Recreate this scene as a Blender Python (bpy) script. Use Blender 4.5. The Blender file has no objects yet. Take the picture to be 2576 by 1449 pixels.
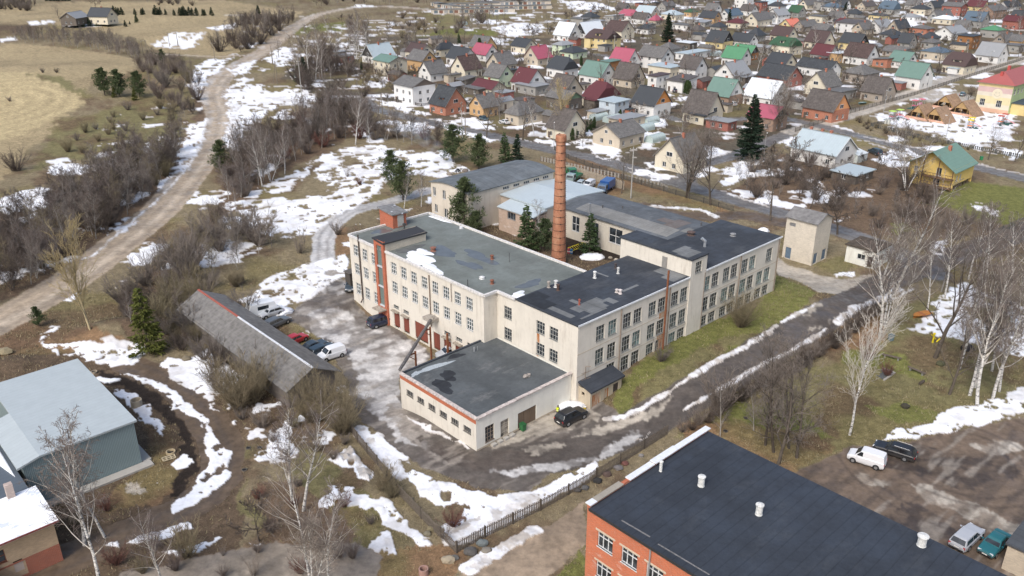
import bpy, math, random
import numpy as np
from mathutils import Matrix, Vector
R_ = math.radians
random.seed(7)
NP = np.random.RandomState(11)
S = bpy.context.scene
COL = S.collection

# ------------------------------------------------------------ camera, light
# pitch 23.457 deg down, roll -0.137 deg, 58 m above the yard, looking along +Y
H = 58.0
PITCH, ROLL, FPX = R_(23.457), R_(-0.137), 2108.2
_f = np.array([0, math.cos(PITCH), -math.sin(PITCH)])
_r = np.array([1.0, 0, 0]); _u = np.cross(_r, _f)
_rt = _r*math.cos(ROLL)+_u*math.sin(ROLL); _up = -_r*math.sin(ROLL)+_u*math.cos(ROLL)
cam = bpy.data.cameras.new('camera'); co = bpy.data.objects.new('camera', cam); COL.objects.link(co)
M4 = Matrix(((_rt[0], _up[0], -_f[0], 0), (_rt[1], _up[1], -_f[1], 0), (_rt[2], _up[2], -_f[2], H), (0, 0, 0, 1)))
co.matrix_world = M4
cam.sensor_width = 36; cam.sensor_fit = 'HORIZONTAL'; cam.lens = 18/math.tan(R_(62.8455/2))
cam.clip_start = 1; cam.clip_end = 9000
S.camera = co
w = bpy.data.worlds.new('World'); S.world = w; w.use_nodes = True
nt = w.node_tree; sky = nt.nodes.new('ShaderNodeTexSky'); sky.sky_type = 'NISHITA'; sky.sun_disc = False
SUN_EL, SUN_AZ = 48, -150
sky.sun_elevation = R_(SUN_EL); sky.sun_rotation = R_(SUN_AZ); sky.air_density = 1.0; sky.dust_density = 4.0; sky.ozone_density = 1.0
hs = nt.nodes.new('ShaderNodeHueSaturation'); hs.inputs['Saturation'].default_value = 1.0
nt.links.new(sky.outputs[0], hs.inputs['Color'])
bg = nt.nodes['Background']; bg.inputs[1].default_value = 0.15
nt.links.new(hs.outputs[0], bg.inputs[0])
sl = bpy.data.lights.new('sun', 'SUN'); sl.energy = 1.35; sl.angle = R_(18); sl.color = (0.985, 0.995, 1.0)
so = bpy.data.objects.new('sun', sl); COL.objects.link(so)
_az = R_(SUN_AZ); sd = Vector((math.sin(_az)*math.cos(R_(SUN_EL)), math.cos(_az)*math.cos(R_(SUN_EL)), math.sin(R_(SUN_EL))))
so.rotation_euler = sd.to_track_quat('Z', 'Y').to_euler()
S.view_settings.view_transform = 'Standard'; S.view_settings.look = 'None'; S.view_settings.gamma = 1
S.view_settings.use_curve_mapping = False
S.view_settings.exposure = 0.42

# ------------------------------------------------------------ frames, noise, terrain
AZA = R_(-42.857)
dA = np.array([math.sin(AZA), math.cos(AZA)]); dB = np.array([math.cos(AZA), -math.sin(AZA)])
OX = np.array([-4.292, 84.444]); ROT0 = -AZA       # factory frame: x = b, y = a
def ab2w(a, b): return OX[0]+dA[0]*a+dB[0]*b, OX[1]+dA[1]*a+dB[1]*b
_TAB = NP.rand(512, 512)
def vnoise(x, y):
    xi = np.floor(x).astype(int); yi = np.floor(y).astype(int); fx = x-xi; fy = y-yi
    fx = fx*fx*(3-2*fx); fy = fy*fy*(3-2*fy)
    a = _TAB[xi % 512, yi % 512]; b = _TAB[(xi+1) % 512, yi % 512]; c = _TAB[xi % 512, (yi+1) % 512]; d = _TAB[(xi+1) % 512, (yi+1) % 512]
    return (a*(1-fx)+b*fx)*(1-fy)+(c*(1-fx)+d*fx)*fy
def fbm(x, y, s, o=4, seed=0):
    t = 0; A = 1; W = 0; x = x/s+seed*17.3; y = y/s+seed*31.7
    for i in range(o): t = t+A*vnoise(x, y); W += A; A *= .55; x = x*2.03+5; y = y*2.03+9
    return t/W
def sst(x, a, b):
    t = np.clip((x-a)/(b-a), 0, 1); return t*t*(3-2*t)
BUMPS = []     # (x, y, height, radius along x, radius along y, rotation)
def Zt(x, y):
    x = np.asarray(x, float); y = np.asarray(y, float)
    dx = x-OX[0]; dy = y-OX[1]; a = dx*dA[0]+dy*dA[1]; b = dx*dB[0]+dy*dB[1]
    z = 2.1*sst(b, 14, 34)*sst(a, -26, -6)*(1-sst(a, 10.5, 26))*(1-sst(b, 65, 80))
    z = z-1.15*sst(a, 9, 19)*(1-sst(a, 42.5, 48))*sst(b, -12, 2)*(1-sst(b, 14, 20))
    for (bx, by, h, rx, ry, ro) in BUMPS:
        ux = (x-bx)*math.cos(ro)+(y-by)*math.sin(ro); uy = -(x-bx)*math.sin(ro)+(y-by)*math.cos(ro)
        z = z+h*np.exp(-(ux/rx)**2-(uy/ry)**2)
    return z
def Z1(x, y): return float(Zt(x, y))
def ray(u, v):
    c = _rt*(u-1288)+_up*(-(v-724.5))+_f*FPX
    return c/np.linalg.norm(c)
def atz(u, v, z):      # point where the line of sight through a photo pixel meets height z
    d = ray(u, v); t = (z-H)/d[2]; return d[0]*t, d[1]*t
def G(u, v):           # the same on the terrain
    z = 0.
    for _ in range(8):
        x, y = atz(u, v, z); z = Z1(x, y)
    return x, y, z
for (u, v, h, rx, ry) in ((90, 215, 5, 75, 60), (290, 838, 2.2, 6, 4), (200, 60, 4, 90, 60), (30, 925, 1.2, 4, 3), (590, 90, 4, 60, 40)):
    x, y = atz(u, v, 0); BUMPS.append((x, y, h, rx, ry, 0.3))
def topx(P):
    c = np.array([P[0], P[1], P[2]-H]); z = c@_f
    return 1288+FPX*(c@_rt)/z, 724.5-FPX*(c@_up)/z

# ------------------------------------------------------------ mesh builder
class MB:
    def __init__(s): s.v = []; s.f = []; s.m = []
    def add(s, vs, fs, m=0):
        o = len(s.v); s.v += [tuple(p) for p in vs]; s.f += [tuple(i+o for i in f) for f in fs]; s.m += [m]*len(fs); return s
    def box(s, cx, cy, cz, sx, sy, sz, rz=0, m=0):     # centre x,y ; bottom z ; sizes
        c, n = math.cos(rz), math.sin(rz); hx, hy = sx/2, sy/2; P = []
        for z in (cz, cz+sz):
            for (x, y) in ((-hx, -hy), (hx, -hy), (hx, hy), (-hx, hy)): P.append((cx+x*c-y*n, cy+x*n+y*c, z))
        return s.add(P, [(3, 2, 1, 0), (4, 5, 6, 7), (0, 1, 5, 4), (1, 2, 6, 5), (2, 3, 7, 6), (3, 0, 4, 7)], m)
    def bb(s, x0, x1, y0, y1, z0, z1, m=0): return s.box((x0+x1)/2, (y0+y1)/2, z0, x1-x0, y1-y0, z1-z0, 0, m)
    def prism(s, poly, z0, z1, m=0):
        n = len(poly); P = [(x, y, z0) for x, y in poly]+[(x, y, z1) for x, y in poly]
        F = [tuple(range(n-1, -1, -1)), tuple(range(n, 2*n))]+[(i, (i+1) % n, n+(i+1) % n, n+i) for i in range(n)]
        return s.add(P, F, m)
    def tube(s, p0, p1, r0, r1=None, n=6, m=0, cap=True):
        r1 = r0 if r1 is None else r1
        p0 = Vector(p0); p1 = Vector(p1); d = (p1-p0)
        if d.length < 1e-6: return s
        d.normalize(); a = d.orthogonal().normalized(); b = d.cross(a); P = []
        for (p, r) in ((p0, r0), (p1, r1)):
            for i in range(n):
                t = 2*math.pi*i/n; P.append(p+a*(r*math.cos(t))+b*(r*math.sin(t)))
        F = [(i, (i+1) % n, n+(i+1) % n, n+i) for i in range(n)]
        if cap: F += [tuple(range(n-1, -1, -1)), tuple(range(n, 2*n))]
        return s.add(P, F, m)
    def lathe(s, prof, n=12, c=(0, 0, 0), m=0):
        P = []; k = len(prof)
        for (r, z) in prof:
            for i in range(n):
                t = 2*math.pi*i/n; P.append((c[0]+r*math.cos(t), c[1]+r*math.sin(t), c[2]+z))
        F = [(j*n+i, j*n+(i+1) % n, (j+1)*n+(i+1) % n, (j+1)*n+i) for j in range(k-1) for i in range(n)]
        return s.add(P, F+[tuple(range(n-1, -1, -1)), tuple(range((k-1)*n, k*n))], m)
    def blob(s, c, r, seed=0, amp=.25, m=0, n=2, flat=1.0):
        import bmesh
        bm = bmesh.new(); bmesh.ops.create_icosphere(bm, subdivisions=n, radius=1); rd = random.Random(seed); o = len(s.v)
        for v in bm.verts:
            k = 1+amp*(rd.random()-.5)*2
            s.v.append((c[0]+v.co.x*r[0]*k, c[1]+v.co.y*r[1]*k, c[2]+max(v.co.z, -flat)*r[2]*k))
        for f in bm.faces: s.f.append(tuple(v.index+o for v in f.verts)); s.m.append(m)
        bm.free(); return s
    def mesh(s, name, mats, smooth=False):
        me = bpy.data.meshes.new(name); me.from_pydata(s.v, [], s.f)
        for x in (mats if isinstance(mats, (list, tuple)) else [mats]): me.materials.append(x)
        me.polygons.foreach_set('material_index', s.m)
        if smooth: me.polygons.foreach_set('use_smooth', [True]*len(s.f))
        me.update(); return me
    def build(s, name, mats, parent=None, loc=None, rz=None, smooth=False):
        return mobj(name, s.mesh(name, mats, smooth), parent, loc, rz)
def mobj(name, me, parent=None, loc=None, rz=None):
    o = bpy.data.objects.new(name, me); COL.objects.link(o)
    if parent: o.parent = parent
    if loc is not None: o.location = loc
    if rz is not None: o.rotation_euler = (0, 0, rz)
    return o
def tag(o, label=None, cat=None, group=None, kind=None):
    for k, v in (('label', label), ('category', cat), ('group', group), ('kind', kind)):
        if v: o[k] = v
    return o
def thing(name, loc, label, cat, rz=0, group=None):
    o = bpy.data.objects.new(name, None); COL.objects.link(o); o.location = loc; o.rotation_euler = (0, 0, rz)
    o.empty_display_size = .5
    return tag(o, label, cat, group)
def kids(o): return KIDS.get(o.name, [])
def copy_tree(o, parent=None):
    c = o.copy(); COL.objects.link(c)
    if parent: c.parent = parent
    for ch in [x for x in o.children]: copy_tree(ch, c)
    return c

# ------------------------------------------------------------ materials
_mc = {}
def mat(key, fn):
    if key not in _mc:
        m = bpy.data.materials.new(str(key) if isinstance(key, str) else '_'.join(str(k) for k in key if not isinstance(k, tuple)))
        m.use_nodes = True; fn(m, m.node_tree, m.node_tree.nodes['Principled BSDF']); _mc[key] = m
    return _mc[key]
def N(t, ty, **k):
    n = t.nodes.new('ShaderNode'+ty)
    for a, b in k.items():
        if a in n.inputs.keys(): n.inputs[a].default_value = b
        else: setattr(n, a, b)
    return n
def L(t, a, b): t.links.new(a, b)
def coord(t, kind='Object', scale=(1, 1, 1)):
    c = N(t, 'TexCoord'); m = N(t, 'Mapping'); m.inputs['Scale'].default_value = scale
    if kind == 'World':
        g = N(t, 'NewGeometry'); L(t, g.outputs['Position'], m.inputs[0])
    else: L(t, c.outputs[kind], m.inputs[0])
    return m.outputs[0]
def noise(t, vec, scale, detail=5, rough=.6, dist=0):
    n = N(t, 'TexNoise', Scale=scale, Detail=detail, Roughness=rough, Distortion=dist); L(t, vec, n.inputs['Vector']); return n.outputs['Fac']
def ramp(t, fac, stops):
    r = N(t, 'ValToRGB'); e = r.color_ramp.elements
    while len(e) < len(stops): e.new(.5)
    for i, (p, c) in enumerate(stops):
        e[i].position = p; e[i].color = (c[0], c[1], c[2], 1) if hasattr(c, '__len__') else (c, c, c, 1)
    L(t, fac, r.inputs[0]); return r.outputs[0]
def mix(t, fac, a, b, mode='MIX'):
    m = N(t, 'Mix'); m.data_type = 'RGBA'; m.blend_type = mode
    for (i, x) in ((0, fac), (6, a), (7, b)):
        if hasattr(x, 'is_output') or hasattr(x, 'links'): L(t, x, m.inputs[i])
        elif i == 0: m.inputs[0].default_value = x
        else: m.inputs[i].default_value = (x[0], x[1], x[2], 1)
    return m.outputs[2]
def bump(t, bs, h, st=.3, d=.02):
    b = N(t, 'Bump', Strength=st, Distance=d); L(t, h, b.inputs['Height']); L(t, b.outputs[0], bs.inputs['Normal'])
def sc(c, k): return tuple(min(1, x*k) for x in c)
def plain(col, rough=.7, metal=0, var=.18, scale=3.0, spec=.4):
    def f(m, t, b):
        v = coord(t); n = noise(t, v, scale, 4)
        c = ramp(t, n, [(.25, sc(col, 1-var)), (.75, sc(col, 1+var))])
        L(t, c, b.inputs['Base Color']); b.inputs['Roughness'].default_value = rough; b.inputs['Metallic'].default_value = metal
        b.inputs['Specular IOR Level'].default_value = spec
    return mat(('plain', col, rough, metal, var, scale), f)
def plaster(col, dirt=.5, stain=(.28, .22, .16)):
    def f(m, t, b):
        v = coord(t); n1 = noise(t, v, .35, 6, .7); n2 = noise(t, v, 2.5, 6, .75)
        c = ramp(t, n1, [(.3, sc(col, .88)), (.7, sc(col, 1.05))])
        vs = coord(t, 'Object', (1.1, 1.1, .13)); n3 = noise(t, vs, 1.3, 7, .8)
        k = ramp(t, n3, [(.52, 0), (.82, dirt)]); c = mix(t, k, c, stain)
        k2 = ramp(t, n2, [(.56, 0), (.75, dirt*.5)]); c = mix(t, k2, c, sc(col, .6))
        L(t, c, b.inputs['Base Color']); b.inputs['Roughness'].default_value = .9
        bump(t, b, noise(t, v, 9, 5), .25, .03)
    return mat(('plaster', col, dirt, stain), f)
def brick(col, mortar=(.42, .38, .33), sc_=1.0, white=0.0, rough=.9):
    def f(m, t, b):
        c0 = N(t, 'TexCoord'); sp = N(t, 'SeparateXYZ'); L(t, c0.outputs['Object'], sp.inputs[0])
        ad = N(t, 'Math'); ad.operation = 'ADD'; L(t, sp.outputs[0], ad.inputs[0]); L(t, sp.outputs[1], ad.inputs[1])
        cb = N(t, 'CombineXYZ'); L(t, ad.outputs[0], cb.inputs[0]); L(t, sp.outputs[2], cb.inputs[1])
        bt = N(t, 'TexBrick', Scale=1.0*sc_); bt.inputs['Brick Width'].default_value = .30; bt.inputs['Row Height'].default_value = .095
        bt.inputs['Mortar Size'].default_value = .010; bt.inputs['Color1'].default_value = (*sc(col, 1.15), 1); bt.inputs['Color2'].default_value = (*sc(col, .78), 1)
        bt.inputs['Mortar'].default_value = (*mortar, 1); L(t, cb.outputs[0], bt.inputs['Vector'])
        v = coord(t); n = noise(t, v, .5, 6, .7); c = mix(t, .45, bt.outputs[0], ramp(t, n, [(.3, sc(col, .72)), (.7, sc(col, 1.2))]))
        if white > 0:
            k = ramp(t, noise(t, coord(t, 'Object', (1, 1, 2.2)), .45, 7, .75), [(.56, 0), (.70, white)]); c = mix(t, k, c, (.62, .55, .5))
        L(t, c, b.inputs['Base Color']); b.inputs['Roughness'].default_value = rough
        bump(t, b, bt.outputs['Fac'], -.4, .02)
    return mat(('brick', col, mortar, sc_, white), f)
def roofm(col, kind='slate', rough=.75, snow=0.0, moss=.25):
    # kind: slate (corrugated fibre cement), metal (ribbed sheet), tile
    def f(m, t, b):
        v = coord(t); n1 = noise(t, v, .7, 6, .7); n2 = noise(t, v, 6, 3)
        c = ramp(t, n1, [(.28, sc(col, .78 if kind != 'metal' else .92)), (.72, sc(col, 1.18 if kind != 'metal' else 1.05))])
        c = mix(t, ramp(t, noise(t, v, 1.7, 6, .8), [(.52, 0), (.72, moss)]), c, sc((col[0]*.6+.03, col[1]*.6+.035, col[2]*.5+.01), .9))
        # courses / ribs run across the slope
        wv = N(t, 'TexWave', Scale=(.45 if kind == 'metal' else 1.2)); wv.wave_type = 'BANDS'; wv.wave_profile = 'SAW'; wv.bands_direction = 'Y'; L(t, v, wv.inputs['Vector'])
        wz = N(t, 'TexWave', Scale=(.9 if kind != 'tile' else 1.6)); wz.wave_type = 'BANDS'; wz.bands_direction = 'Z'; wz.wave_profile = 'SAW'; L(t, v, wz.inputs['Vector'])
        c = mix(t, ramp(t, wv.outputs[1], [(.0, .45), (.12, 0)]), c, sc(col, .6))
        if kind != 'metal':
            c = mix(t, ramp(t, wz.outputs[1], [(.0, .35), (.14, 0)]), c, sc(col, .45))
            vo = N(t, 'TexVoronoi', Scale=1.5); L(t, v, vo.inputs['Vector']); c = mix(t, .25, c, vo.outputs['Distance'], 'OVERLAY')
        if snow > 0: c = mix(t, ramp(t, noise(t, v, .5, 7, .7), [(.66-.3*snow, 0), (.70-.3*snow, 1)]), c, (.85, .87, .9))
        L(t, c, b.inputs['Base Color']); b.inputs['Roughness'].default_value = rough
        b.inputs['Specular IOR Level'].default_value = .3
        bump(t, b, wv.outputs[1], .5, .05)
    return mat(('roof', col, kind, rough, snow, moss), f)
def wood(col, dirt=.4):
    def f(m, t, b):
        v = coord(t); sp = N(t, 'TexWave', Scale=2.2, Distortion=.6); sp.bands_direction = 'DIAGONAL'; sp.wave_profile = 'SAW'; L(t, coord(t, 'Object', (1, 1, .0)), sp.inputs['Vector'])
        c = ramp(t, sp.outputs[1], [(0, sc(col, .4)), (.12, sc(col, .95)), (1, sc(col, 1.1))])
        c = mix(t, .55, c, ramp(t, noise(t, coord(t, 'Object', (3, 3, .3)), 1.5, 6, .7), [(.3, sc(col, .55)), (.7, sc(col, 1.3))]))
        L(t, c, b.inputs['Base Color']); b.inputs['Roughness'].default_value = .9
    return mat(('wood', col), f)
def glass(col=(.025, .03, .035), rough=.12):
    def f(m, t, b):
        v = coord(t); n = noise(t, v, .9, 2)
        L(t, ramp(t, n, [(.35, sc(col, .6)), (.65, sc(col, 2.4))]), b.inputs['Base Color']); b.inputs['Roughness'].default_value = rough
        b.inputs['Specular IOR Level'].default_value = .6
    return mat(('glass', col), f)
def paint(col, rough=.35, dirt=(.16, .14, .12)):
    def f(m, t, b):
        c0 = N(t, 'TexCoord'); sp = N(t, 'SeparateXYZ'); L(t, c0.outputs['Object'], sp.inputs[0])
        mr = N(t, 'MapRange'); mr.inputs[1].default_value = .2; mr.inputs[2].default_value = .75; mr.inputs[3].default_value = .6; mr.inputs[4].default_value = 0; L(t, sp.outputs[2], mr.inputs[0])
        n = noise(t, coord(t), 3, 5, .7); mu = N(t, 'Math'); mu.operation = 'MULTIPLY'; L(t, n, mu.inputs[0]); L(t, mr.outputs[0], mu.inputs[1])
        L(t, mix(t, mu.outputs[0], col, dirt), b.inputs['Base Color']); b.inputs['Roughness'].default_value = rough; b.inputs['Coat Weight'].default_value = .35
    return mat(('paint', col), f)
WHITE = plain((.72, .72, .70), .6); DARKM = plain((.05, .05, .055), .6); GALV = plain((.42, .44, .46), .45, .5)
RUST = plain((.20, .075, .035), .9, var=.45, scale=5); BLACK = plain((.015, .015, .017), .7); GLASS = glass(); GLASSB = glass((.10, .13, .14))
CONC = plaster((.40, .38, .34), .4); WOODG = wood((.16, .14, .12)); SNOWM = plain((.82, .84, .87), .75, var=.05)
# ------------------------------------------------------------ ground sheet
def Gxy(pts): return [G(u, v)[:2] for (u, v) in pts]
def in_poly(px, py, poly):
    x0 = min(p[0] for p in poly); x1 = max(p[0] for p in poly); y0 = min(p[1] for p in poly); y1 = max(p[1] for p in poly)
    out = np.zeros(px.shape, bool); m = (px > x0) & (px < x1) & (py > y0) & (py < y1)
    if not m.any(): return out
    x = px[m]; y = py[m]; c = np.zeros(x.shape, bool); n = len(poly); j = n-1
    for i in range(n):
        xi, yi = poly[i]; xj, yj = poly[j]
        if yi != yj: c ^= ((yi > y) != (yj > y)) & (x < (xj-xi)*(y-yi)/(yj-yi)+xi)
        j = i
    out[m] = c; return out
def dist_line(px, py, pts, width):
    # signed offset and distance to a polyline, only computed close to it
    d = np.full(px.shape, 1e9); s = np.zeros(px.shape)
    for (a, b) in zip(pts[:-1], pts[1:]):
        x0 = min(a[0], b[0])-width; x1 = max(a[0], b[0])+width; y0 = min(a[1], b[1])-width; y1 = max(a[1], b[1])+width
        m = (px > x0) & (px < x1) & (py > y0) & (py < y1)
        if not m.any(): continue
        dx, dy = b[0]-a[0], b[1]-a[1]; q = dx*dx+dy*dy; x = px[m]-a[0]; y = py[m]-a[1]
        t = np.clip((x*dx+y*dy)/q, 0, 1); ex = x-t*dx; ey = y-t*dy; dd = np.hypot(ex, ey); sg = np.sign(dx*y-dy*x)
        dm = d[m]; k = dd < dm; dm[k] = dd[k]; d[m] = dm; sm = s[m]; sm[k] = sg[k]; s[m] = sm
    return d, s
def smooth_line(pts, n=6):
    P = [np.array(p) for p in pts]; out = []
    for i in range(len(P)-1):
        p0 = P[max(i-1, 0)]; p1 = P[i]; p2 = P[i+1]; p3 = P[min(i+2, len(P)-1)]
        for k in range(n):
            t = k/n; out.append(tuple(.5*((2*p1)+(-p0+p2)*t+(2*p0-5*p1+4*p2-p3)*t*t+(-p0+3*p1-3*p2+p3)*t**3)))
    return out+[tuple(P[-1])]
FC = dict(grass=(.22, .18, .112), field=(.35, .28, .165), mown=(.42, .34, .195), olive=(.185, .165, .080), green=(.165, .168, .055), leaf=(.235, .15, .085),
          mud=(.125, .090, .060), dark=(.034, .026, .021), village=(.115, .098, .072), scrub=(.15, .105, .07), gravel=(.41, .33, .24), gravelw=(.54, .46, .36),
          road=(.105, .090, .078), asph=(.135, .117, .10), asphd=(.095, .078, .066), lot=(.24, .205, .165), lane=(.33, .255, .18), conc=(.42, .375, .31), street=(.165, .16, .155), tan=(.50, .45, .38), park=(.165, .122, .088),
          parkd=(.075, .058, .048), slush=(.52, .505, .485), slushd=(.30, .27, .235), ice=(.60, .60, .62), pit=(.03, .025, .022))
# colour regions painted in order: (kind, polygon in photo points)
PAINT = [
 ('village', [(700,195),(830,120),(900,90),(1400,95),(1650,0),(2700,-20),(2700,150),(2420,200),(2060,320),(1950,350),(1850,395),(1740,430),(1700,440),(1400,380),(1100,300),(960,255),(900,250),(800,270)]),
 ('scrub', [(0,560),(130,500),(300,430),(470,360),(500,250),(560,240),(500,330),(460,460),(300,610),(150,700),(0,760)]),
 ('scrub', [(300,760),(420,620),(520,560),(560,440),(620,340),(700,330),(800,250),(960,330),(1120,355),(1110,375),(860,360),(700,440),(560,550),(520,620),(400,700),(640,700),(600,790),(480,830),(330,860)]),
 ('scrub', [(1700,470),(1850,480),(1950,390),(2240,380),(2350,470),(2420,560),(2380,600),(2180,590),(1950,530)]),
 ('field', [(-200,20),(200,5),(560,0),(760,30),(700,70),(560,150),(400,130),(360,100),(220,68),(0,60),(-200,90)]),
 ('field', [(-200,110),(0,108),(120,115),(240,130),(330,145),(350,160),(320,185),(240,200),(150,280),(130,330),(80,370),(-20,470),(-200,600)]),
 ('mown', [(-200,190),(0,180),(90,183),(150,205),(200,240),(215,262),(170,285),(90,325),(0,360),(-200,480)]),
 ('mud', [(-100,65),(60,62),(130,68),(60,78),(-100,85)]),
 ('olive', [(60,185),(150,195),(240,250),(210,245),(150,215)]), 
 ('olive', [(130,330),(300,260),(440,270),(460,330),(380,380),(250,400),(150,400),(60,440)]),
 ('green', [(800,60),(870,55),(860,80),(790,75),(750,90),(720,85)]),
 ('olive', [(1240,20),(1330,10),(1300,45),(1100,70),(1050,30)]),
 ('green', [(1130,70),(1240,75),(1250,90),(1100,88),(1050,95)]),
 ('grass', [(560,545),(850,360),(990,290),(1140,400),(1080,470),(900,640),(700,720),(620,760),(440,700),(500,600)]),
 ('leaf', [(840,590),(880,560),(890,640),(850,650),(835,620)]),
 ('leaf', [(1390,380),(1480,400),(1640,470),(1870,540),(1850,550),(1600,520),(1430,440)]),
 ('grass', [(1560,470),(1680,500),(1800,530),(1700,535),(1560,510)]),
 ('mud', [(1190,590),(1260,550),(1420,560),(1600,610),(1640,680),(1500,720),(1350,700)]), ('dark', [(1400,590),(1560,620),(1590,650),(1480,650),(1410,630)]),
 ('green', [(2380,450),(2576,470),(2760,500),(2760,640),(2576,580),(2500,560),(2330,510)]),
 ('green', [(2240,565),(2300,560),(2300,580),(2250,590)]),
 ('olive', [(2060,660),(2160,640),(2120,700),(2010,660)]),
 ('green', [(1560,960),(1700,850),(1900,760),(1955,690),(2055,735),(2040,765),(1900,850),(1700,975),(1560,1070),(1540,1020)]),
 ('olive', [(1600,985),(1760,880),(1860,840),(1900,840),(1700,970),(1590,1030)]),
 ('olive', [(2150,880),(2290,760),(2576,700),(2800,900),(2700,1000),(2300,1080),(2100,1140),(1950,1180),(1700,1100)]),
 ('green', [(1830,1000),(2000,1040),(2110,1100),(1950,1090),(1800,1040)]), ('green', [(2170,1020),(2280,1010),(2400,1060),(2250,1070)]),
 ('green', [(2140,870),(2260,890),(2330,960),(2240,930),(2130,910)]),
 ('leaf', [(1700,1060),(2060,1090),(2100,1130),(1990,1200),(1750,1130)]), ('leaf', [(2050,880),(2190,760),(2230,850),(2150,890)]),
 ('green', [(1400,1449),(1475,1380),(1475,1449)]), ('green', [(1380,1500),(1475,1375),(1480,1520)]),
 ('mud', [(-60,900),(40,870),(300,900),(420,930),(640,900),(740,980),(700,1080),(600,1070),(600,1160),(600,1400),(100,1520),(-100,1500)]),
 ('leaf', [(-60,850),(60,800),(250,830),(330,850),(200,880),(0,900)]),
 ('dark', [(245,935),(350,960),(430,1010),(490,1090),(500,1180),(450,1260),(400,1230),(460,1180),(455,1110),(400,1050),(370,1000),(260,965)]),
 ('dark', [(395,985),(420,1000),(450,1080),(420,1060),(380,1010)]),
 ('leaf', [(355,1050),(410,1070),(450,1150),(440,1230),(400,1275),(240,1290),(330,1200),(385,1160)]),
 ('conc', [(325,1215),(355,1205),(375,1235),(345,1245),(328,1235)]),
 ('olive', [(610,1120),(760,1100),(880,1190),(960,1300),(930,1400),(700,1360),(600,1300)]),
 ('grass', [(620,1150),(720,1160),(760,1260),(650,1290),(610,1230)]),
 ('scrub', [(640,1220),(760,1210),(900,1340),(860,1449),(700,1449)]),
 ('leaf', [(900,1380),(1060,1370),(1180,1390),(1150,1449),(1000,1500),(880,1480)]),
]
ROADS = [   # object name, colour, centre line, width in metres
 ('gravel_road', 'gravel', [(-330,950),(-120,865),(0,806),(95,755),(200,688),(300,612),(395,535),(460,462),(510,395),(545,335),(552,285),(538,240),(556,198),(600,165),(655,133),(700,100),(735,72),(770,50),(830,30),(930,17),(1050,22),(1180,40)], 9.0),
 ('farm_track', 'gravel', [(600,140),(540,143),(470,140),(400,137)], 4),
 ('farm_track', 'tan', [(760,42),(700,40),(560,38),(460,36)], 3),
 ('village_street', 'street', [(915,252),(935,270),(985,285),(1060,303),(1160,325),(1260,347),(1388,378),(1480,395),(1563,418),(1640,442),(1713,464),(1813,492),(1870,510),(1932,527),(2020,553),(2107,580),(2182,605),(2270,642),(2350,690)], 6),
 ('village_street', 'street', [(1745,478),(1725,452),(1735,428),(1770,412),(1830,397),(1890,375),(1950,350),(1990,332)], 5),
 ('concrete_road', 'tan', [(1990,332),(2040,320),(2110,298),(2200,270),(2300,232),(2420,190),(2576,150),(2760,100)], 6.5),
 ('village_street', 'street', [(1960,296),(2040,312),(2110,330),(2200,352),(2300,380),(2420,412),(2576,450),(2760,500)], 5.5),
 ('village_street', 'street', [(1410,255),(1560,248),(1700,300),(1850,300),(1960,296)], 4.5), ('village_street', 'street', [(1180,170),(1300,180),(1420,215),(1600,215),(1800,250)], 4.5),
 ('village_street', 'street', [(1300,130),(1480,135),(1700,170),(1900,200),(2120,300)], 4.5), ('village_street', 'street', [(1500,60),(1700,50),(1900,80),(2140,130),(2400,190)], 4.5),
 ('asphalt_road', 'road', [(2760,505),(2576,580),(2440,630),(2330,668),(2230,712),(2130,765),(2037,817),(1942,873),(1845,932),(1740,994),(1645,1050),(1560,1095),(1480,1125),(1400,1145),(1320,1160),(1230,1165)], 6.4),
 ('dirt_track', 'mud', [(1620,520),(1700,540),(1790,545),(1880,542),(1960,560),(2020,552)], 6),
 ('dirt_track', 'slush', [(1080,478),(1010,500),(950,515),(890,530),(845,557),(819,590),(812,632),(822,687),(842,730)], 4.5),
 ('dirt_track', 'mud', [(330,920),(410,955),(480,1010),(540,1090),(560,1150),(545,1210),(490,1265),(400,1310),(280,1360),(150,1420),(60,1480)], 5),
]
AREAS = [   # object name, colour, polygon
 ('yard', 'asph', [(715,790),(760,765),(820,700),(885,705),(892,755),(952,812),(1000,826),(1100,900),(1170,880),(1180,900),(1085,900),(1005,948),(1012,1012),(1200,1136),(1434,1008),(1470,985),(1560,1040),(1520,1080),(1560,1100),(1420,1165),(1330,1240),(1200,1225),(1050,1170),(980,1120),(900,1050),(870,960),(840,900),(800,840),(700,800)]),
 ('asphalt_lot', 'lot', [(250,1480),(312,1442),(480,1405),(644,1374),(700,1362),(760,1372),(900,1366),(960,1400),(940,1520),(200,1540)]),
 ('gravel_lane', 'lane', [(1090,1560),(1180,1415),(1260,1378),(1380,1320),(1472,1262),(1476,1370),(1390,1440),(1300,1540)]),
 ('concrete_drive', 'conc', [(1935,640),(1962,650),(1990,668),(2060,690),(2110,703),(2150,700),(2185,690),(2260,705),(2200,740),(2150,755),(2110,742),(2060,735),(2000,705),(1955,690)]),
 ('car_park', 'park', [(1985,1195),(2060,1165),(2140,1122),(2230,1120),(2380,1090),(2480,1065),(2576,1050),(2800,1050),(2900,1500),(2500,1560),(2350,1480)]),
 ('kindergarten_path', 'conc', [(2270,235),(2350,225),(2450,240),(2450,285),(2380,262),(2300,250)]),
]
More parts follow.
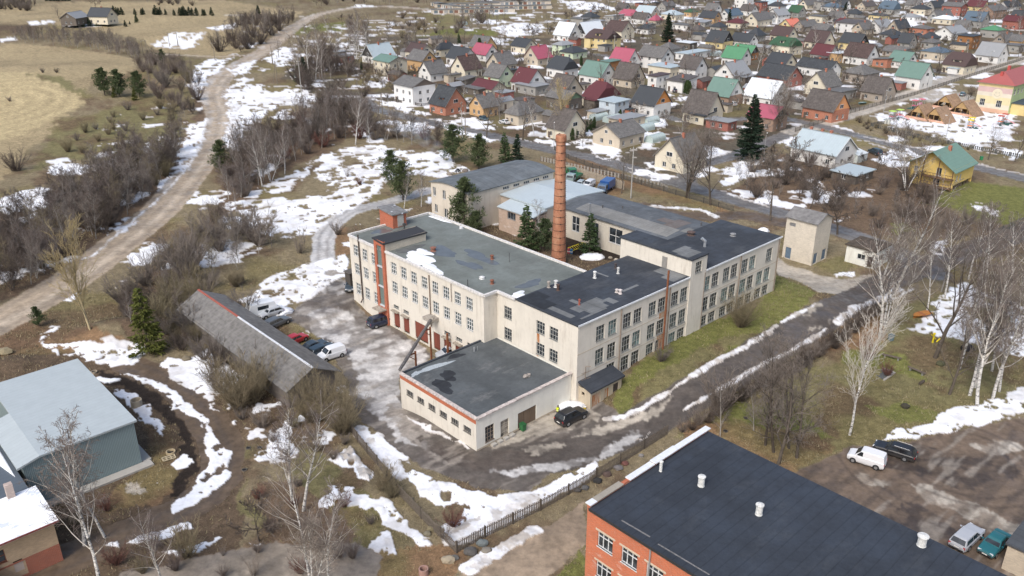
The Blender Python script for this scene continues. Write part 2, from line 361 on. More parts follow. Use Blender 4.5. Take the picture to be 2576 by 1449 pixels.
DETAIL = [  # colour only, over the roads and yards
 ('slush', [(860,770),(930,770),(985,840),(1060,860),(1090,900),(1040,960),(1000,1000),(1012,1070),(1090,1140),(1000,1110),(905,1000),(890,930),(850,870),(770,800),(740,785)]),
 ('slush', [(930,900),(1010,900),(1000,1000),(1012,1060),(1100,1140),(1030,1110),(960,1040),(930,980)]), ('slushd', [(720,760),(800,690),(880,640),(886,720),(830,760),(760,800)]),
 ('slushd', [(960,1010),(1010,1020),(1100,1130),(1180,1170),(1100,1160),(1000,1090)]),
 ('asphd', [(1060,1100),(1190,1140),(1330,1130),(1430,1110),(1390,1150),(1250,1200),(1150,1180),(1040,1110)]),
 ('conc', [(1225,1130),(1434,1010),(1475,1010),(1500,1050),(1450,1080),(1340,1100)]),
 ('slush', [(1220,1190),(1380,1170),(1500,1150),(1600,1090),(1620,1100),(1500,1165),(1400,1190),(1290,1200)]),
 ('asph', [(760,770),(830,700),(890,720),(895,760),(960,815),(930,830),(860,770)]),
 ('parkd', [(2160,1150),(2300,1110),(2450,1150),(2540,1130),(2576,1200),(2420,1230),(2280,1190)]),
 ('parkd', [(2180,1320),(2300,1260),(2400,1330),(2380,1449),(2520,1500),(2450,1520),(2300,1420)]),
 ('conc', [(2300,1225),(2340,1225),(2430,1262),(2500,1290),(2576,1330),(2560,1370),(2480,1330),(2400,1290),(2330,1255)]),
 ('conc', [(2150,1195),(2180,1193),(2245,1210),(2235,1222),(2180,1215)]), ('tan', [(2440,1120),(2540,1105),(2576,1120),(2560,1140),(2470,1135)]),
 ('conc', [(2136,845),(2148,842),(2120,858),(2095,872)]), ('conc', [(2060,760),(2080,765),(2035,795),(2010,800)]), ('conc', [(2150,785),(2165,780),(2075,812),(2040,835),(2030,832)]),
 ('conc', [(1520,1085),(1640,1020),(1700,1000),(1660,1035),(1560,1080)]), ('conc', [(1430,1105),(1520,1060),(1580,1060),(1500,1100)]), ('conc', [(1310,1125),(1370,1115),(1430,1120),(1340,1140)]),
]
SNOW = [
 [(550,545),(580,510),(640,480),(700,450),(770,425),(800,395),(870,370),(960,365),(1060,385),(1110,380),(1135,400),(1180,432),(1110,447),(1040,440),(975,455),(960,490),(900,515),(835,550),(800,585),(720,600),(640,590),(570,575)],
 [(985,300),(1060,310),(1094,330),(1060,338),(990,330),(944,308)], [(979,262),(1084,285),(1060,292),(1000,280)], [(1100,305),(1200,335),(1260,352),(1240,360),(1140,335)],
 [(600,760),(640,735),(680,690),(760,670),(830,650),(884,640),(886,690),(835,712),(800,740),(730,765),(690,785),(640,765)],
 [(430,640),(520,610),(600,600),(660,620),(600,660),(480,680),(400,680)],
 [(560,235),(590,212),(650,212),(690,232),(760,222),(808,245),(770,265),(700,268),(650,300),(610,345),(590,380),(560,375),(575,320),(572,270)],
 [(455,365),(480,320),(515,295),(528,320),(500,380),(455,440),(400,485),(395,470),(440,415),(445,390)],
 [(470,190),(520,150),(590,145),(560,172),(520,200),(512,240),(500,262),(490,230)], [(575,170),(640,150),(640,165),(600,190),(580,190)], [(665,150),(700,120),(745,120),(740,150),(700,170)],
 [(120,405),(160,395),(220,418),(330,385),(400,342),(455,350),(430,385),(360,430),(300,420),(180,440),(130,440)],
 [(0,500),(60,480),(110,468),(130,500),(130,525),(60,540),(0,520)], [(290,580),(345,555),(330,575),(300,590)],
 [(95,860),(160,865),(240,862),(270,840),(320,835),(360,880),(340,915),(280,920),(180,900),(120,880)],
 [(405,915),(440,890),(470,905),(520,878),(560,905),(602,950),(580,990),(545,1000),(548,1040),(500,990),(440,960)],
 [(305,937),(360,945),(420,975),(480,1020),(515,1060),(500,1075),(450,1040),(410,1000),(340,955)],
 [(245,948),(268,940),(300,955),(295,965),(260,968)], [(285,985),(310,980),(345,1000),(340,1020),(375,1015),(380,1050),(410,1100),(380,1085),(330,1040),(315,1015)],
 [(508,1060),(530,1080),(560,1112),(583,1150),(575,1200),(545,1230),(500,1262),(440,1290),(425,1275),(480,1240),(515,1200),(530,1150),(515,1100)],
 [(300,1375),(350,1345),(420,1325),(470,1312),(475,1325),(420,1350),(345,1372)], [(400,1388),(470,1365),(550,1345),(565,1352),(520,1372),(440,1392)], [(255,1370),(290,1358),(290,1380)],
 [(820,1157),(880,1130),(910,1140),(935,1185),(930,1210),(905,1200),(895,1175),(850,1165)],
 [(945,1258),(970,1245),(1000,1260),(1020,1305),(1050,1335),(1095,1370),(1060,1378),(1020,1340),(975,1320),(960,1290)],
 [(930,1100),(955,1085),(975,1105),(1040,1165),(1000,1155),(950,1130)], [(1010,1190),(1040,1180),(1100,1210),(1170,1225),(1228,1250),(1330,1235),(1420,1195),(1500,1160),(1508,1175),(1420,1235),(1300,1305),(1150,1365),(1110,1325),(1170,1300),(1110,1270),(1050,1240)],
 [(1640,1090),(1660,1078),(1625,1100),(1600,1108)], [(1020,1040),(1060,1058),(1180,1128),(1170,1130),(1060,1075)],
 [(2290,830),(2330,780),(2380,730),(2420,708),(2500,745),(2576,765),(2700,800),(2700,920),(2560,890),(2480,880),(2400,850),(2340,845)],
 [(2205,1105),(2260,1075),(2330,1065),(2390,1035),(2480,1010),(2576,985),(2700,950),(2700,1010),(2576,1035),(2480,1070),(2350,1090),(2300,1100)],
 [(2190,290),(2260,278),(2300,290),(2340,268),(2420,270),(2470,268),(2560,275),(2560,330),(2500,368),(2400,362),(2330,335),(2230,315)],
 [(1560,420),(1600,425),(1690,440),(1700,452),(1630,450)], [(1490,385),(1560,405),(1520,405)], [(1610,345),(1650,330),(1690,350),(1650,360),(1640,380),(1600,370)], [(1440,358),(1470,350),(1560,372),(1555,408),(1500,392)],
 [(1810,445),(1850,402),(1900,395),(1930,400),(1900,430),(1850,465),(1820,470)], [(1990,482),(2040,478),(2110,490),(2100,508),(2050,510)], [(2095,480),(2130,470),(2120,490)], [(2090,555),(2130,545),(2120,560)], [(2200,382),(2290,375),(2300,390),(2250,408),(2210,400)],
 [(2435,508),(2460,512),(2520,535),(2510,545),(2460,530)], [(2340,605),(2380,600),(2380,635),(2340,640)], [(2100,690),(2150,680),(2150,695),(2110,700)],
 [(380,115),(430,82),(520,80),(500,110),(470,125),(430,122)], [(520,70),(600,55),(590,70),(540,80)], [(1225,70),(1300,58),(1370,60),(1360,85),(1290,95),(1260,85)], [(1180,45),(1290,55),(1260,62),(1190,60)], [(1200,90),(1290,100),(1250,110)], [(1400,0),(1500,5),(1560,25),(1450,25)],
 [(0,98),(40,93),(40,103),(0,108)], [(60,55),(140,50),(130,62),(80,64)], [(150,62),(260,60),(240,68),(160,68)], [(900,10),(960,18),(880,20)], [(1330,315),(1360,300),(1400,300),(1470,325),(1500,340),(1450,340)],
 [(2400,140),(2460,135),(2480,150),(2420,155)], [(1720,108),(1800,100),(1820,112),(1740,118)], [(1380,220),(1470,225),(1480,240),(1400,240)], [(1960,245),(2000,238),(2030,250),(1980,262)],
 [(1280,590),(1330,585),(1330,600)], [(1460,640),(1490,635),(1510,650),(1470,652)],
]
HOLES = [ [(700,497),(730,480),(769,444),(795,405),(812,410),(790,440),(800,455),(838,470),(800,492),(745,505)], [(860,400),(900,395),(905,410),(870,420)], [(1115,1285),(1150,1262),(1175,1275),(1165,1300),(1130,1305)], [(1110,1240),(1150,1235),(1150,1255),(1120,1255)],
  [(2420,770),(2500,775),(2560,820),(2480,815),(2430,790)], [(150,880),(180,875),(190,890),(160,892)]]
def strips():  # snow banks following the road: (centre line, width)
    return [([(1530,1052),(1580,1045),(1640,1012),(1700,975),(1760,935),(1820,900),(1900,855),(1955,820)], .95), ([(1970,812),(2050,764)], .7), ([(1720,1030),(1800,985),(1900,930),(2000,875),(2080,828)], .7),
            ([(2110,812),(2180,765),(2260,728)], 1.6), ([(2226,760),(2300,725)], .7), ([(1150,1352),(1250,1305),(1330,1265)], 3), ([(1175,1430),(1240,1395),(1340,1335)], 1.6),
            ([(1010,1200),(980,1160),(925,1110),(905,1080)], 1.8), ([(2180,345),(2300,372),(2420,402),(2576,440)], 1.2), ([(2190,362),(2320,398),(2440,425)], 1.1), ([(1640,520),(1760,528),(1800,545)], 1.6), ([(1830,485),(1870,500),(1930,520)], 1.0),
            ([(520,300),(500,380),(430,470),(300,585),(240,640),(215,650)], .8), ([(585,250),(590,300),(570,350)], 3)]
def build_ground():
    dep = np.radians(np.linspace(50, 3.35, 760)); rr = H/np.tan(dep)
    rr = np.concatenate([[0.5, 20, 38], rr, [1020, 1090, 1200, 1400, 1800, 2500, 4000, 7000]])
    az = np.radians(np.concatenate([np.linspace(-180, -42, 36)[:-1], np.linspace(-40, 40, 1100), np.linspace(42, 180, 36)[1:]]))
    nr, na = len(rr), len(az); Rg, Ag = np.meshgrid(rr, az, indexing='ij'); X = Rg*np.sin(Ag); Y = Rg*np.cos(Ag); Z = Zt(X, Y)
    # ragged edges: look the regions up at slightly shaken places
    k = np.clip(Rg/170, .4, 1.5)
    wx = X+(fbm(X, Y, 3.0, 4, 1)-.5)*4.2*k+(fbm(X, Y, .5, 2, 2)-.5)*1.0; wy = Y+(fbm(X, Y, 3.0, 4, 3)-.5)*4.2*k+(fbm(X, Y, .5, 2, 4)-.5)*1.0
    sx = X+(fbm(X, Y, 2.0, 3, 5)-.5)*.9; sy = Y+(fbm(X, Y, 2.0, 3, 6)-.5)*.9
    cname = list(FC); idx = np.zeros(X.shape, int)
    for kind, poly in PAINT: idx[in_poly(wx, wy, Gxy(poly))] = cname.index(kind)
    Cc = np.array([FC[n] for n in cname])[idx]
    n1 = fbm(X, Y, 14, 5, 7); n2 = fbm(X, Y, 1.1, 4, 8); n3 = fbm(X, Y, 45, 4, 9)
    gi = np.isin(idx, [cname.index(q) for q in ('grass', 'olive', 'village', 'leaf')])
    # tufts of greener and browner grass
    t = (sst(n1, .5, .68)*.75*gi)[..., None]; Cc = Cc*(1-t)+np.array([.185, .155, .07])*t
    t = (sst(fbm(X, Y, 7, 4, 12), .52, .66)*.7*gi)[..., None]; Cc = Cc*(1-t)+np.array([.13, .085, .055])*t
    t = (sst(fbm(X, Y, 25, 5, 15), .45, .7)*.45*(idx == cname.index('field')))[..., None]; Cc = Cc*(1-t)+np.array([.21, .165, .10])*t
    mo = (idx == cname.index('mown')); px, py = G(-40, 270)[:2]; ringd = np.hypot((X-px), (Y-py)*.75)
    st = (np.sin(ringd*1.15+fbm(X, Y, 20, 3, 3)*4)*.10*mo)[..., None]; Cc = Cc*(1+st)
    obj = np.zeros(X.shape, int); onames = ['ground']
    def oid(n):
        if n not in onames: onames.append(n)
        return onames.index(n)
    for name, colr, poly in AREAS:
        m = in_poly(sx*.6+wx*.4, sy*.6+wy*.4, Gxy(poly)); obj[m] = oid(name); Cc[m] = FC[colr]
    for name, colr, pts, wd in ROADS:
        ln = smooth_line(Gxy(pts)); d, s = dist_line(sx, sy, ln, wd*.5+.5); m = d < wd/2; obj[m] = oid(name); Cc[m] = FC[colr]
        if colr == 'gravel' and wd > 6:     # paler wheel tracks and darker wet side
            t = (np.exp(-((d*s+1.3)/.9)**2)*.6*m)[..., None]; Cc = Cc*(1-t)+np.array(FC['gravelw'])*t
            t = (np.exp(-((np.abs(d)-.35)/.3)**2)*.4*m)[..., None]; Cc = Cc*(1-t)+np.array((.24, .20, .16))*t; t = (np.exp(-((np.abs(d)-3.1)/.6)**2)*.45*m)[..., None]; Cc = Cc*(1-t)+np.array((.22, .185, .15))*t; t = (sst(fbm(X, Y, 6, 4, 71), .5, .62)*.5*m*(s > 0)*(d > 1.8)*(Rg > 190))[..., None]; Cc = Cc*(1-t)+np.array((.62, .60, .57))*t
        elif name in ('asphalt_road', 'village_street', 'dirt_track', 'concrete_road'):
            t = (np.exp(-((np.abs(d)-.9)/.35)**2)*.45*m)[..., None]; Cc = Cc*(1-t)+np.array(FC['asphd'])*t
    for kind, poly in DETAIL:
        m = in_poly(wx, wy, Gxy(poly)) & (obj > 0); t = (m*np.clip(.35+1.2*sst(fbm(X, Y, 1.6, 5, 21), .42, .58), 0, 1))[..., None]; Cc = Cc*(1-t)+np.array(FC[kind])*t
    hard = obj > 0
    t = (sst(fbm(X, Y, 5, 5, 31), .55, .66)*.5*hard)[..., None]; Cc = Cc*(1-t*.45)
    # wheel ruts and streaks in the yard and car park
    ya = np.isin(obj, [onames.index(q) for q in ('yard', 'car_park')]); rx = X*.75+Y*.66; ry = -X*.66+Y*.75
    t = (sst(fbm(rx*.16, ry*1.1, 1.0, 4, 41), .54, .66)*.45*ya)[..., None]; Cc = Cc*(1-t)+np.array([.07, .055, .045])*t
    t = (sst(fbm(rx*.2, ry*1.3, 1.3, 4, 43), .60, .7)*.5*ya)[..., None]; Cc = Cc*(1-t)+np.array([.36, .32, .27])*t
    cp = obj == onames.index('car_park'); qx, qy = G(2420, 1160)[:2]; rd = np.hypot(X-qx, Y-qy)
    for r0 in (7, 8.6, 12.5, 14.1): t = (np.exp(-((rd-r0)/.22)**2)*.5*cp)[..., None]; Cc = Cc*(1-t)+np.array([.06, .045, .035])*t
    # snow
    sm = np.zeros(X.shape, bool); wx2 = X+(fbm(X, Y, 2.2, 5, 51)-.5)*3.4*k+(fbm(X, Y, 6, 3, 57)-.5)*3*k; wy2 = Y+(fbm(X, Y, 2.2, 5, 52)-.5)*3.4*k+(fbm(X, Y, 6, 3, 58)-.5)*3*k
    for poly in SNOW: sm |= in_poly(wx2, wy2, Gxy(poly))
    for poly in HOLES: sm &= ~in_poly(wx2, wy2, Gxy(poly))
    sp = fbm(X*.8, Y*.8, .8, 4, 53); sm &= ~((sp > .69) & (Rg < 150)); sm &= ~((fbm(X, Y, 2.6, 4, 50) > .76) & (Rg >= 150)); sm &= ~((fbm(X, Y, 3.2, 5, 54) > .66) & (Rg > 130))
    hill = in_poly(X, Y, Gxy([(550,600),(540,500),(860,355),(1200,430),(1000,520),(820,640),(600,800)])); sm &= ~(hill & (fbm(rx*.6, ry*1.2, 2.6, 4, 59) > .655))
    bank = np.zeros(X.shape, bool)
    for pts, wd in strips():
        d, s = dist_line(wx2*.25+X*.75, wy2*.25+Y*.75, smooth_line(Gxy(pts)), wd+1.5); q_ = (d+(fbm(X, Y, 1.5, 4, 55)-.5)*1.3*min(1, wd)) < wd/2; sm |= q_; bank |= q_
    # thin leftovers among the houses and in the brush
    pv = in_poly(X, Y, Gxy([(880,60),(1000,30),(1300,0),(2700,-30),(2700,240),(2560,400),(2300,480),(2050,540),(1850,500),(1500,400),(1100,330),(900,270),(740,250),(740,120)]))
    sm |= pv & (fbm(X, Y, 9, 5, 56) > .625) & (obj != oid('village_street')) & (obj != oid('concrete_road')) & (obj != oid('asphalt_road'))
    far = (Rg > 560) & (X > -60); sm |= far & (fbm(X, Y*1.3, 40, 5, 61) > .63)
    pb = in_poly(X, Y, Gxy([(250,300),(480,250),(640,60),(1000,60),(1000,350),(700,420),(420,650),(100,860),(0,760),(0,500),(200,400)])); sm |= pb & (fbm(X, Y, 6, 5, 62) > .635) & (obj == 0)
    pc = in_poly(X, Y, Gxy([(480,1300),(300,1290),(560,1050),(640,760),(900,560),(1150,440),(1350,560),(1000,700),(900,1050),(1000,1400),(700,1400)])); sm |= pc & (fbm(X, Y, 4, 5, 63) > .655) & (obj == 0)
    SN = oid('snow'); pile = sst(fbm(X, Y, 2.2, 4, 64), .35, .75)
    sf = sm.astype(float)
    for _ in range(2): sf[1:-1, 1:-1] = (sf[1:-1, 1:-1]*2+sf[:-2, 1:-1]+sf[2:, 1:-1]+sf[1:-1, :-2]+sf[1:-1, 2:])/6
    for _ in range(1):
        for c in range(3): q = Cc[..., c]; q[1:-1, 1:-1] = (q[1:-1, 1:-1]*3+q[:-2, 1:-1]+q[2:, 1:-1]+q[1:-1, :-2]+q[1:-1, 2:])/7
    heap = in_poly(X, Y, Gxy(SNOW[27])) | in_poly(X, Y, Gxy(SNOW[23]))
    Z = Z+sf*(.05+.16*pile)+sf*heap*.75*pile+(fbm(X, Y, 1.0, 3, 65)-.5)*.12*(obj == 0)+(fbm(X, Y, .9, 3, 66)-.5)*.05
    dirt = np.clip(sst(fbm(X, Y, 2.5, 5, 67), .5, .68)*.35+heap*.85*sst(fbm(X, Y, 1.0, 5, 68), .42, .56), 0, 1)
    yz = in_poly(X, Y, Gxy(AREAS[0][2])); dirt = np.clip(dirt+yz*.3+bank*(.12+.6*sst(fbm(X, Y, 1.1, 5, 72), .45, .62)), 0, 1)
    ed = 1-sst(sf, .45, .95); dirt = np.clip(dirt+ed*.75+.25*sst(fbm(X, Y, 7, 4, 69), .5, .7), 0, 1); Sc = np.array([.88, .90, .93])*(1-dirt[..., None])+np.array([.46, .42, .375])*dirt[..., None]
    Cc = np.where(sm[..., None], Sc, Cc*(1+(n2-.5)[..., None]*.5)*(1+(n3-.5)[..., None]*.35))
    obj = np.where(sm, SN, obj)
    V = np.stack([X, Y, Z], -1).reshape(-1, 3); CC = np.concatenate([Cc, np.ones(Cc.shape[:2]+(1,))], -1).reshape(-1, 4)
    I = np.arange(nr*na).reshape(nr, na); Q = np.stack([I[:-1, :-1], I[:-1, 1:], I[1:, 1:], I[1:, :-1]], -1).reshape(-1, 4)[:, ::-1]
    fo = obj[:-1, :-1].reshape(-1)
    # facing up
    def gm(m, t, b):
        at = N(t, 'Attribute'); at.attribute_name = 'Col'; v = coord(t, 'World'); n = noise(t, v, 1.1, 8, .75); n5 = noise(t, v, 6, 5, .75)
        c = mix(t, 1, at.outputs['Color'], ramp(t, n, [(.28, .60), (.5, .98), (.72, 1.42)]), 'MULTIPLY'); c = mix(t, 1, c, ramp(t, n5, [(.3, .56), (.7, 1.34)]), 'MULTIPLY')
        L(t, c, b.inputs['Base Color']); b.inputs['Roughness'].default_value = .95; b.inputs['Specular IOR Level'].default_value = .15; bump(t, b, n, .7, .25)
    def hm(m, t, b):
        at = N(t, 'Attribute'); at.attribute_name = 'Col'; v = coord(t, 'World'); n = noise(t, v, 1.3, 7, .7)
        c = mix(t, 1, at.outputs['Color'], ramp(t, n, [(.3, .72), (.7, 1.28)]), 'MULTIPLY')
        L(t, c, b.inputs['Base Color']); L(t, ramp(t, noise(t, v, .35, 5, .7), [(.4, .35), (.6, .85)]), b.inputs['Roughness']); b.inputs['Specular IOR Level'].default_value = .35; bump(t, b, n, .4, .06)
    def snm(m, t, b):
        at = N(t, 'Attribute'); at.attribute_name = 'Col'; v = coord(t, 'World'); n = noise(t, v, 1.6, 6, .7)
        c = mix(t, 1, at.outputs['Color'], ramp(t, n, [(.25, .82), (.6, 1.0)]), 'MULTIPLY')
        L(t, c, b.inputs['Base Color']); b.inputs['Roughness'].default_value = .8; b.inputs['Specular IOR Level'].default_value = .2; bump(t, b, n, .35, .12)
    MG = mat('ground_soil', gm); MH = mat('ground_hard', hm); MS = mat('ground_snow', snm)
    LB = {'snow': 'melting white snow patches lying over grass and yards'}
    for i, nme in enumerate(onames):
        q = Q[fo == i]
        if not len(q): continue
        u, inv = np.unique(q, return_inverse=True); me = bpy.data.meshes.new(nme); me.vertices.add(len(u)); me.vertices.foreach_set('co', V[u].ravel().astype(np.float32))
        me.loops.add(q.size); me.loops.foreach_set('vertex_index', inv.ravel().astype(np.int32)); me.polygons.add(len(q)); me.polygons.foreach_set('loop_start', np.arange(0, q.size, 4, dtype=np.int32))
        me.update(calc_edges=True); me.validate()
        ca = me.color_attributes.new('Col', 'FLOAT_COLOR', 'POINT'); ca.data.foreach_set('color', CC[u].ravel().astype(np.float32))
        me.materials.append(MS if nme == 'snow' else (MG if nme in ('ground',) else MH)); me.polygons.foreach_set('use_smooth', [True]*len(q))
        o = mobj(nme, me); tag(o, kind='stuff' if nme == 'snow' else 'structure')
        if nme == 'snow': tag(o, LB['snow'], 'snow')
        else: o['label'] = {'ground': 'dry late winter grass and bare soil', 'gravel_road': 'wide pale gravel road curving past the fields'}.get(nme, nme.replace('_', ' ')); o['category'] = nme.replace('_', ' ')
    # dry grass blades on the nearer rough ground
    rs = np.random.RandomState(3); ok = (obj == 0) & (Rg < 185) & (Rg > 55) & (np.abs(Ag) < .72) & ~np.isin(idx, [cname.index(q) for q in ('dark', 'mown')])
    wgt = (ok*Rg*np.gradient(Rg, axis=0)*(.25+sst(n1, .35, .6))*(.3+(fbm(X, Y, 2.5, 4, 81) > .5))).ravel(); pk = rs.choice(len(wgt), 70000, p=wgt/wgt.sum()); P = V[pk]+np.concatenate([rs.normal(size=(70000, 2))*.12, np.zeros((70000, 1))], 1)
    a = rs.rand(70000)*6.28; hh = (.12+.32*rs.rand(70000)**2); ln = rs.normal(size=(70000, 2))*.16; wd = .035+.03*rs.rand(70000); d = np.stack([np.cos(a)*wd, np.sin(a)*wd, 0*a], 1)
    T = np.stack([P-d, P+d, P+np.stack([ln[:, 0], ln[:, 1], hh], 1)], 1).reshape(-1, 3); me = bpy.data.meshes.new('dry_grass'); me.vertices.add(len(T)); me.vertices.foreach_set('co', T.astype(np.float32).ravel()); me.loops.add(len(T)); me.loops.foreach_set('vertex_index', np.arange(len(T), dtype=np.int32)); me.polygons.add(len(T)//3); me.polygons.foreach_set('loop_start', np.arange(0, len(T), 3, dtype=np.int32)); me.update(calc_edges=True)
    def gr(m, t, b): v = coord(t, 'World'); L(t, ramp(t, noise(t, v, .8, 6, .8), [(.3, (.10, .075, .045)), (.45, (.20, .17, .085)), (.6, (.36, .30, .19)), (.75, (.46, .39, .27))]), b.inputs['Base Color']); b.inputs['Roughness'].default_value = .9
    me.materials.append(mat('dry_grass', gr)); tag(mobj('dry_grass', me), 'matted dry grass on the rough ground', 'grass', kind='stuff')
build_ground()
# ------------------------------------------------------------ walls with real openings, windows
def wall(mb, x0, y0, x1, y1, z0, z1, holes=(), m=0, depth=.22, mh=None):
    dx, dy = x1-x0, y1-y0; Lw = math.hypot(dx, dy); dx /= Lw; dy /= Lw; ox, oy = dy, -dx; mh = m if mh is None else mh
    holes = [(max(a, .02), min(b, Lw-.02), max(c, z0+.02), min(d, z1-.02)) for a, b, c, d in holes]
    S_ = sorted({0, Lw}|{h[0] for h in holes}|{h[1] for h in holes}); Zs = sorted({z0, z1}|{h[2] for h in holes}|{h[3] for h in holes})
    P = lambda s, z, k=0: (x0+dx*s-ox*k, y0+dy*s-oy*k, z)
    for i in range(len(S_)-1):
        for j in range(len(Zs)-1):
            s = (S_[i]+S_[i+1])/2; z = (Zs[j]+Zs[j+1])/2
            if any(h[0] < s < h[1] and h[2] < z < h[3] for h in holes): continue
            mb.add([P(S_[i], Zs[j]), P(S_[i+1], Zs[j]), P(S_[i+1], Zs[j+1]), P(S_[i], Zs[j+1])], [(0, 1, 2, 3)], m)
    for (a, b, c, d) in holes:
        q = [(a, c), (b, c), (b, d), (a, d)]
        for i in range(4):
            (s0, za), (s1, zb) = q[i], q[(i+1) % 4]
            mb.add([P(s0, za), P(s1, zb), P(s1, zb, depth), P(s0, za, depth)], [(0, 3, 2, 1)], mh)
_wm = {}
def winmesh(w, h, cols, rows, fm, key, sill=True, bar=.05, gm=None):
    k = (round(w, 2), round(h, 2), cols, tuple(rows) if hasattr(rows, '__len__') else rows, key)
    if k not in _wm:
        f = MB(); fr = .06
        f.bb(0, w, .10, .17, 0, fr); f.bb(0, w, .10, .17, h-fr, h); f.bb(0, fr, .10, .17, fr, h-fr); f.bb(w-fr, w, .10, .17, fr, h-fr)
        for i in range(1, cols): f.bb(w*i/cols-bar/2, w*i/cols+bar/2, .11, .165, fr, h-fr)
        rr = rows if hasattr(rows, '__len__') else [i/rows for i in range(1, rows)]
        for r in rr: f.bb(fr, w-fr, .115, .16, h*r-bar/2, h*r+bar/2)
        if sill: f.bb(-.06, w+.06, -.07, .10, -.05, .0)
        g = MB(); g.add([(.01, .172, .01), (w-.01, .172, .01), (w-.01, .172, h-.01), (.01, .172, h-.01)], [(0, 1, 2, 3)]); g.add([(.01, .175, .01), (w-.01, .175, .01), (w-.01, .175, h-.01), (.01, .175, h-.01)], [(0, 3, 2, 1)])
        _wm[k] = (f.mesh('window', fm), g.mesh('pane', gm or GLASS))
    return _wm[k]
def put_windows(root, x0, y0, x1, y1, holes, cols=2, rows=2, fm=None, key='w', sub=True, off=(0, 0), gm=None, bar=.05, name='window'):
    ang = math.atan2(y1-y0, x1-x0); c, s = math.cos(ang), math.sin(ang)
    for (a, b, z0, z1) in holes:
        fme, gme = winmesh(b-a, z1-z0, cols, rows, fm or WHITE, key, gm=gm, bar=bar)
        o = mobj(name, fme, root, (x0+c*a-off[0], y0+s*a-off[1], z0), ang)
        if sub: mobj('pane', gme, o)
TP = []
def FT(name, a, b, z, label, cat, rz=0, group=None):
    x, y = ab2w(a, b); o = thing(name, (x, y, z), label, cat, ROT0+rz, group); o['_o'] = (b, a, z); return o
def fbuild(mb, name, mats, root, smooth=False):
    bx, by, bz = root['_o']; mb.v = [(x-bx, y-by, z-bz) for x, y, z in mb.v]; return mb.build(name, mats, root, smooth=smooth)
def fwin(root, x0, y0, x1, y1, holes, **k):
    bx, by, bz = root['_o']; put_windows(root, x0, y0, x1, y1, [(a, b, c-bz, d-bz) for a, b, c, d in holes], off=(bx, by), **k)
def tar(col, seam='Y', seamd=1.0, patch=.3, light=(.24, .25, .25), sk=.55):
    def f(m, t, b):
        v = coord(t); n = noise(t, v, .22, 6, .65); n2 = noise(t, v, 2.5, 5, .7)
        c = ramp(t, n, [(.3, sc(col, .78)), (.7, sc(col, 1.3))])
        wv = N(t, 'TexWave', Scale=.32*seamd, Distortion=.35); wv.bands_direction = seam; wv.wave_profile = 'SAW'; wv.inputs['Detail'].default_value = 3; L(t, v, wv.inputs['Vector'])
        c = mix(t, ramp(t, wv.outputs[1], [(.0, sk), (.13, 0)]), c, sc(col, .42))
        c = mix(t, ramp(t, noise(t, coord(t, 'Object', (.5, 1, 1)), .35, 6, .7), [(.54, 0), (.66, patch)]), c, light)
        c = mix(t, ramp(t, n2, [(.35, .25), (.5, 0)]), c, sc(col, .5))
        L(t, c, b.inputs['Base Color']); L(t, ramp(t, n, [(.45, .9), (.6, .6)]), b.inputs['Roughness']); b.inputs['Specular IOR Level'].default_value = .25
        bump(t, b, n2, .2, .03)
    return mat(('tar', col, seam, seamd, patch, sk), f)
CREAM = (.68, .635, .55); PL = plaster(CREAM, .7); PLW = plaster((.74, .70, .60), .35); PLG = plaster((.55, .50, .42), .8); TARG = tar((.15, .165, .152), 'Y', .7, .35, (.21, .22, .21), .15); TARD = tar((.046, .052, .062), 'Y', 1.0, .35, (.11, .115, .12))
TARA = tar((.085, .094, .098), 'X', .5, .6, (.20, .20, .195), .08); OBR = brick((.42, .095, .035)); OBRW = brick((.50, .125, .045), white=.65); FRG = plain((.40, .40, .37), .7, var=.3, scale=6); REDD = wood((.20, .055, .035)); COP = plain((.60, .62, .64), .5, .2, var=.2)
def roof_slab(root, poly, z, m, name='roof', th=.22, zf=None):
    mb = MB(); n = len(poly); zf = zf or (lambda x, y: z)
    P = [(x, y, zf(x, y)-th) for x, y in poly]+[(x, y, zf(x, y)) for x, y in poly]
    mb.add(P, [tuple(range(n-1, -1, -1)), tuple(range(n, 2*n))]+[(i, (i+1) % n, n+(i+1) % n, n+i) for i in range(n)])
    return fbuild(mb, name, m, root)
def coping(root, segs, z, w=.35, h=.28, m=None, name='coping'):
    mb = MB()
    for (x0, y0, x1, y1) in segs:
        Ls = math.hypot(x1-x0, y1-y0); n = max(1, int(Ls/1.6)); dx, dy = (x1-x0)/n, (y1-y0)/n
        for i in range(n):
            cx, cy = x0+dx*(i+.5), y0+dy*(i+.5); j = random.uniform(-.015, .015)
            mb.box(cx, cy, z+j, math.hypot(dx, dy)-.015, w, h, math.atan2(dy, dx))
    return fbuild(mb, name, m or COP, root)
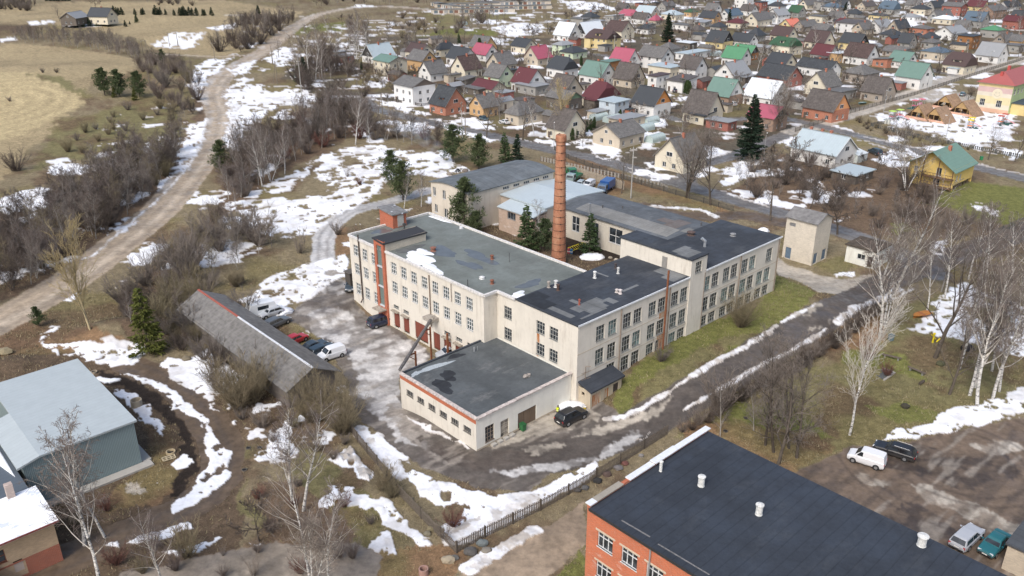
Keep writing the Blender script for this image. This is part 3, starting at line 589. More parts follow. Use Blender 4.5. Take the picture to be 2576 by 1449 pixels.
# ---- the factory, one building with its wings
fac = FT('factory_building', -.9, 16.4, 1.2, 'long cream plastered three storey factory with dark flat roofs and rows of many-paned windows', 'factory')
LW = (13.9, 30.3, 14.4, 47.8)
mb = MB()
rowsL = [(8.4, 10.25), (5.2, 7.05)]
aw = [46.8, 44.2, 41.6, 36.25, 33.65, 31.1, 28.5, 25.95, 23.4, 20.8, 18.2]
hl = [(47.8-a, 47.8-a+1.45, z0, z1) for a in aw for (z0, z1) in rowsL]+[(47.8-a, 47.8-a+1.4, 1.6, 3.5) for a in aw[:3]]
small = [(47.8-a, 47.8-a+1.4, 2.55, 3.05) for a in (36.2, 33.6, 23.4, 20.7, 18.2)]
doors = [(47.8-36.25, 47.8-34.7, -1.0, 1.75), (47.8-33.7, 47.8-32.2, -1.0, 1.75), (47.8-30.7, 47.8-27.5, -1.0, 2.1), (47.8-26.1, 47.8-24.5, -1.1, 1.9), (47.8-23.6, 47.8-21.9, -1.1, 1.6), (47.8-20.9, 47.8-19.2, -1.1, 1.6), (47.8-18.1, 47.8-16.4, -1.1, 1.6)]
wall(mb, 13.9, 47.8, 13.9, 14.4, -1.6, 11.5, hl+small+doors)
wall(mb, 13.9, 14.4, 16.4, 14.4, -1.6, 11.5)
bs = [13.0, 6.6, 4.15]; hs_ = [(14.4-a, 14.4-a+1.55, z0, z1) for a in bs for (z0, z1) in ((8.0, 9.8), (4.75, 6.55))]
wall(mb, 16.4, 14.4, 16.4, -.9, -.6, 11.5, hs_)
fb_ = [19.9, 22.3, 25.3, 27.5, 30.7, 32.8, 35.8, 37.9]; fb2 = [43.4, 45.6, 48.5, 50.6, 53.5, 55.6, 58.3, 60.5]
hf = [(b-16.4, b-16.4+1.7, z0, z1) for b in fb_ for (z0, z1) in ((8.0, 10.2), (4.5, 6.8))]+[(b-16.4, b-16.4+1.7, 1.5, 3.75) for b in fb_[1:]]
hf2 = [(b-16.4, b-16.4+1.8, z0, z1) for b in fb2 for (z0, z1) in ((8.05, 10.35), (4.7, 7.0), (2.25, 3.95))]
bricked = (58.3-16.4, 58.3-16.4+1.8, 8.05, 10.35)
wall(mb, 16.4, -.9, 64.4, -.9, 0, 11.5, hf+[h for h in hf2 if h != bricked])
wall(mb, 64.4, -.9, 64.4, 10.5, 0, 11.5); wall(mb, 64.4, 10.5, 30.3, 10.5, 0, 11.5); wall(mb, 30.3, 10.5, 30.3, 47.8, -.5, 11.5); wall(mb, 30.3, 47.8, 13.9, 47.8, -.5, 11.5)
fbuild(mb, 'wall', PL, fac)
# window rows: cream ones towards the yard, grey many-paned ones elsewhere
WF = plain((.56, .55, .52), .7, var=.25, scale=5)
GL2 = glass((.05, .065, .068)); GL3 = glass((.10, .15, .145))
fwin(fac, 13.9, 47.8, 13.9, 14.4, hl, cols=3, rows=[.36, .70], fm=WHITE, key='fy', gm=GL2, bar=.07)
fwin(fac, 13.9, 47.8, 13.9, 14.4, small, cols=3, rows=1, fm=FRG, key='fs')
fwin(fac, 16.4, 14.4, 16.4, -.9, hs_, cols=3, rows=[.35, .72], fm=FRG, key='fg', gm=GLASS)
rd = random.Random(3)
for hset in (hf, [h for h in hf2 if h != bricked]):
    for h in hset:
        g = rd.choice([GLASS, GL2, GL3, GLASS]); fwin(fac, 16.4, -.9, 64.4, -.9, [h], cols=3, rows=[.36, .72], fm=FRG, key='fg%d' % id(g), gm=g)
mb = MB(); mb.bb(58.32, 60.08, -.84, -.7, 8.07, 10.33); fbuild(mb, 'bricked_window', plaster((.66, .61, .52), .2), fac)
for (a, b, c, d) in doors:
    mb = MB(); x0 = 47.8-b; mb.bb(14.0, 14.08, x0+.04, 47.8-a-.04, c+.3, d-.03); n = 2 if b-a > 2 else 1
    for i in range(n): mb.bb(13.985, 14.0, x0+.1+(b-a)*i/n, x0+.05+(b-a)*(i+1)/n-.08, c+.4, d-.15)
    fbuild(mb, 'garage_door', REDD, fac)
for (a, b, c, d) in small:      # lintel ledges over the garage doors
    mb = MB(); mb.bb(13.35, 13.9, 47.8-b-.15, 47.8-a+.15, 2.0, 2.18); fbuild(mb, 'door_canopy', plain((.30, .26, .21), .9, var=.5), fac)
# roofs
roof_slab(fac, [(14.0, 47.7), (14.0, 14.5), (16.5, 14.5), (16.5, 10.5), (30.2, 10.5), (30.2, 47.7)], 11.42, TARG)
def dz(x, y): return 11.50
roof_slab(fac, [(16.3, -1.02), (39.8, -1.02), (39.8, 10.6), (16.3, 10.6)], 11.62, TARD)
roof_slab(fac, [(43.6, -1.02), (64.55, -1.02), (64.55, 10.65), (43.6, 10.65)], 11.62, TARD)
roof_slab(fac, [(39.8, 10.65), (43.6, 10.65), (43.6, 4), (39.8, 4)], 11.60, TARD)
coping(fac, [(13.9, 47.9, 13.9, 14.4), (13.9, 47.9, 30.4, 47.9), (30.4, 47.9, 30.4, 10.6), (13.9, 14.3, 16.3, 14.3), (16.3, 14.3, 16.3, 10.6)], 11.36, .36, .34, plain((.62, .60, .57), .8, var=.35, scale=4))
mb = MB(); mb.bb(16.3, 39.7, -1.1, -1.0, 11.42, 11.66); mb.bb(43.7, 64.6, -1.1, -1.0, 11.42, 11.66); fbuild(mb, 'gutter', plain((.75, .77, .78), .5), fac)
# stair tower standing over the roofs
mb = MB(); tz = lambda x, y: 14.25
wall(mb, 39.8, 12.1, 39.8, -1.05, 11.3, 14.1); wall(mb, 39.8, -1.05, 43.6, -1.05, 0, 14.1, [(1.05, 2.6, 11.75, 13.5)]); wall(mb, 43.6, -1.05, 43.6, 12.1, 0, 14.1); wall(mb, 43.6, 12.1, 39.8, 12.1, 0, 14.1); wall(mb, 39.8, 12.1, 39.8, 10.4, 0, 11.3); wall(mb, 39.8, -.9, 39.8, -1.05, 0, 11.3)
fbuild(mb, 'stair_tower', plaster(CREAM, .8), fac); roof_slab(fac, [(39.65, -1.2), (43.75, -1.2), (43.75, 12.3), (39.65, 12.3)], 14.3, TARD, 'tower_roof')
fwin(fac, 39.8, -1.05, 43.6, -1.05, [(1.05, 2.6, 11.75, 13.5)], cols=3, rows=[.3, .6], fm=FRG, key='ft')
mb = MB(); mb.bb(39.72, 39.79, 3.2, 4.1, 11.65, 13.4); fbuild(mb, 'roof_door', plain((.25, .24, .22), .8), fac)
# glazed orange stair shaft on the yard side
mb = MB(); wall(mb, 13.55, 40.1, 13.55, 37.5, -1.4, 13.2, [(.62, 1.98, 1.9, 12.3)]); wall(mb, 13.55, 37.5, 13.9, 37.5, -1.4, 13.2); wall(mb, 13.9, 40.1, 13.55, 40.1, -1.4, 13.2); fbuild(mb, 'stair_shaft', OBR, fac)
mb = MB(); wall(mb, 13.9, 37.5, 21.8, 37.5, 11.3, 12.9); wall(mb, 21.8, 37.5, 21.8, 40.1, 11.3, 12.7); wall(mb, 21.8, 40.1, 13.9, 40.1, 11.3, 13.2); fbuild(mb, 'shaft_wall', brick((.56, .50, .40)), fac)
roof_slab(fac, [(13.4, 37.3), (22, 37.3), (22, 40.3), (13.4, 40.3)], 13.3, roofm((.045, .045, .048), 'metal', .6), 'shaft_roof', zf=lambda x, y: 13.25+(y-40)*.10-(x-13)*.02)
g = MB()
for (z0, z1) in ((2.1, 5.2), (5.5, 8.6), (8.9, 12.1)): g.bb(13.72, 13.78, 38.15, 39.45, z0, z1)
def gb(m, t, b):
    bt = N(t, 'TexBrick', Scale=1.0); bt.inputs['Brick Width'].default_value = .22; bt.inputs['Row Height'].default_value = .2; bt.offset = 0; bt.inputs['Mortar Size'].default_value = .02
    for q, c in (('Color1', (.06, .12, .11, 1)), ('Color2', (.10, .17, .15, 1)), ('Mortar', (.25, .26, .24, 1))): bt.inputs[q].default_value = c
    c0 = coord(t); sp = N(t, 'SeparateXYZ'); L(t, c0, sp.inputs[0]); cb = N(t, 'CombineXYZ'); L(t, sp.outputs[1], cb.inputs[0]); L(t, sp.outputs[2], cb.inputs[1]); L(t, cb.outputs[0], bt.inputs['Vector'])
    L(t, bt.outputs[0], b.inputs['Base Color']); b.inputs['Roughness'].default_value = .35
fbuild(g, 'glass_block_panel', mat('glassblock', gb), fac)
mb = MB()
for z in (1.9, 5.25, 8.65): mb.bb(13.5, 13.76, 38.1, 39.5, z, z+.2)
fbuild(mb, 'shaft_ledge', COP, fac)
mb = MB(); mb.bb(13.62, 13.7, 38.2, 39.4, -1, 1.4); fbuild(mb, 'stair_door', plain((.30, .20, .17), .8), fac)
mb = MB(); mb.bb(12.3, 13.6, 37.7, 40.0, 1.5, 1.68); fbuild(mb, 'door_canopy', plain((.33, .29, .24), .9, var=.5), fac)
# orange roof hut with the grey shed roof
mb = MB(); wall(mb, 21.2, 49.4, 21.2, 45.6, 11.2, 14.0); wall(mb, 21.2, 45.6, 23.9, 45.6, 11.2, 13.8); wall(mb, 23.9, 45.6, 23.9, 49.4, 11.2, 13.6); wall(mb, 23.9, 49.4, 21.2, 49.4, 0, 14.0)
wall(mb, 21.2, 49.4, 21.2, 47.8, 0, 11.2); wall(mb, 23.9, 47.8, 23.9, 49.4, 0, 11.2); fbuild(mb, 'roof_hut', OBR, fac)
roof_slab(fac, [(20.9, 45.3), (24.2, 45.3), (24.2, 49.7), (20.9, 49.7)], 14.1, roofm((.20, .20, .20), 'slate', snow=.25), 'hut_roof', zf=lambda x, y: 14.15+(y-47)*.09-(x-21)*.05)
mb = MB(); mb.bb(22.1, 23.3, 45.5, 45.59, 11.6, 13.5); fbuild(mb, 'hut_door', plain((.45, .44, .40), .8, var=.3), fac)
# patches, standing water and leftover snow on the roofs
def sheet(name, pts, z, m, zz=.0): 
    mb = MB(); n = len(pts); mb.add([(x, y, z) for x, y in pts], [tuple(range(n))]); return fbuild(mb, name, m, fac)
def blobpoly(cx, cy, rx, ry, seed, n=22, rot=0):
    r = random.Random(seed); ph = [r.uniform(0, 6.28) for _ in range(4)]; out = []
    for i in range(n):
        t = 2*math.pi*i/n; k = 1+.22*math.sin(2*t+ph[0])+.16*math.sin(3*t+ph[1])+.10*math.sin(5*t+ph[2])+.06*math.sin(8*t+ph[3])
        x, y = rx*k*math.cos(t), ry*k*math.sin(t); out.append((cx+x*math.cos(rot)-y*math.sin(rot), cy+x*math.sin(rot)+y*math.cos(rot)))
    return out
WET = mat('wet_roof', lambda m, t, b: (L(t, ramp(t, noise(t, coord(t), .8, 3), [(.3, (.09, .098, .10)), (.7, (.13, .14, .145))]), b.inputs['Base Color']), setattr(b.inputs['Roughness'], 'default_value', .2)))
for (x, y, rx, ry, sd_) in ((20.6, 31.5, 1.4, 3.0, 1), (23.3, 26, 1.1, 3.8, 2), (20.0, 24.5, .9, 2.6, 9), (17.5, 36, 2.2, 1.2, 4), (19, 46, 1.8, 1.0, 5)): sheet('standing_water', blobpoly(x, y, rx, ry, sd_), 11.426, WET)
sheet('standing_water', blobpoly(21.5, 13.2, 1.9, 1.1, 8), 11.427, WET)
def fs(root, pts, z, h=.07):
    mb = MB(); n = len(pts); cx = sum(p[0] for p in pts)/n; cy = sum(p[1] for p in pts)/n; P = [(x, y, z) for x, y in pts]+[(cx+(x-cx)*.86, cy+(y-cy)*.86, z+h) for x, y in pts]
    mb.add(P, [(i, (i+1) % n, n+(i+1) % n, n+i) for i in range(n)]+[tuple(range(n, 2*n))]); return fbuild(mb, 'roof_snow', SNOWM, root, True)
fs(fac, blobpoly(16.1, 31.8, 1.6, 3.6, 21), 11.428); fs(fac, blobpoly(15.2, 27.5, .8, 2.6, 22), 11.428); fs(fac, blobpoly(18.3, 33.5, 1.0, 1.5, 24), 11.429); fs(fac, blobpoly(17.8, 11.6, 1.3, .8, 23), 11.43)
fs(fac, [(29.4, 46.8), (30.1, 46.8), (30.1, 41), (29.6, 43)], 11.428)
PATCH = tar((.15, .155, .155), 'X', .5, .5)
for i, (x0, x1, y0, y1) in enumerate([(19.3, 24.6, 1.6, 3.4), (20.2, 23.8, .4, 1.6), (24.6, 25.8, .4, 2.2), (17.2, 18.2, 1.2, 6.2), (21, 21.8, 3.4, 5.2), (28.5, 32, 2.0, 2.5), (36.5, 39.6, -.5, 1.8), (37.6, 39.7, 1.8, 4), (18, 23, .0, .35), (31, 31.4, 7, 9.3)]): sheet('roof_patch', [(x0, y0), (x1, y0), (x1, y1), (x0, y1)], 11.626+.002*i, PATCH)
for i, (x0, x1, y0, y1) in enumerate([(16.6, 20.2, 7.8, 10.3), (16.6, 19, 5.4, 7.8)]): sheet('roof_patch', [(x0, y0), (x1, y0), (x1, y1), (x0, y1)], 11.66+.003*i, tar((.028, .031, .036), 'Y', 2.5, .05))
for i, (x0, x1, y0, y1) in enumerate([(39.9, 43.2, -.3, 1.8), (40.3, 43.6, 1.8, 3)]): sheet('roof_patch', [(x0, y0), (x1, y0), (x1, y1), (x0, y1)], 14.305+.002*i, PATCH)
# vents, mushroom caps, drains, flues
def vent(x, y, z, h, r, col, cap=1.4, name='roof_vent'):
    mb = MB(); mb.lathe([(r*1.5, 0), (r, .08), (r, h), (r*cap, h), (r*cap, h+.08), (.01, h+.22)], 10, (x, y, z)); return fbuild(mb, name, plain(col, .7, var=.35, scale=6), fac, False)
for (x, y, h, r, c) in ((19.7, 32.9, .5, .35, (.22, .10, .07)), (24, 24, .55, .22, (.2, .08, .05)), (17.7, 16.9, .5, .22, (.2, .08, .05)), (17.9, 19.3, .2, .3, (.6, .6, .58)), (29.6, 38, .2, .25, (.6, .6, .6))): vent(x, y, 11.42, h, r, c)
for (x, y, h, r, c) in ((34.4, 8.4, .7, .18, (.06, .05, .05)), (29.5, 8.1, .9, .2, (.62, .62, .6)), (33.2, 6.9, .8, .17, (.5, .5, .48)), (22.3, 10.2, .8, .2, (.3, .27, .24)), (23.1, 9.6, .9, .22, (.55, .55, .53)), (22.5, 8.6, .8, .2, (.08, .05, .04)), (21.1, 3.3, .7, .12, (.3, .08, .05)), (27.9, 2.6, .35, .2, (.5, .45, .42)), (54.4, 9.5, .45, .5, (.10, .07, .06)), (59, 4.6, .3, .35, (.25, .25, .25)), (47.1, 9.5, .8, .14, (.35, .35, .35)), (27.9, 2.0, .5, .2, (.55, .5, .48))): vent(x, y, 11.62, h, r, c)
mb = MB(); mb.tube((51.5, 4.8, 11.6), (51.5, 4.8, 12.6), .24, n=10); mb.tube((51.5, 4.8, 12.5), (51.1, 5.2, 13.0), .26, n=10); fbuild(mb, 'roof_vent', GALV, fac)
mb = MB(); mb.tube((25.1, 21.3, 11.4), (25.1, 21.3, 12.9), .04, n=5); mb.tube((14.4, 18.3, 11.4), (14.4, 18.3, 12.6), .06, n=5); mb.tube((21.6, 43.0, 11.4), (21.6, 43.0, 12.9), .13, n=8); mb.tube((21.6, 43.0, 12.6), (21.6, 43.0, 12.9), .3, n=8); fbuild(mb, 'roof_pipe', plain((.06, .06, .06), .7), fac)
def pipe(pts, r, m, name='drainpipe'):
    mb = MB()
    for a, b in zip(pts[:-1], pts[1:]): mb.tube(a, b, r, n=7)
    return fbuild(mb, name, m, fac)
DP = plain((.28, .22, .17), .8, .3, var=.4)
for x in (24.7, 35.2, 43.4, 52.9, 63.9): pipe([(x, -1.05, 11.3), (x, -1.05, 1.9)], .075, DP)
pipe([(34.0, -1.35, 1.6), (34.0, -1.35, 14.3)], .15, RUST, 'rusty_flue'); pipe([(13.72, 44.8, 12.4), (13.72, 44.8, 1.2), (13.3, 44.8, .6)], .12, plain((.08, .06, .05), .8), 'black_flue'); pipe([(13.75, 26.4, 11.0), (13.75, 26.4, 2.6)], .09, DP)
pipe([(13.75, 21.3, 11.2), (13.75, 21.3, 8.4)], .05, DP)
# rust runs below the flue and the gutters
RS = mat('rust_run', lambda m, t, b: (L(t, ramp(t, noise(t, coord(t, 'Object', (3, 1, .35)), 1.1, 6, .75), [(.42, (.50, .43, .33)), (.56, (.42, .16, .05)), (.72, (.25, .09, .03))]), b.inputs['Base Color']), setattr(b.inputs['Roughness'], 'default_value', .95)))
for (x0, x1, z0, z1) in ((33.0, 34.7, 3.8, 4.45), (33.2, 34.9, 7.05, 7.95), (33.4, 34.5, 1.3, 3.7)): 
    mb = MB(); mb.bb(x0, x1, -.915, -.905, z0, z1); fbuild(mb, 'rust_stain', RS, fac)
mb = MB(); mb.bb(16.385, 16.395, 6.0, 6.5, 6.6, 7.95); mb.bb(16.385, 16.395, 6.1, 6.5, 3.9, 4.7); fbuild(mb, 'rust_stain', RS, fac)
mb = MB()
for z in (4.1, 7.35): mb.bb(16.42, 64.38, -.93, -.902, z, z+.06)
fbuild(mb, 'string_course', plaster((.50, .42, .31), .7), fac)
mb = MB(); mb.tube((18.0, -1.0, 3.0), (18.0, -1.0, 5.2), .04, n=5); mb.tube((18, -1, 5.2), (18.2, -1.7, 5.4), .04, n=5); mb.tube((17.2, -1, 4.4), (18.8, -1.2, 4.4), .03, n=4); mb.tube((17.2, -1, 3.4), (18.8, -1.2, 3.4), .03, n=4); fbuild(mb, 'wall_bracket', DP, fac)

# ---- flat roofed front annex
anx = FT('factory_annex', 0, 0, 0, 'single storey flat roofed annex with orange fascia band and white end wall', 'annex')
mb = MB(); hw = [(15.2-a, 15.2-a+1.45, 1.85, 2.7) for a in (13.9, 11.6, 9.3, 7.0, 4.75, 2.4)]
wall(mb, 0, 15.2, 0, 0, -1.4, 3.75, hw); fbuild(mb, 'side_wall', PL, anx)
mb = MB(); wall(mb, 0, 15.2, 0, 0, 3.751, 4.45); fbuild(mb, 'fascia_band', brick((.46, .13, .06), mortar=(.4, .2, .13)), anx)
mb = MB(); hd = [(1.4, 2.85, .55, 2.75), (3.9, 5.3, .1, 2.45), (6.8, 10.0, .0, 2.35)]
wall(mb, 0, 0, 16.35, 0, -1, 4.45, hd); wall(mb, 16.35, 0, 16.35, 15.2, -1, 4.45); wall(mb, 13.9, 15.2, 0, 15.2, -1.5, 4.45); fbuild(mb, 'end_wall', plaster((.80, .78, .70), .3), anx)
for i in range(1): pass
fwin(anx, 0, 15.2, 0, 0, hw, cols=4, rows=1, fm=plain((.30, .28, .25), .8), key='aw')
fwin(anx, 0, 0, 16.35, 0, [hd[0]], cols=3, rows=4, fm=plain((.25, .2, .16), .8), key='ad'); fwin(anx, 0, 0, 16.35, 0, [hd[1]], cols=2, rows=4, fm=plain((.45, .41, .34), .8), key='ae', name='glazed_door', gm=glass((.2, .18, .15)))
mb = MB()
for i in range(3): mb.bb(6.85+i*1.06, 7.85+i*1.06, .1, .17, .03, 2.32)
fbuild(mb, 'sliding_door', wood((.17, .12, .08)), anx)
roof_slab(anx, [(.2, .2), (16.2, .2), (16.2, 15.0), (.2, 15.0)], 4.32, TARA)
coping(anx, [(0.1, 15.2, .1, -.1), (.1, 0, 16.3, 0)], 4.43, .5, .16, plain((.50, .44, .40), .8, var=.5, scale=3)); mb = MB(); mb.bb(.2, 16.2, 15.0, 15.3, 4.1, 4.5); fbuild(mb, 'back_kerb', TARD, anx)
root = anx
def asheet(name, pts, z, m): mb = MB(); n = len(pts); mb.add([(x, y, z) for x, y in pts], [tuple(range(n))]); return fbuild(mb, name, m, anx)
DKP = tar((.03, .033, .038), 'Y', .2, .0)
asheet('dark_patch', blobpoly(4.4, 10.6, 1.0, 1.4, 31), 4.326, DKP); asheet('dark_patch', blobpoly(2.2, 9.0, .9, 2.2, 32), 4.324, DKP); asheet('dark_patch', blobpoly(8.5, 14.1, 1.3, .55, 33), 4.325, DKP)
asheet('frost', blobpoly(4.4, 13.7, 2.8, .5, 34, rot=-.05), 4.328, plain((.36, .40, .42), .7, var=.4, scale=6)); asheet('frost', blobpoly(1.6, 13.9, .9, .4, 35, rot=.5), 4.329, plain((.36, .40, .42), .7, var=.4, scale=6))
mb = MB(); mb.tube((11.2, 13.4, 4.3), (11.2, 13.4, 5.0), .09, n=7); mb.tube((11.8, 13.4, 4.3), (11.8, 13.4, 4.9), .04, n=5); fbuild(mb, 'roof_pipe', GALV, anx)
mb = MB(); mb.blob((11.6, 3.4, 4.45), (.5, .35, .25), 3, .4); fbuild(mb, 'rubble', plain((.3, .27, .24), .9, var=.5), anx)
mb = MB()
for i in range(4): mb.bb(2.0+i*1.0, 2.7+i*1.0, -.75, -.25, -.1, .28)
fbuild(mb, 'step_block', CONC, anx)
mb = MB(); mb.bb(-.02, 16, -.03, -.004, -.2, .22); fbuild(mb, 'plinth', plaster((.50, .43, .33), .7), anx)
# ---- lean-to with rusty doors at the corner
ln = FT('lean_to', -2.9, 16.9, 0, 'small dirty cream lean-to with black tar roof and rust eaten doors beside the annex', 'shed')
mb = MB(); wall(mb, 16.9, -.9, 16.9, -2.95, -.5, 2.7, [(.5, 1.0, 1.6, 2.1)]); wall(mb, 16.9, -2.95, 23.1, -2.95, -.5, 2.5, [(.35, 2.0, .1, 1.95), (2.75, 3.65, .1, 1.95), (4.5, 5.6, .2, 2.0)]); wall(mb, 23.1, -2.95, 23.1, -.9, -.5, 2.7); fbuild(mb, 'wall', plaster((.50, .43, .32), .9), ln)
for (x0, x1, z0, z1, mm) in ((17.25, 18.9, .1, 1.95, RS), (19.65, 20.55, .1, 1.95, RS), (21.4, 22.5, .2, 2.0, wood((.06, .045, .04)))):
    mb = MB(); mb.bb(x0+.03, x1-.03, -2.85, -2.8, z0+.03, z1-.03); fbuild(mb, 'door', mm, ln)
roof_slab(ln, [(16.7, -3.25), (23.4, -3.25), (23.4, -.9), (16.7, -.9)], 3, TARD, zf=lambda x, y: 2.75+(y+3.2)*.3)
# ---- north wing, its grey roof with a shallow ridge
nw = FT('workshop_wing', 10.6, 62.3, 0, 'low cream workshop wing with patched grey felt roof behind the brick chimney', 'workshop')
hn = [(47-43.2, 47-41.2, 1.8, 4.9), (47-38.2, 47-36.2, 1.6, 4.9), (47-33.5, 47-30.2, 2.0, 5.0), (47-26, 47-25, 2.9, 4.2)]
mb = MB(); wall(mb, 62.3, 47, 62.3, 10.6, -.3, 5.95, hn); wall(mb, 75, 10.6, 75, 47, -.3, 5.6); wall(mb, 62.3, 10.62, 75, 10.62, -.3, 6.2); wall(mb, 75, 47, 62.3, 47, -.3, 6.2); fbuild(mb, 'wall', plaster((.60, .55, .46), .95), nw)
rz_ = lambda x, y: 6.05+.55*max(0, 1-((x-68.6)/6.6)**2)
mbn = MB(); xs = [62.0, 63.5, 65.2, 67, 68.6, 70.2, 72, 73.7, 75.3]
P = [(x, y, rz_(x, y)) for y in (10.6, 47.1) for x in xs]; n = len(xs); mbn.add(P, [(i, i+1, n+i+1, n+i) for i in range(n-1)]); P2 = [(x, y, rz_(x, y)-.2) for y in (10.6, 47.1) for x in xs]; mbn.add(P2, [(n+i, n+i+1, i+1, i) for i in range(n-1)]); mbn.bb(61.97, 62.03, 10.6, 47.1, 5.83, 6.06); mbn.add([(x, 47.1, rz_(x, 0)) for x in xs]+[(x, 47.1, rz_(x, 0)-.35) for x in xs], [(i+1, i, n+i, n+i+1) for i in range(n-1)])
fbuild(mbn, 'roof', tar((.105, .115, .125), 'Y', 1.1, .3), nw)
def rsheet(x0, x1, y0, y1, m, dz=.012):
    k = [x0]+[x for x in xs if x0 < x < x1]+[x1]; mb = MB(); n = len(k); import bisect
    def zz(x):
        i = max(0, min(len(xs)-2, bisect.bisect(xs, x)-1)); t = (x-xs[i])/(xs[i+1]-xs[i]); return rz_(xs[i], 0)*(1-t)+rz_(xs[i+1], 0)*t
    mb.add([(x, y, zz(x)+dz) for y in (y0, y1) for x in k], [(i, i+1, n+i+1, n+i) for i in range(n-1)]); fbuild(mb, 'roof_felt_patch', m, nw)
rsheet(63.0, 67.0, 20.5, 43, tar((.20, .20, .19), 'Y', 1.6, .5, (.26, .25, .23)), .012); rsheet(67.0, 72.0, 21.5, 24.5, tar((.15, .13, .12), 'X', 1, .2), .013); rsheet(68.2, 70.5, 22, 27, tar((.14, .12, .11), 'X', 1, .2), .02); rsheet(64.5, 68, 14.5, 17.0, tar((.22, .22, .21), 'Y', 1.6, .3), .014); rsheet(66.5, 69, 18.5, 20.2, tar((.2, .2, .19), 'Y', 1.6, .3), .016)
fwin(nw, 62.3, 47, 62.3, 10.6, hn[:3], cols=2, rows=2, fm=WHITE, key='nw', bar=.09); fwin(nw, 62.3, 47, 62.3, 10.6, hn[3:], cols=1, rows=1, key='nx')
mb = MB(); mb.tube((61.6, 38.0, 1.5), (61.6, 38.0, 8.6), .16, n=8); mb.tube((61.6, 38, 8.5), (61.6, 38, 8.8), .24, n=8); fbuild(mb, 'flue', GALV, nw)
for (x, y) in ((66.5, 39), (69, 36), (68, 17.5), (72, 19.5), (65, 13.2)): mb = MB(); mb.tube((x, y, 6.2), (x, y, 7.1), .1, n=6); mb.tube((x, y, 6.9), (x, y, 7.1), .2, n=6); fbuild(mb, 'roof_vent', plain((.12, .12, .12), .7), nw)
# ---- light blue roofed middle workshop
lb = FT('metal_roofed_workshop', 47, 55.5, 0, 'workshop with pale blue ribbed metal roof and bare brick porch beside the chimney', 'workshop')
mb = MB(); wall(mb, 59, 60.6, 59, 47.1, -.3, 6.2, [(1.6, 2.8, 2, 4), (8, 9.2, 4.2, 5.2)]); wall(mb, 59, 47.1, 76, 47.1, -.3, 6.2); wall(mb, 76, 47.1, 76, 60.5, -.3, 5.9); fbuild(mb, 'wall', plaster((.46, .39, .32), .95), lb)
mb = MB(); wall(mb, 55.3, 57.2, 55.3, 47.2, -.3, 5.0, [(2.6, 5.0, 3.2, 4.6)]); wall(mb, 55.3, 47.2, 59, 47.2, -.3, 5.0, [(.9, 1.9, 3.0, 4.4), (.8, 2.2, .4, 1.9)]); wall(mb, 59, 57.2, 55.3, 57.2, -.3, 5.0); fbuild(mb, 'porch_wall', brick((.46, .34, .26), white=.8), lb)
LBM = roofm((.45, .51, .53), 'metal', .35, moss=.05)
roof_slab(lb, [(58.6, 47.0), (76.4, 47.0), (76.4, 60.5), (58.6, 60.5)], 6.4, LBM, zf=lambda x, y: 6.25+.6*(1-abs(x-68)/9.4)); roof_slab(lb, [(55.0, 46.9), (59.0, 46.9), (59.0, 57.4), (55.0, 57.4)], 5.3, LBM, 'porch_roof', zf=lambda x, y: 5.15+(x-55)*.2)
mb = MB(); mb.add([(58.6, 47.02, 6.28), (76.4, 47.02, 6.28), (76.4, 60.48, 6.28), (58.6, 60.48, 6.28), (68, 47.02, 6.9), (68, 60.48, 6.9)], [(0, 4, 5, 3), (4, 1, 2, 5), (0, 1, 4), (3, 5, 2)]); fbuild(mb, 'roof_fold', LBM, lb)
fwin(lb, 55.3, 57.2, 55.3, 47.2, [(2.6, 5.0, 3.2, 4.6)], cols=3, rows=1, key='lb', fm=plain((.3, .3, .3))); fwin(lb, 55.3, 47.2, 59, 47.2, [(.9, 1.9, 3.0, 4.4), (.8, 2.2, .4, 1.9)], cols=2, rows=1, key='lc')
# ---- two storey hall with the vaulted grey roof
hb = FT('vaulted_hall', 60.7, 50, 0, 'two storey beige hall with shallow vaulted grey roof and white framed windows', 'workshop')
hh = [(10.6, 11.6, 5.2, 7.1), (7.3, 8.3, 5.2, 7.1), (1.1, 2.3, 5.2, 7.1), (10.2, 11.2, 1.6, 3.4), (6.8, 8.0, 1.2, 3.2)]; hh = [(12.2-b, 12.2-a, c, d) for a, b, c, d in hh]
mb = MB(); wall(mb, 50, 72.8, 50, 60.6, -.4, 8.0, hh); hx = [(9.6, 11.4, 6.9, 7.5), (12.6, 14.4, 6.9, 7.5), (15.6, 17.4, 6.9, 7.5), (18.6, 20.4, 6.9, 7.5), (21.4, 23.2, 6.9, 7.5)]
wall(mb, 50, 60.6, 74.6, 60.6, -.4, 8.0, hx); wall(mb, 74.6, 60.6, 74.6, 72.8, -.4, 8.0); wall(mb, 74.6, 72.8, 50, 72.8, -.4, 8.0); ys = [60.6+12.2*i/10 for i in range(11)]; vz = lambda y: 8.0+.85*(1-((y-66.7)/6.1)**2)
mb.add([(50, y, 8.0) for y in ys]+[(50, y, vz(y)) for y in ys], [(i+1, i, 11+i, 12+i) for i in range(10)]); fbuild(mb, 'wall', plaster((.62, .56, .47), .7), hb)
mb = MB(); ye = [60.3+12.8*i/10 for i in range(11)]; mb.add([(x, y, vz(min(max(y, 60.6), 72.8))+.14-(.0)) for x in (49.7, 75) for y in ye]+[(x, y, vz(min(max(y, 60.6), 72.8))-.06) for x in (49.7, 75) for y in ye], [(i, 11+i, 12+i, i+1) for i in range(10)]+[(22+i+1, 22+i, i, i+1) for i in range(10)]+[(0, 11, 33, 22)]); fbuild(mb, 'roof', tar((.13, .145, .155), 'X', .5, .3), hb)
fwin(hb, 50, 72.8, 50, 60.6, hh, cols=2, rows=1, key='hb', bar=.1); fwin(hb, 50, 60.6, 74.6, 60.6, hx, cols=3, rows=1, key='hc')
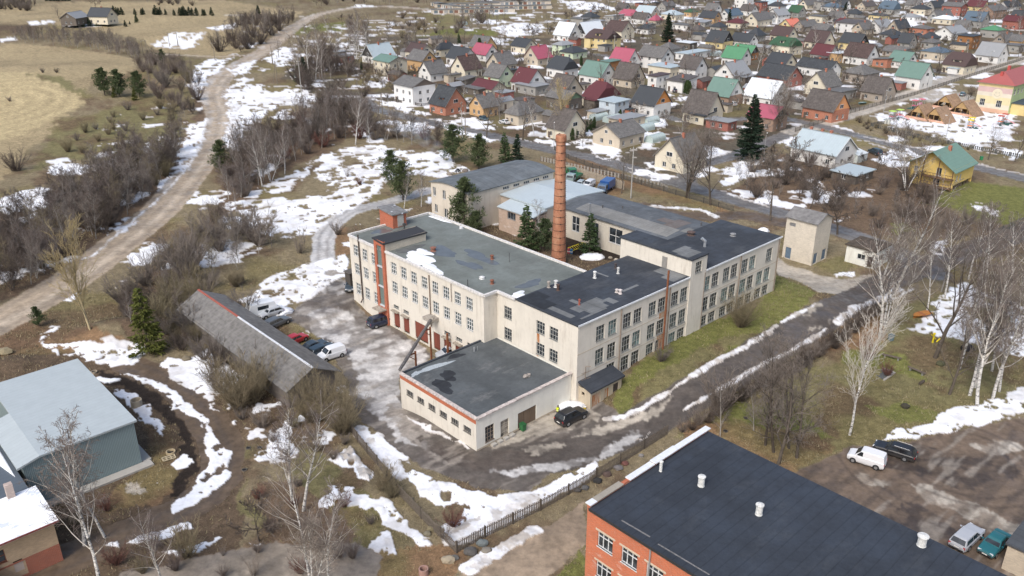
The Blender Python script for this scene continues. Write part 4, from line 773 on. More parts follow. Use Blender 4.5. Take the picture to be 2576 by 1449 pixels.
# ---- brick chimney with iron bands
ch = FT('brick_chimney', 35.7, 50.8, 0, 'tall tapering orange brick factory chimney with dark iron bands', 'chimney')
prof = [(1.40, -.4), (1.38, 0), (.82, 22.8), (.85, 23.0), (.98, 23.2), (.98, 23.9), (.88, 24.2), (.60, 24.2), (.58, 22.5)]
def cylb(m, t, b):
    c0 = N(t, 'TexCoord'); sp = N(t, 'SeparateXYZ'); L(t, c0.outputs['Object'], sp.inputs[0]); at = N(t, 'Math'); at.operation = 'ARCTAN2'; L(t, sp.outputs[1], at.inputs[0]); L(t, sp.outputs[0], at.inputs[1])
    cb = N(t, 'CombineXYZ'); L(t, at.outputs[0], cb.inputs[0]); L(t, sp.outputs[2], cb.inputs[1]); bt = N(t, 'TexBrick'); bt.inputs['Scale'].default_value = 1; bt.inputs['Brick Width'].default_value = .18; bt.inputs['Row Height'].default_value = .14; bt.inputs['Mortar Size'].default_value = .012
    for q, c in (('Color1', (.42, .17, .085, 1)), ('Color2', (.25, .085, .045, 1)), ('Mortar', (.40, .29, .21, 1))): bt.inputs[q].default_value = c
    L(t, cb.outputs[0], bt.inputs['Vector']); n = noise(t, coord(t, 'Object', (1, 1, .5)), .7, 7, .75); c = mix(t, .55, bt.outputs[0], ramp(t, n, [(.32, (.12, .05, .032)), (.48, (.42, .17, .09)), (.68, (.60, .36, .22))])); L(t, c, b.inputs['Base Color']); b.inputs['Roughness'].default_value = .95
mb = MB(); mb.lathe(prof, 24, (50.8, 35.7, 0)); fbuild(mb, 'shaft', mat('chimney_brick', cylb), ch)
for i in range(17):
    z = 1.5+i*1.31; r = 1.38-(z/22.8)*.56+.035; mb = MB(); mb.lathe([(r-.06, z-.04), (r-.012, z-.04), (r-.012, z+.04), (r-.06, z+.04)], 24, (50.8, 35.7, 0)); mb.box(50.8+r*math.cos(-2.2), 35.7+r*math.sin(-2.2), z-.09, .14, .14, .18); fbuild(mb, 'iron_band', plain((.075, .045, .035), .9), ch)
mb = MB()
for i in range(60): mb.box(50.8+1.42*math.cos(-.9)*(1-i*.0066), 35.7+1.42*math.sin(-.9)*(1-i*.0066), 1+i*.38, .3, .05, .04, -.9+1.57)
fbuild(mb, 'rungs', plain((.06, .05, .05)), ch)
# ---- conduit on posts across the yard
pc = FT('pipe_bridge', 15.3, .5, -1, 'sloping grey clad pipe on rusty angle posts crossing the yard', 'pipe bridge')
p0 = Vector((.1, 15.3, 4.9)); p1 = Vector((12.6, 24.9, 4.6)); mb = MB(); d = p1-p0
for i in range(12): a = p0+d*(i/12); b = p0+d*((i+.985)/12); mb.tube(a, b, .21+.02*(i % 3), n=8)
fbuild(mb, 'lagged_pipe', plain((.13, .12, .115), .9, var=.4, scale=3), pc); mb = MB(); mb.tube(p1, (13.8, 25.6, 4.4), .42, n=8); mb.bb(12.4, 13.9, 24.6, 26.6, 4.2, 4.7); fbuild(mb, 'pipe_elbow', plain((.33, .30, .26), .9, var=.4), pc)
for tt in (.34, .84):
    q = p0+d*tt; mb = MB(); mb.bb(q.x+.6, q.x+.8, q.y-.1, q.y+.1, -1.4, q.z-.2); mb.bb(q.x-.5, q.x+.8, q.y-.08, q.y+.08, q.z-.55, q.z-.38); mb.tube((q.x-.4, q.y, q.z-.6), (q.x+.65, q.y, q.z-1.5), .06, n=5); fbuild(mb, 'support_post', RUST, pc)
mb = MB(); mb.bb(13.0, 13.25, 21.6, 21.85, -1.4, 3.4); fbuild(mb, 'support_post', RUST, pc)

# ---- long wooden shed beside the yard
ws = FT('timber_shed', 23.5, -11.5, -.5, 'long weathered timber shed with grey slate roof and red and white ridge strip', 'shed')
def shed_roof(root, x0, x1, xr, ys_, ze, zr, m, ov=.4, name='roof', zl=None):
    mb = MB(); (y0, y1) = ys_; zl = ze if zl is None else zl; th = .12
    for (xa, za, xb, zb) in ((x0-ov, zl, xr, zr), (xr, zr, x1+ov, ze)):
        mb.add([(xa, y0-ov, za), (xb, y0-ov, zb), (xb, y1+ov, zb), (xa, y1+ov, za), (xa, y0-ov, za-th), (xb, y0-ov, zb-th), (xb, y1+ov, zb-th), (xa, y1+ov, za-th)], [(0, 1, 2, 3), (7, 6, 5, 4), (0, 4, 5, 1), (3, 2, 6, 7), (0, 3, 7, 4), (1, 5, 6, 2)])
    return fbuild(mb, name, m, root)
SLATE = roofm((.165, .157, .147), 'slate', moss=.5)
shed_roof(ws, -11.7, -4.3, -8, (23.6, 44.0), 3.0, 5.1, SLATE); shed_roof(ws, -11.3, -4.0, -7.8, (44.9, 58.2), 2.7, 4.9, roofm((.18, .172, .162), 'slate', moss=.4))
mb = MB(); mb.bb(-8.13, -7.87, 23.2, 44.4, 5.02, 5.14); fbuild(mb, 'ridge_strip', plain((.62, .64, .66), .6, var=.2), ws); mb = MB(); mb.bb(-7.95, -7.65, 44.5, 58.6, 4.82, 4.95); fbuild(mb, 'ridge_strip', plain((.35, .10, .07), .8), ws)['label'] = 'dull red ridge strip'
mb = MB(); WD = wood((.15, .13, .115))
for (x0, y0, x1, y1) in ((-11.5, 58, -11.5, 24), (-11.5, 24, -4.5, 24), (-4.5, 24, -4.5, 58), (-4.5, 58, -11.5, 58)): wall(mb, x0, y0, x1, y1, -1.6, 2.9)
mb.add([(-11.5, 24, 2.9), (-4.5, 24, 2.9), (-8, 24, 4.95)], [(0, 1, 2)]); mb.add([(-11.5, 58, 2.9), (-4.5, 58, 2.9), (-8, 58, 4.8)], [(1, 0, 2)]); fbuild(mb, 'wall', WD, ws)
# ---- blue metal hall lower left
bh = FT('metal_hall', 24.6, -42, 0, 'large pale blue metal clad hall with low pitched ribbed roof', 'hall')
HM = roofm((.40, .445, .455), 'metal', .4, moss=.04)
def clad(m, t, b):
    v = coord(t); wv = N(t, 'TexWave', Scale=3.6); wv.bands_direction = 'DIAGONAL'; L(t, coord(t, 'Object', (1, 1, 0)), wv.inputs['Vector']); L(t, ramp(t, wv.outputs[1], [(.2, (.16, .215, .225)), (.6, (.23, .295, .30))]), b.inputs['Base Color']); b.inputs['Roughness'].default_value = .5; bump(t, b, wv.outputs[1], .5, .04)
mb = MB(); wall(mb, -42, 24.9, -30.3, 24.9, -.2, 5.6); wall(mb, -30.3, 24.9, -30.3, 44.8, -.2, 5.9); wall(mb, -30.3, 44.8, -40.2, 44.8, -.2, 6); wall(mb, -40.2, 44.8, -40.2, 36.2, -.2, 5.7); wall(mb, -40.2, 36.2, -42, 36.2, -.2, 5.4); wall(mb, -42, 36.2, -42, 24.9, -.2, 5.3); fbuild(mb, 'wall', mat('cladding', clad), bh)
roof_slab(bh, [(-40.3, 24.6), (-30.0, 24.6), (-30.0, 45), (-40.3, 45)], 6, HM, zf=lambda x, y: 6.0); roof_slab(bh, [(-42.6, 24.6), (-40.3, 24.6), (-40.3, 36.3), (-42.6, 36.3)], 6, HM, 'lower_roof', zf=lambda x, y: 5.98+(x+40.3)*.25)
mb = MB(); mb.bb(-42.5, -29.4, 23.6, 24.85, -.2, .25); mb.bb(-30.2, -29.2, 24.9, 30, -.2, .25); fbuild(mb, 'footing', CONC, bh)
# ---- old brick shed, bottom left
ob = FT('brick_workshop', 13.7, -56, 0, 'low yellow and red brick workshop with frost white roof at the lower left edge', 'workshop')
mb = MB(); wall(mb, -56, 13.9, -42.3, 13.9, -.3, 4.8, [(7.0, 9.2, 2.6, 4.0), (9.6, 10.4, .9, 2.2)]); wall(mb, -42.3, 13.9, -42.3, 20.6, -.3, 4.8); wall(mb, -42.3, 20.6, -56, 20.6, -.3, 4.8); fbuild(mb, 'wall', brick((.50, .36, .22)), ob)
mb = MB(); wall(mb, -49, 13.86, -42.3, 13.86, -.3, 2.1, [(1.0, 3.6, .3, 1.9)]); fbuild(mb, 'brick_base', brick((.36, .10, .05)), ob); mb = MB(); mb.bb(-47.9, -45.5, 13.93, 14.0, .32, 1.88); fbuild(mb, 'infill', plaster((.5, .42, .36), .6), ob)
roof_slab(ob, [(-56, 13.3), (-41.9, 13.3), (-41.9, 20.8), (-56, 20.8)], 5.05, roofm((.62, .66, .70), 'metal', .5, snow=.9, moss=.02)); mb = MB(); mb.bb(-56, -41.9, 13.22, 13.3, 4.9, 5.08); fbuild(mb, 'eaves_board', plain((.22, .07, .06), .7), ob); fwin(ob, -56, 13.9, -42.3, 13.9, [(7.0, 9.2, 2.6, 4.0)], cols=3, rows=2, key='ob', fm=plain((.2, .08, .05)))
mb = MB(); mb.bb(-44.6, -43.9, 20.2, 20.8, 4.8, 6.6); fbuild(mb, 'chimney', brick((.5, .4, .35)), ob)
og = FT('dark_roofed_store', 20.8, -56, 0, 'low store with dark blue grey sheet roof between the pale hall and the frosted workshop', 'shed')
mb = MB(); wall(mb, -56, 20.9, -42.7, 20.9, -.3, 5); wall(mb, -42.7, 20.9, -42.7, 30, -.3, 4.4); wall(mb, -42.7, 30, -56, 30, -.3, 4); fbuild(mb, 'wall', brick((.30, .2, .15)), og); roof_slab(og, [(-58, 20.85), (-42.5, 20.85), (-42.5, 34), (-58, 34)], 5, roofm((.10, .12, .14), 'metal', .5), zf=lambda x, y: 4.75-(y-20.8)*.02); fs(og, [(-43.6, 28), (-42.9, 24), (-42.8, 34), (-45.5, 34), (-44.2, 31)], 4.6, .2)
gs = FT('dark_porch', 9, -50, 0, 'dark flat porch roof below the yellow brick workshop wall', 'porch'); mb = MB(); wall(mb, -56, 10, -48.2, 10, -.2, 2.6); wall(mb, -48.2, 10, -48.2, 13.8, -.2, 2.6); fbuild(mb, 'wall', brick((.33, .1, .05)), gs); roof_slab(gs, [(-56, 9.6), (-47.9, 9.6), (-47.9, 13.8), (-56, 13.8)], 2.9, roofm((.05, .055, .065), 'metal', .5))
# ---- red brick block with the dark felt roof, lower right
rb = FT('red_brick_building', -25.3, -8.6, 0, 'red brick three storey block with black felt roof in the front right corner', 'brick building')
hr = [(1.3+i*2.72-.0, 1.3+i*2.72+1.75, z0, z1) for i in range(18) for (z0, z1) in ((7.45, 9.1), (4.1, 5.8))]; hr = [(a+.02, b, c, d) for a, b, c, d in hr]
mb = MB(); wall(mb, -8.6, -25.3, -8.6, -75, -1, 10.9, hr); wall(mb, 9, -25.3, -8.6, -25.3, -1, 10.9); wall(mb, 9, -75, 9, -25.3, -1, 10.9); fbuild(mb, 'wall', OBRW, rb); fwin(rb, -8.6, -25.3, -8.6, -75, hr, cols=3, rows=[.68], fm=plain((.62, .63, .63), .6), key='rb', bar=.08)
for (a, b, c, d) in hr[:12]: mb = MB(); mb.bb(-8.63, -8.58, -25.3-b-.25, -25.3-a+.25, d+.01, d+.2); fbuild(mb, 'lintel', plaster((.55, .47, .36), .3), rb)
roof_slab(rb, [(-8.75, -25.6), (9.1, -25.6), (9.1, -75), (-8.75, -75)], 11.0, tar((.036, .043, .055), 'Y', .95, .06), th=.25)
mb = MB(); mb.bb(-8.6, 9.0, -25.6, -25.25, 10.8, 11.25); fbuild(mb, 'parapet', brick((.46, .13, .06)), rb)
mb = MB()
for i in range(20):
    x = -8.7+i*.9; k = i in (0,) or i > 5; z = 11.26+(.12 if 9 < i < 14 else 0); (mb.bb(x, x+.88, -25.75-.1*(9 < i < 14), -25.1, z, z+.09, 0 if k else 1) if i != 5 else None)
fbuild(mb, 'coping', [plain((.68, .70, .72), .5, var=.12), plaster((.32, .29, .24), .7)], rb)
mb = MB(); mb.bb(-8.82, -8.76, -75, -25.6, 10.78, 11.03); fbuild(mb, 'roof_edge', plain((.03, .03, .03)), rb); mb = MB(); mb.tube((-8.72, -32.4, 10.8), (-8.72, -32.4, 0), .07, n=7); fbuild(mb, 'drainpipe', GALV, rb)
CAPW = plain((.62, .62, .59), .7, var=.3, scale=4)
for (x, y, h, r, cp) in ((1.1, -30.4, .95, .30, 1.2), (1.4, -36.2, .95, .30, 1.22), (7.7, -47.5, .9, .35, 1.3), (.2, -26.5, 1.0, .15, 1.3), (7.2, -55, .9, .35, 1.2)): mb = MB(); mb.lathe([(r*1.08, 0), (r*1.08, .06), (r, .08), (r, h), (r*cp, h), (r*cp, h+.1), (.02, h+.2)], 18, (x, y, 11.0)); fbuild(mb, 'ventilator', CAPW, rb)
mb = MB()
for (x0, y0, x1, y1, w_) in ((-7.9, -28.6, -7.8, -31.6, .16), (-8.0, -32.6, -7.9, -37.6, .14)): mb.box((x0+x1)/2, (y0+y1)/2, 11.003, abs(y1-y0), w_, .003, math.atan2(y1-y0, x1-x0))
fbuild(mb, 'worn_streak', plain((.17, .165, .16), .9, var=.5, scale=4), rb)
# ---- transformer tower, ruined hut, far right small building
tt_ = FT('transformer_tower', 3.2, 85.2, 0, 'tall narrow cream brick tower with grey slate gable roof and blue steel doors', 'tower')
mb = MB(); wall(mb, 83.9, 8.9, 83.9, 2.9, -.5, 8.2, [(.7, 1.9, 6.5, 7.2), (.55, 1.7, .1, 2.3)]); wall(mb, 83.9, 2.9, 89.5, 2.9, -.5, 8.2, [(.5, 1.9, .1, 2.2), (3.6, 5.1, .1, 2.2)]); wall(mb, 89.5, 2.9, 89.5, 8.9, -.5, 8.2); wall(mb, 89.5, 8.9, 83.9, 8.9, -.5, 8.2)
mb.add([(83.9, 2.9, 8.2), (89.5, 2.9, 8.2), (86.7, 2.9, 9.4)], [(0, 1, 2)]); mb.add([(83.9, 8.9, 8.2), (89.5, 8.9, 8.2), (86.7, 8.9, 9.4)], [(1, 0, 2)]); fbuild(mb, 'wall', brick((.62, .56, .46), (.5, .45, .38)), tt_)
shed_roof(tt_, 83.9, 89.5, 86.7, (2.9, 8.9), 8.15, 9.55, roofm((.19, .185, .18), 'slate'), .35)
for (x0, x1) in ((84.4, 85.8), (87.5, 89.0)): mb = MB(); mb.bb(x0+.03, x1-.03, 3.0, 3.06, .12, 2.17); mb.bb((x0+x1)/2-.015, (x0+x1)/2+.015, 2.98, 3.0, .15, 2.15); fbuild(mb, 'steel_door', plain((.115, .165, .22), .6, var=.25), tt_)
mb = MB(); mb.bb(84.0, 84.06, 7.23, 8.32, .12, 2.27); fbuild(mb, 'steel_door', plain((.115, .165, .22), .6, var=.25), tt_); mb = MB(); mb.bb(84.0, 84.06, 7.05, 8.15, 6.52, 7.18); fbuild(mb, 'louvre', plain((.2, .2, .2)), tt_)
hu = FT('roofless_hut', -5.8, 91.2, 0, 'small ruined white hut with brown mossy flat roof under the birches', 'hut')
mb = MB(); wall(mb, 90.6, -.2, 90.6, -5.8, -.3, 3.3, [(2.2, 3.7, 1.2, 2.2), (4.2, 5.1, .1, 2.2)]); wall(mb, 90.6, -5.8, 96.3, -5.8, -.3, 3.3, [(1.0, 3.2, 1.0, 2.2)]); wall(mb, 96.3, -5.8, 96.3, -.2, -.3, 3.3); wall(mb, 96.3, -.2, 90.6, -.2, -.3, 3.3); fbuild(mb, 'wall', plaster((.74, .74, .68), .6), hu)
roof_slab(hu, [(90.3, -6.0), (96.6, -6.0), (96.6, .1), (90.3, .1)], 3.5, plain((.075, .06, .045), .95, var=.5, scale=1.5)); fwin(hu, 90.6, -.2, 90.6, -5.8, [(2.2, 3.7, 1.2, 2.2)], cols=2, rows=1, key='hu')
sb = FT('small_brick_store', -58, 24.5, 0, 'pale brick store with dark felt roof at the right edge of the car park', 'shed')
mb = MB(); wall(mb, 24.6, -50.2, 24.6, -66, -.3, 3); wall(mb, 33, -50.2, 24.6, -50.2, -.3, 3); fbuild(mb, 'wall', brick((.58, .50, .38)), sb); roof_slab(sb, [(24.4, -66), (34, -66), (34, -50), (24.4, -50)], 3.15, tar((.07, .075, .08), 'X', 1, .1))
# ------------------------------------------------------------ village houses
RC = dict(dg=((.055, .060, .066), 'dark grey'), g=((.145, .14, .134), 'grey'), br=((.085, .058, .054), 'brown'), mr=((.115, .038, .042), 'maroon'), cr=((.36, .095, .135), 'crimson'), gn=((.14, .225, .19), 'green'),
          lg=((.09, .24, .13), 'bright green'), dgn=((.045, .10, .055), 'dark green'), lb=((.40, .47, .50), 'pale blue'), wh=((.66, .70, .73), 'white'), bl=((.10, .14, .18), 'blue'), orr=((.62, .20, .14), 'orange red'), bg=((.105, .092, .085), 'brown grey'), lgr=((.28, .29, .30), 'light grey'), pk=((.52, .15, .17), 'faded red'))
WC = dict(w=((.72, .71, .68), 'white'), cr=((.66, .60, .47), 'cream'), y=((.66, .54, .28), 'yellow'), be=((.52, .45, .35), 'beige'), gr=((.33, .32, .295), 'grey'), ob=((.44, .16, .09), 'orange brick'), gb=((.34, .29, .24), 'grey brick'), rb=((.30, .085, .06), 'red brick'),
          pg=((.58, .66, .48), 'pale green'), wd=((.14, .12, .10), 'dark wooden'), oc=((.56, .36, .18), 'ochre'), bb=((.30, .19, .13), 'brown brick'), lbw=((.50, .56, .60), 'pale blue'), bro=((.32, .15, .06), 'brown timber'))
ORG = ((.66, .28, .09), 'orange'); BLW = ((.04, .04, .042), 'black timber')
def wallmat(k):
    c = WC[k][0]
    return brick(c) if k in ('ob', 'gb', 'rb', 'bb') else (wood(c) if k in ('wd', 'bro') else plaster(c, .35))
CHB = brick((.42, .13, .07)); HWF = plain((.70, .70, .68), .6); DKF = plain((.12, .09, .07), .7); SOF = plain((.20, .18, .16), .8)
HOUSES = []
def house(c, x, y, du, o='A', W=8, he=4.2, hr=8.2, wallc='w', roofc='g', typ='g', dr=0, lab=None, gab=None, ch=1, nw=2, kind='metal', name='house', plinth=.5, dorm=None, porch=None, chx=.0, two=False, fr=None, cat='house'):
    u, v = 644*c+x/4, y/4
    X, Y = atz(u, v, hr); z = Z1(X, Y); X, Y = atz(u, v, hr+z)
    rz = ROT0+R_(dr)-(math.pi/2 if o == 'B' else 0)
    ax = np.array([-math.sin(rz), math.cos(rz)])      # ridge direction (local Y)
    ux = lambda P: topx((P[0], P[1], hr+z))[0]
    ppm = abs(ux((X+ax[0], Y+ax[1]))-ux((X, Y))); bxv = np.array([math.cos(rz), math.sin(rz)]); ppw = abs(ux((X+bxv[0], Y+bxv[1]))-ux((X, Y)))
    Ln = du/4/ppm if typ in ('g', 'x') else (du/4-W*ppw)/ppm
    Ln = float(np.clip(Ln, 4.0, 22))
    wn, rn = WC[wallc][1], RC[roofc][1]
    root = thing(name, (X, Y, z-.25), None, cat, rz, None); HOUSES.append(dict(o=root, u=u, v=v, w=wn, r=rn, typ=typ, X=X, Y=Y, L=Ln, W=W, lab=lab, he=he, gab=gab))
    hx, hy = W/2, Ln/2; wm = wallmat(wallc); rm = roofm(RC[roofc][0], kind if RC[roofc][1] not in ('grey', 'brown grey') else 'slate', .55 if kind == 'metal' else .8, moss=.35 if 'grey' in rn else .05)
    ov = .45; h0 = he; front = []; side = []; sideR = []
    zlow = .9+.3*plinth; wh_ = 1.25; ww = 1.15
    n_f = nw if W > 6 else 1
    fpos = [W*(i+1)/(n_f+1)-ww/2 for i in range(n_f)]
    for s in fpos: front.append((s, s+ww, zlow, zlow+wh_))
    if he > 5.0:
        for s in fpos: front.append((s, s+ww, zlow+2.7, zlow+2.7+wh_))
    n_s = max(1, int(Ln/3.6)); spos = [Ln*(i+.5)/n_s-ww/2 for i in range(n_s)]
    for i, s in enumerate(spos):
        side.append((s, s+ww, zlow, zlow+wh_))
        if he > 5.0: side.append((s, s+ww, zlow+2.7, zlow+2.7+wh_))
    gh = []
    if typ in ('g', 'x') and hr-he > 2.6:
        gw = 1.1 if hr-he < 3.4 else 1.9
        gh = [(hx-gw/2, hx+gw/2, he+.35, he+.35+min(1.2, (hr-he)*.35))]
    mb = MB()
    wall(mb, -hx, -hy, hx, -hy, 0, he, front, depth=.15); wall(mb, hx, -hy, hx, hy, 0, he, side, depth=.15); wall(mb, hx, hy, -hx, hy, 0, he, [], depth=.15); wall(mb, -hx, hy, -hx, -hy, 0, he, side, depth=.15)
    gm_ = MB()
    if typ in ('g', 'x'):
        zt = hr if typ == 'g' else hr-(hr-he)*.38; kx = 0 if typ == 'g' else hx*.38
        for sy in (-1, 1):
            yy = sy*hy; pts = [(-hx, yy, he), (hx, yy, he), (kx, yy, zt), (-kx, yy, zt)] if typ == 'x' else [(-hx, yy, he), (hx, yy, he), (0, yy, hr)]
            (gm_ if gab else mb).add(pts, [tuple(range(len(pts))) if sy < 0 else tuple(reversed(range(len(pts))))])
    mb.build('wall', wm, root)
    if gab:
        for sg in (0, 1): g1 = MB(); nv = len(gm_.v)//2; g1.add(gm_.v[sg*nv:(sg+1)*nv], [tuple(range(nv)) if sg == 0 else tuple(reversed(range(nv)))]); g1.build('gable', (wood(gab[0]) if gab is BLW else plaster(gab[0], .25)), root)
    put_windows(root, -hx, -hy, hx, -hy, front, cols=2, rows=1, fm=fr or HWF, key='h'+str(id(fr)), sub=False, bar=.07) if False else None
    wk = 0
    for (x0, y0, x1, y1, hs) in ((-hx, -hy, hx, -hy, front), (hx, -hy, hx, hy, side if o == 'B' else side[:0]), (-hx, hy, -hx, -hy, side if o == 'A' else side[:0])):
        put_windows(root, x0, y0, x1, y1, hs, cols=2, rows=1, fm=fr or HWF, key='h%s' % (fr is None), bar=.08)
    # windows standing in the gable sit proud of it
    for (a, b, z0, z1) in gh:
        g = MB(); y_ = -hy-.05; g.bb(-hx+a, -hx+b, y_, -hy+.02, z0, z1, 0); g.bb(-hx+a+.09, (a+b)/2-hx-.04, y_-.012, y_, z0+.09, z1-.09, 1); g.bb((a+b)/2-hx+.04, -hx+b-.09, y_-.012, y_, z0+.09, z1-.09, 1); g.build('window', [fr or HWF, GLASS], root)
    d_ = MB(); (d_.bb(-hx+.3, -hx+.3+.95, -hy-.06, -hy, .1, 2.15) if n_f == 1 else (d_.bb(-hx-.06, -hx, hy-1.6, hy-.65, .1, 2.1) if o == 'A' else d_.bb(hx, hx+.06, hy-1.6, hy-.65, .1, 2.1))); d_.build('door', DKF, root)
    rb_ = MB(); th = .16
    if typ == 'g':
        sl_ = (hr-he)/hx; zl = he-ov*sl_
        for sx in (-1, 1):
            P = [(sx*(hx+ov), -hy-ov, zl+.05), (0, -hy-ov, hr+.05), (0, hy+ov, hr+.05), (sx*(hx+ov), hy+ov, zl+.05)]; Q = [(p[0], p[1], p[2]+th) for p in P]
            F = [(3, 2, 1, 0), (4, 5, 6, 7), (0, 1, 5, 4), (1, 2, 6, 5), (2, 3, 7, 6), (3, 0, 4, 7)]; F = F if sx < 0 else [tuple(reversed(f)) for f in F]; rb_.add(P+Q, F)
        rb_.build('roof', rm, root)
        rc_ = MB(); rc_.bb(-.16, .16, -hy-ov, hy+ov, hr+.17, hr+.27); rc_.build('ridge_cap', plain(sc(RC[roofc][0], .8), .6), root)
        for sy in (-1, 1):
            bg_ = MB(); yy = sy*(hy+ov+.03)
            for sx in (-1, 1): bg_.add([(sx*(hx+ov), yy-.03, zl-.08), (0, yy-.03, hr-.08), (0, yy-.03, hr+.2), (sx*(hx+ov), yy-.03, zl+.2), (sx*(hx+ov), yy+.03, zl-.08), (0, yy+.03, hr-.08), (0, yy+.03, hr+.2), (sx*(hx+ov), yy+.03, zl+.2)], [(0, 1, 2, 3), (7, 6, 5, 4), (3, 2, 6, 7), (0, 4, 5, 1)])
            bg_.build('bargeboard', SOF if roofc not in ('wh', 'lb') else HWF, root)
    elif typ == 'x':
        k = .38; ze = he-.25; zk = hr-(hr-he)*k; kx = hx*k; yk = hy-1.7*k*1.4
        V = [(-hx-ov, -hy-ov, ze), (-hx-ov, hy+ov, ze), (hx+ov, hy+ov, ze), (hx+ov, -hy-ov, ze), (-kx-.1, -hy-ov, zk), (kx+.1, -hy-ov, zk), (0, -yk, hr+.1), (kx+.1, hy+ov, zk), (-kx-.1, hy+ov, zk), (0, yk, hr+.1)]
        rb_.add(V, [(0, 4, 6, 9, 8, 1), (3, 2, 7, 9, 6, 5), (4, 5, 6), (8, 9, 7), (0, 1, 2, 3), (0, 3, 5, 4), (1, 8, 7, 2)]); rb_.build('roof', rm, root)
    elif typ == 'h':
        r = max(.3, hy-hx*.95) if hy > hx else .3; rx = 0
        V = [(-hx-ov, -hy-ov, he), (hx+ov, -hy-ov, he), (hx+ov, hy+ov, he), (-hx-ov, hy+ov, he), (0, -r, hr), (0, r, hr)]
        if hx > hy: V[4] = (-(hx-hy)-.3, 0, hr); V[5] = (hx-hy+.3, 0, hr); F = [(0, 1, 5, 4), (1, 2, 5), (2, 3, 4, 5), (3, 0, 4), (3, 2, 1, 0)]
        else: F = [(0, 1, 4), (1, 2, 5, 4), (2, 3, 5), (3, 0, 4, 5), (3, 2, 1, 0)]
        rb_.add(V, F); rb_.bb(-hx-ov, hx+ov, -hy-ov, hy+ov, he-.15, he-.005); rb_.build('roof', rm, root)
    else:
        s = -.04; V = [(-hx-ov, -hy-ov, hr), (hx+ov, -hy-ov, hr), (hx+ov, hy+ov, hr), (-hx-ov, hy+ov, hr)]; tl = .12*W*(1 if typ == 's' else .15)
        V = [(x_, y_, he+.05+tl*(x_+hx+ov)/W) for x_, y_, z_ in V]; V += [(a, b, c_+.22) for a, b, c_ in V]; rb_.add(V, [(3, 2, 1, 0), (4, 5, 6, 7), (0, 1, 5, 4), (1, 2, 6, 5), (2, 3, 7, 6), (3, 0, 4, 7)]); rb_.build('roof', rm, root)
        f_ = MB(); f_.add([(-hx, -hy, he), (hx, -hy, he), (hx, -hy, he+tl*.95), (-hx, hy, he), (hx, hy, he), (hx, hy, he+tl*.95)], [(0, 1, 2), (5, 4, 3), (1, 4, 5, 2)]); f_.build('upper_wall', wm, root)
    if ch:
        for k in range(ch):
            cy = chx*hy+(k*.5-.1)*hy*(k > 0); zt = hr+.75; c_ = MB(); c_.box(.35, cy, max(he, hr-2.2), .62, .62, zt-max(he, hr-2.2)); c_.box(.35, cy, zt, .74, .74, .14); c_.build('chimney', CHB if ch != 9 else CONC, root)
    if dorm:        # (side, y position, width)
        sx, dy, dw = dorm; d_ = MB(); xz = hx*.75*sx; zd = he+.3; zt = zd+1.7
        d_.bb(min(0, xz), max(0, xz), dy-dw/2, dy+dw/2, zd, zt); d_.build('dormer', wm, root); d_ = MB(); d_.bb(min(0, xz*1.15), max(0, xz*1.15), dy-dw/2-.25, dy+dw/2+.25, zt, zt+.14); d_.build('dormer_roof', rm, root)
        d_ = MB(); xa = xz+.03*sx; d_.bb(min(xz, xa), max(xz, xa), dy-dw*.3, dy+dw*.3, zd+.5, zt-.2); d_.build('window', GLASS, root)
    if porch:       # (x, y, w, d, h, roof colour, wall colour)
        px, py, pw, pd, ph, prc, pwc = porch; p_ = MB(); p_.bb(px-pw/2, px+pw/2, py-pd/2, py+pd/2, 0, ph); p_.build('porch', wallmat(pwc), root); p_ = MB(); p_.bb(px-pw/2-.3, px+pw/2+.3, py-pd/2-.3, py+pd/2+.3, ph, ph+.16); p_.build('porch_roof', roofm(RC[prc][0], 'metal'), root)
        p_ = MB(); p_.bb(px-.55, px+.55, py-pd/2-.04, py-pd/2, .9, 2.1); p_.build('window', GLASS, root)
    return root
h = house
# --- near rows, given as ridge midpoint in quarter-pixel tile units: tile, x, y, ridge width
# far left farm and the group north of the factory (tile 1)
h(0, 1015, 75, 195, 'A', 9, 4.6, 9.0, 'cr', 'dg', dr=30, lab='yellow farmhouse with dark blue grey roof on the hill, behind a row of young firs', ch=1, cat='farmhouse', name='farmhouse')
h(0, 740, 115, 140, 'B', 10, 4.2, 7.2, 'wd', 'lgr', dr=38, lab='weathered timber barn with light grey roof beside the yellow farmhouse', ch=0, name='barn', cat='barn')
h(1, 1225, 435, 215, 'B', 9, 3.2, 8.2, 'w', 'lb', gab=BLW, lab='white house with black timber gable and pale blue metal roof', dr=2)
h(1, 1345, 552, 165, 'A', 9, 6.0, 7.8, 'cr', 'gn', lab='cream two storey house with low teal roof beside the white delivery van')
h(1, 870, 548, 230, 'A', 7, 3.0, 3.4, 'rb', 'g', 'f', ch=0, lab='low red brick outbuilding with flat grey roof behind the birches', name='outbuilding')
h(1, 835, 507, 80, 'A', 5, 3.6, 3.9, 'gb', 'lgr', 'f', ch=0, name='outbuilding')
h(1, 1665, 498, 150, 'A', 8, 5.0, 8.6, 'oc', 'g')
h(1, 1640, 433, 150, 'A', 8, 4.0, 7.4, 'cr', 'br')
h(1, 1905, 418, 200, 'A', 9, 3.6, 6.6, 'cr', 'dg', 'h')
h(1, 2065, 470, 170, 'A', 8, 3.4, 7.6, 'w', 'dg')
h(1, 2280, 357, 155, 'A', 8, 3.4, 8.0, 'oc', 'g')
h(1, 2300, 435, 150, 'A', 8, 3.4, 7.4, 'w', 'cr')
h(1, 2115, 552, 170, 'B', 9, 3.6, 8.4, 'cr', 'br', lab='cream house with steep dark brown tiled roof, left of the crimson one', kind='tile')
h(1, 1775, 605, 170, 'B', 8, 3.6, 7.8, 'w', 'g')
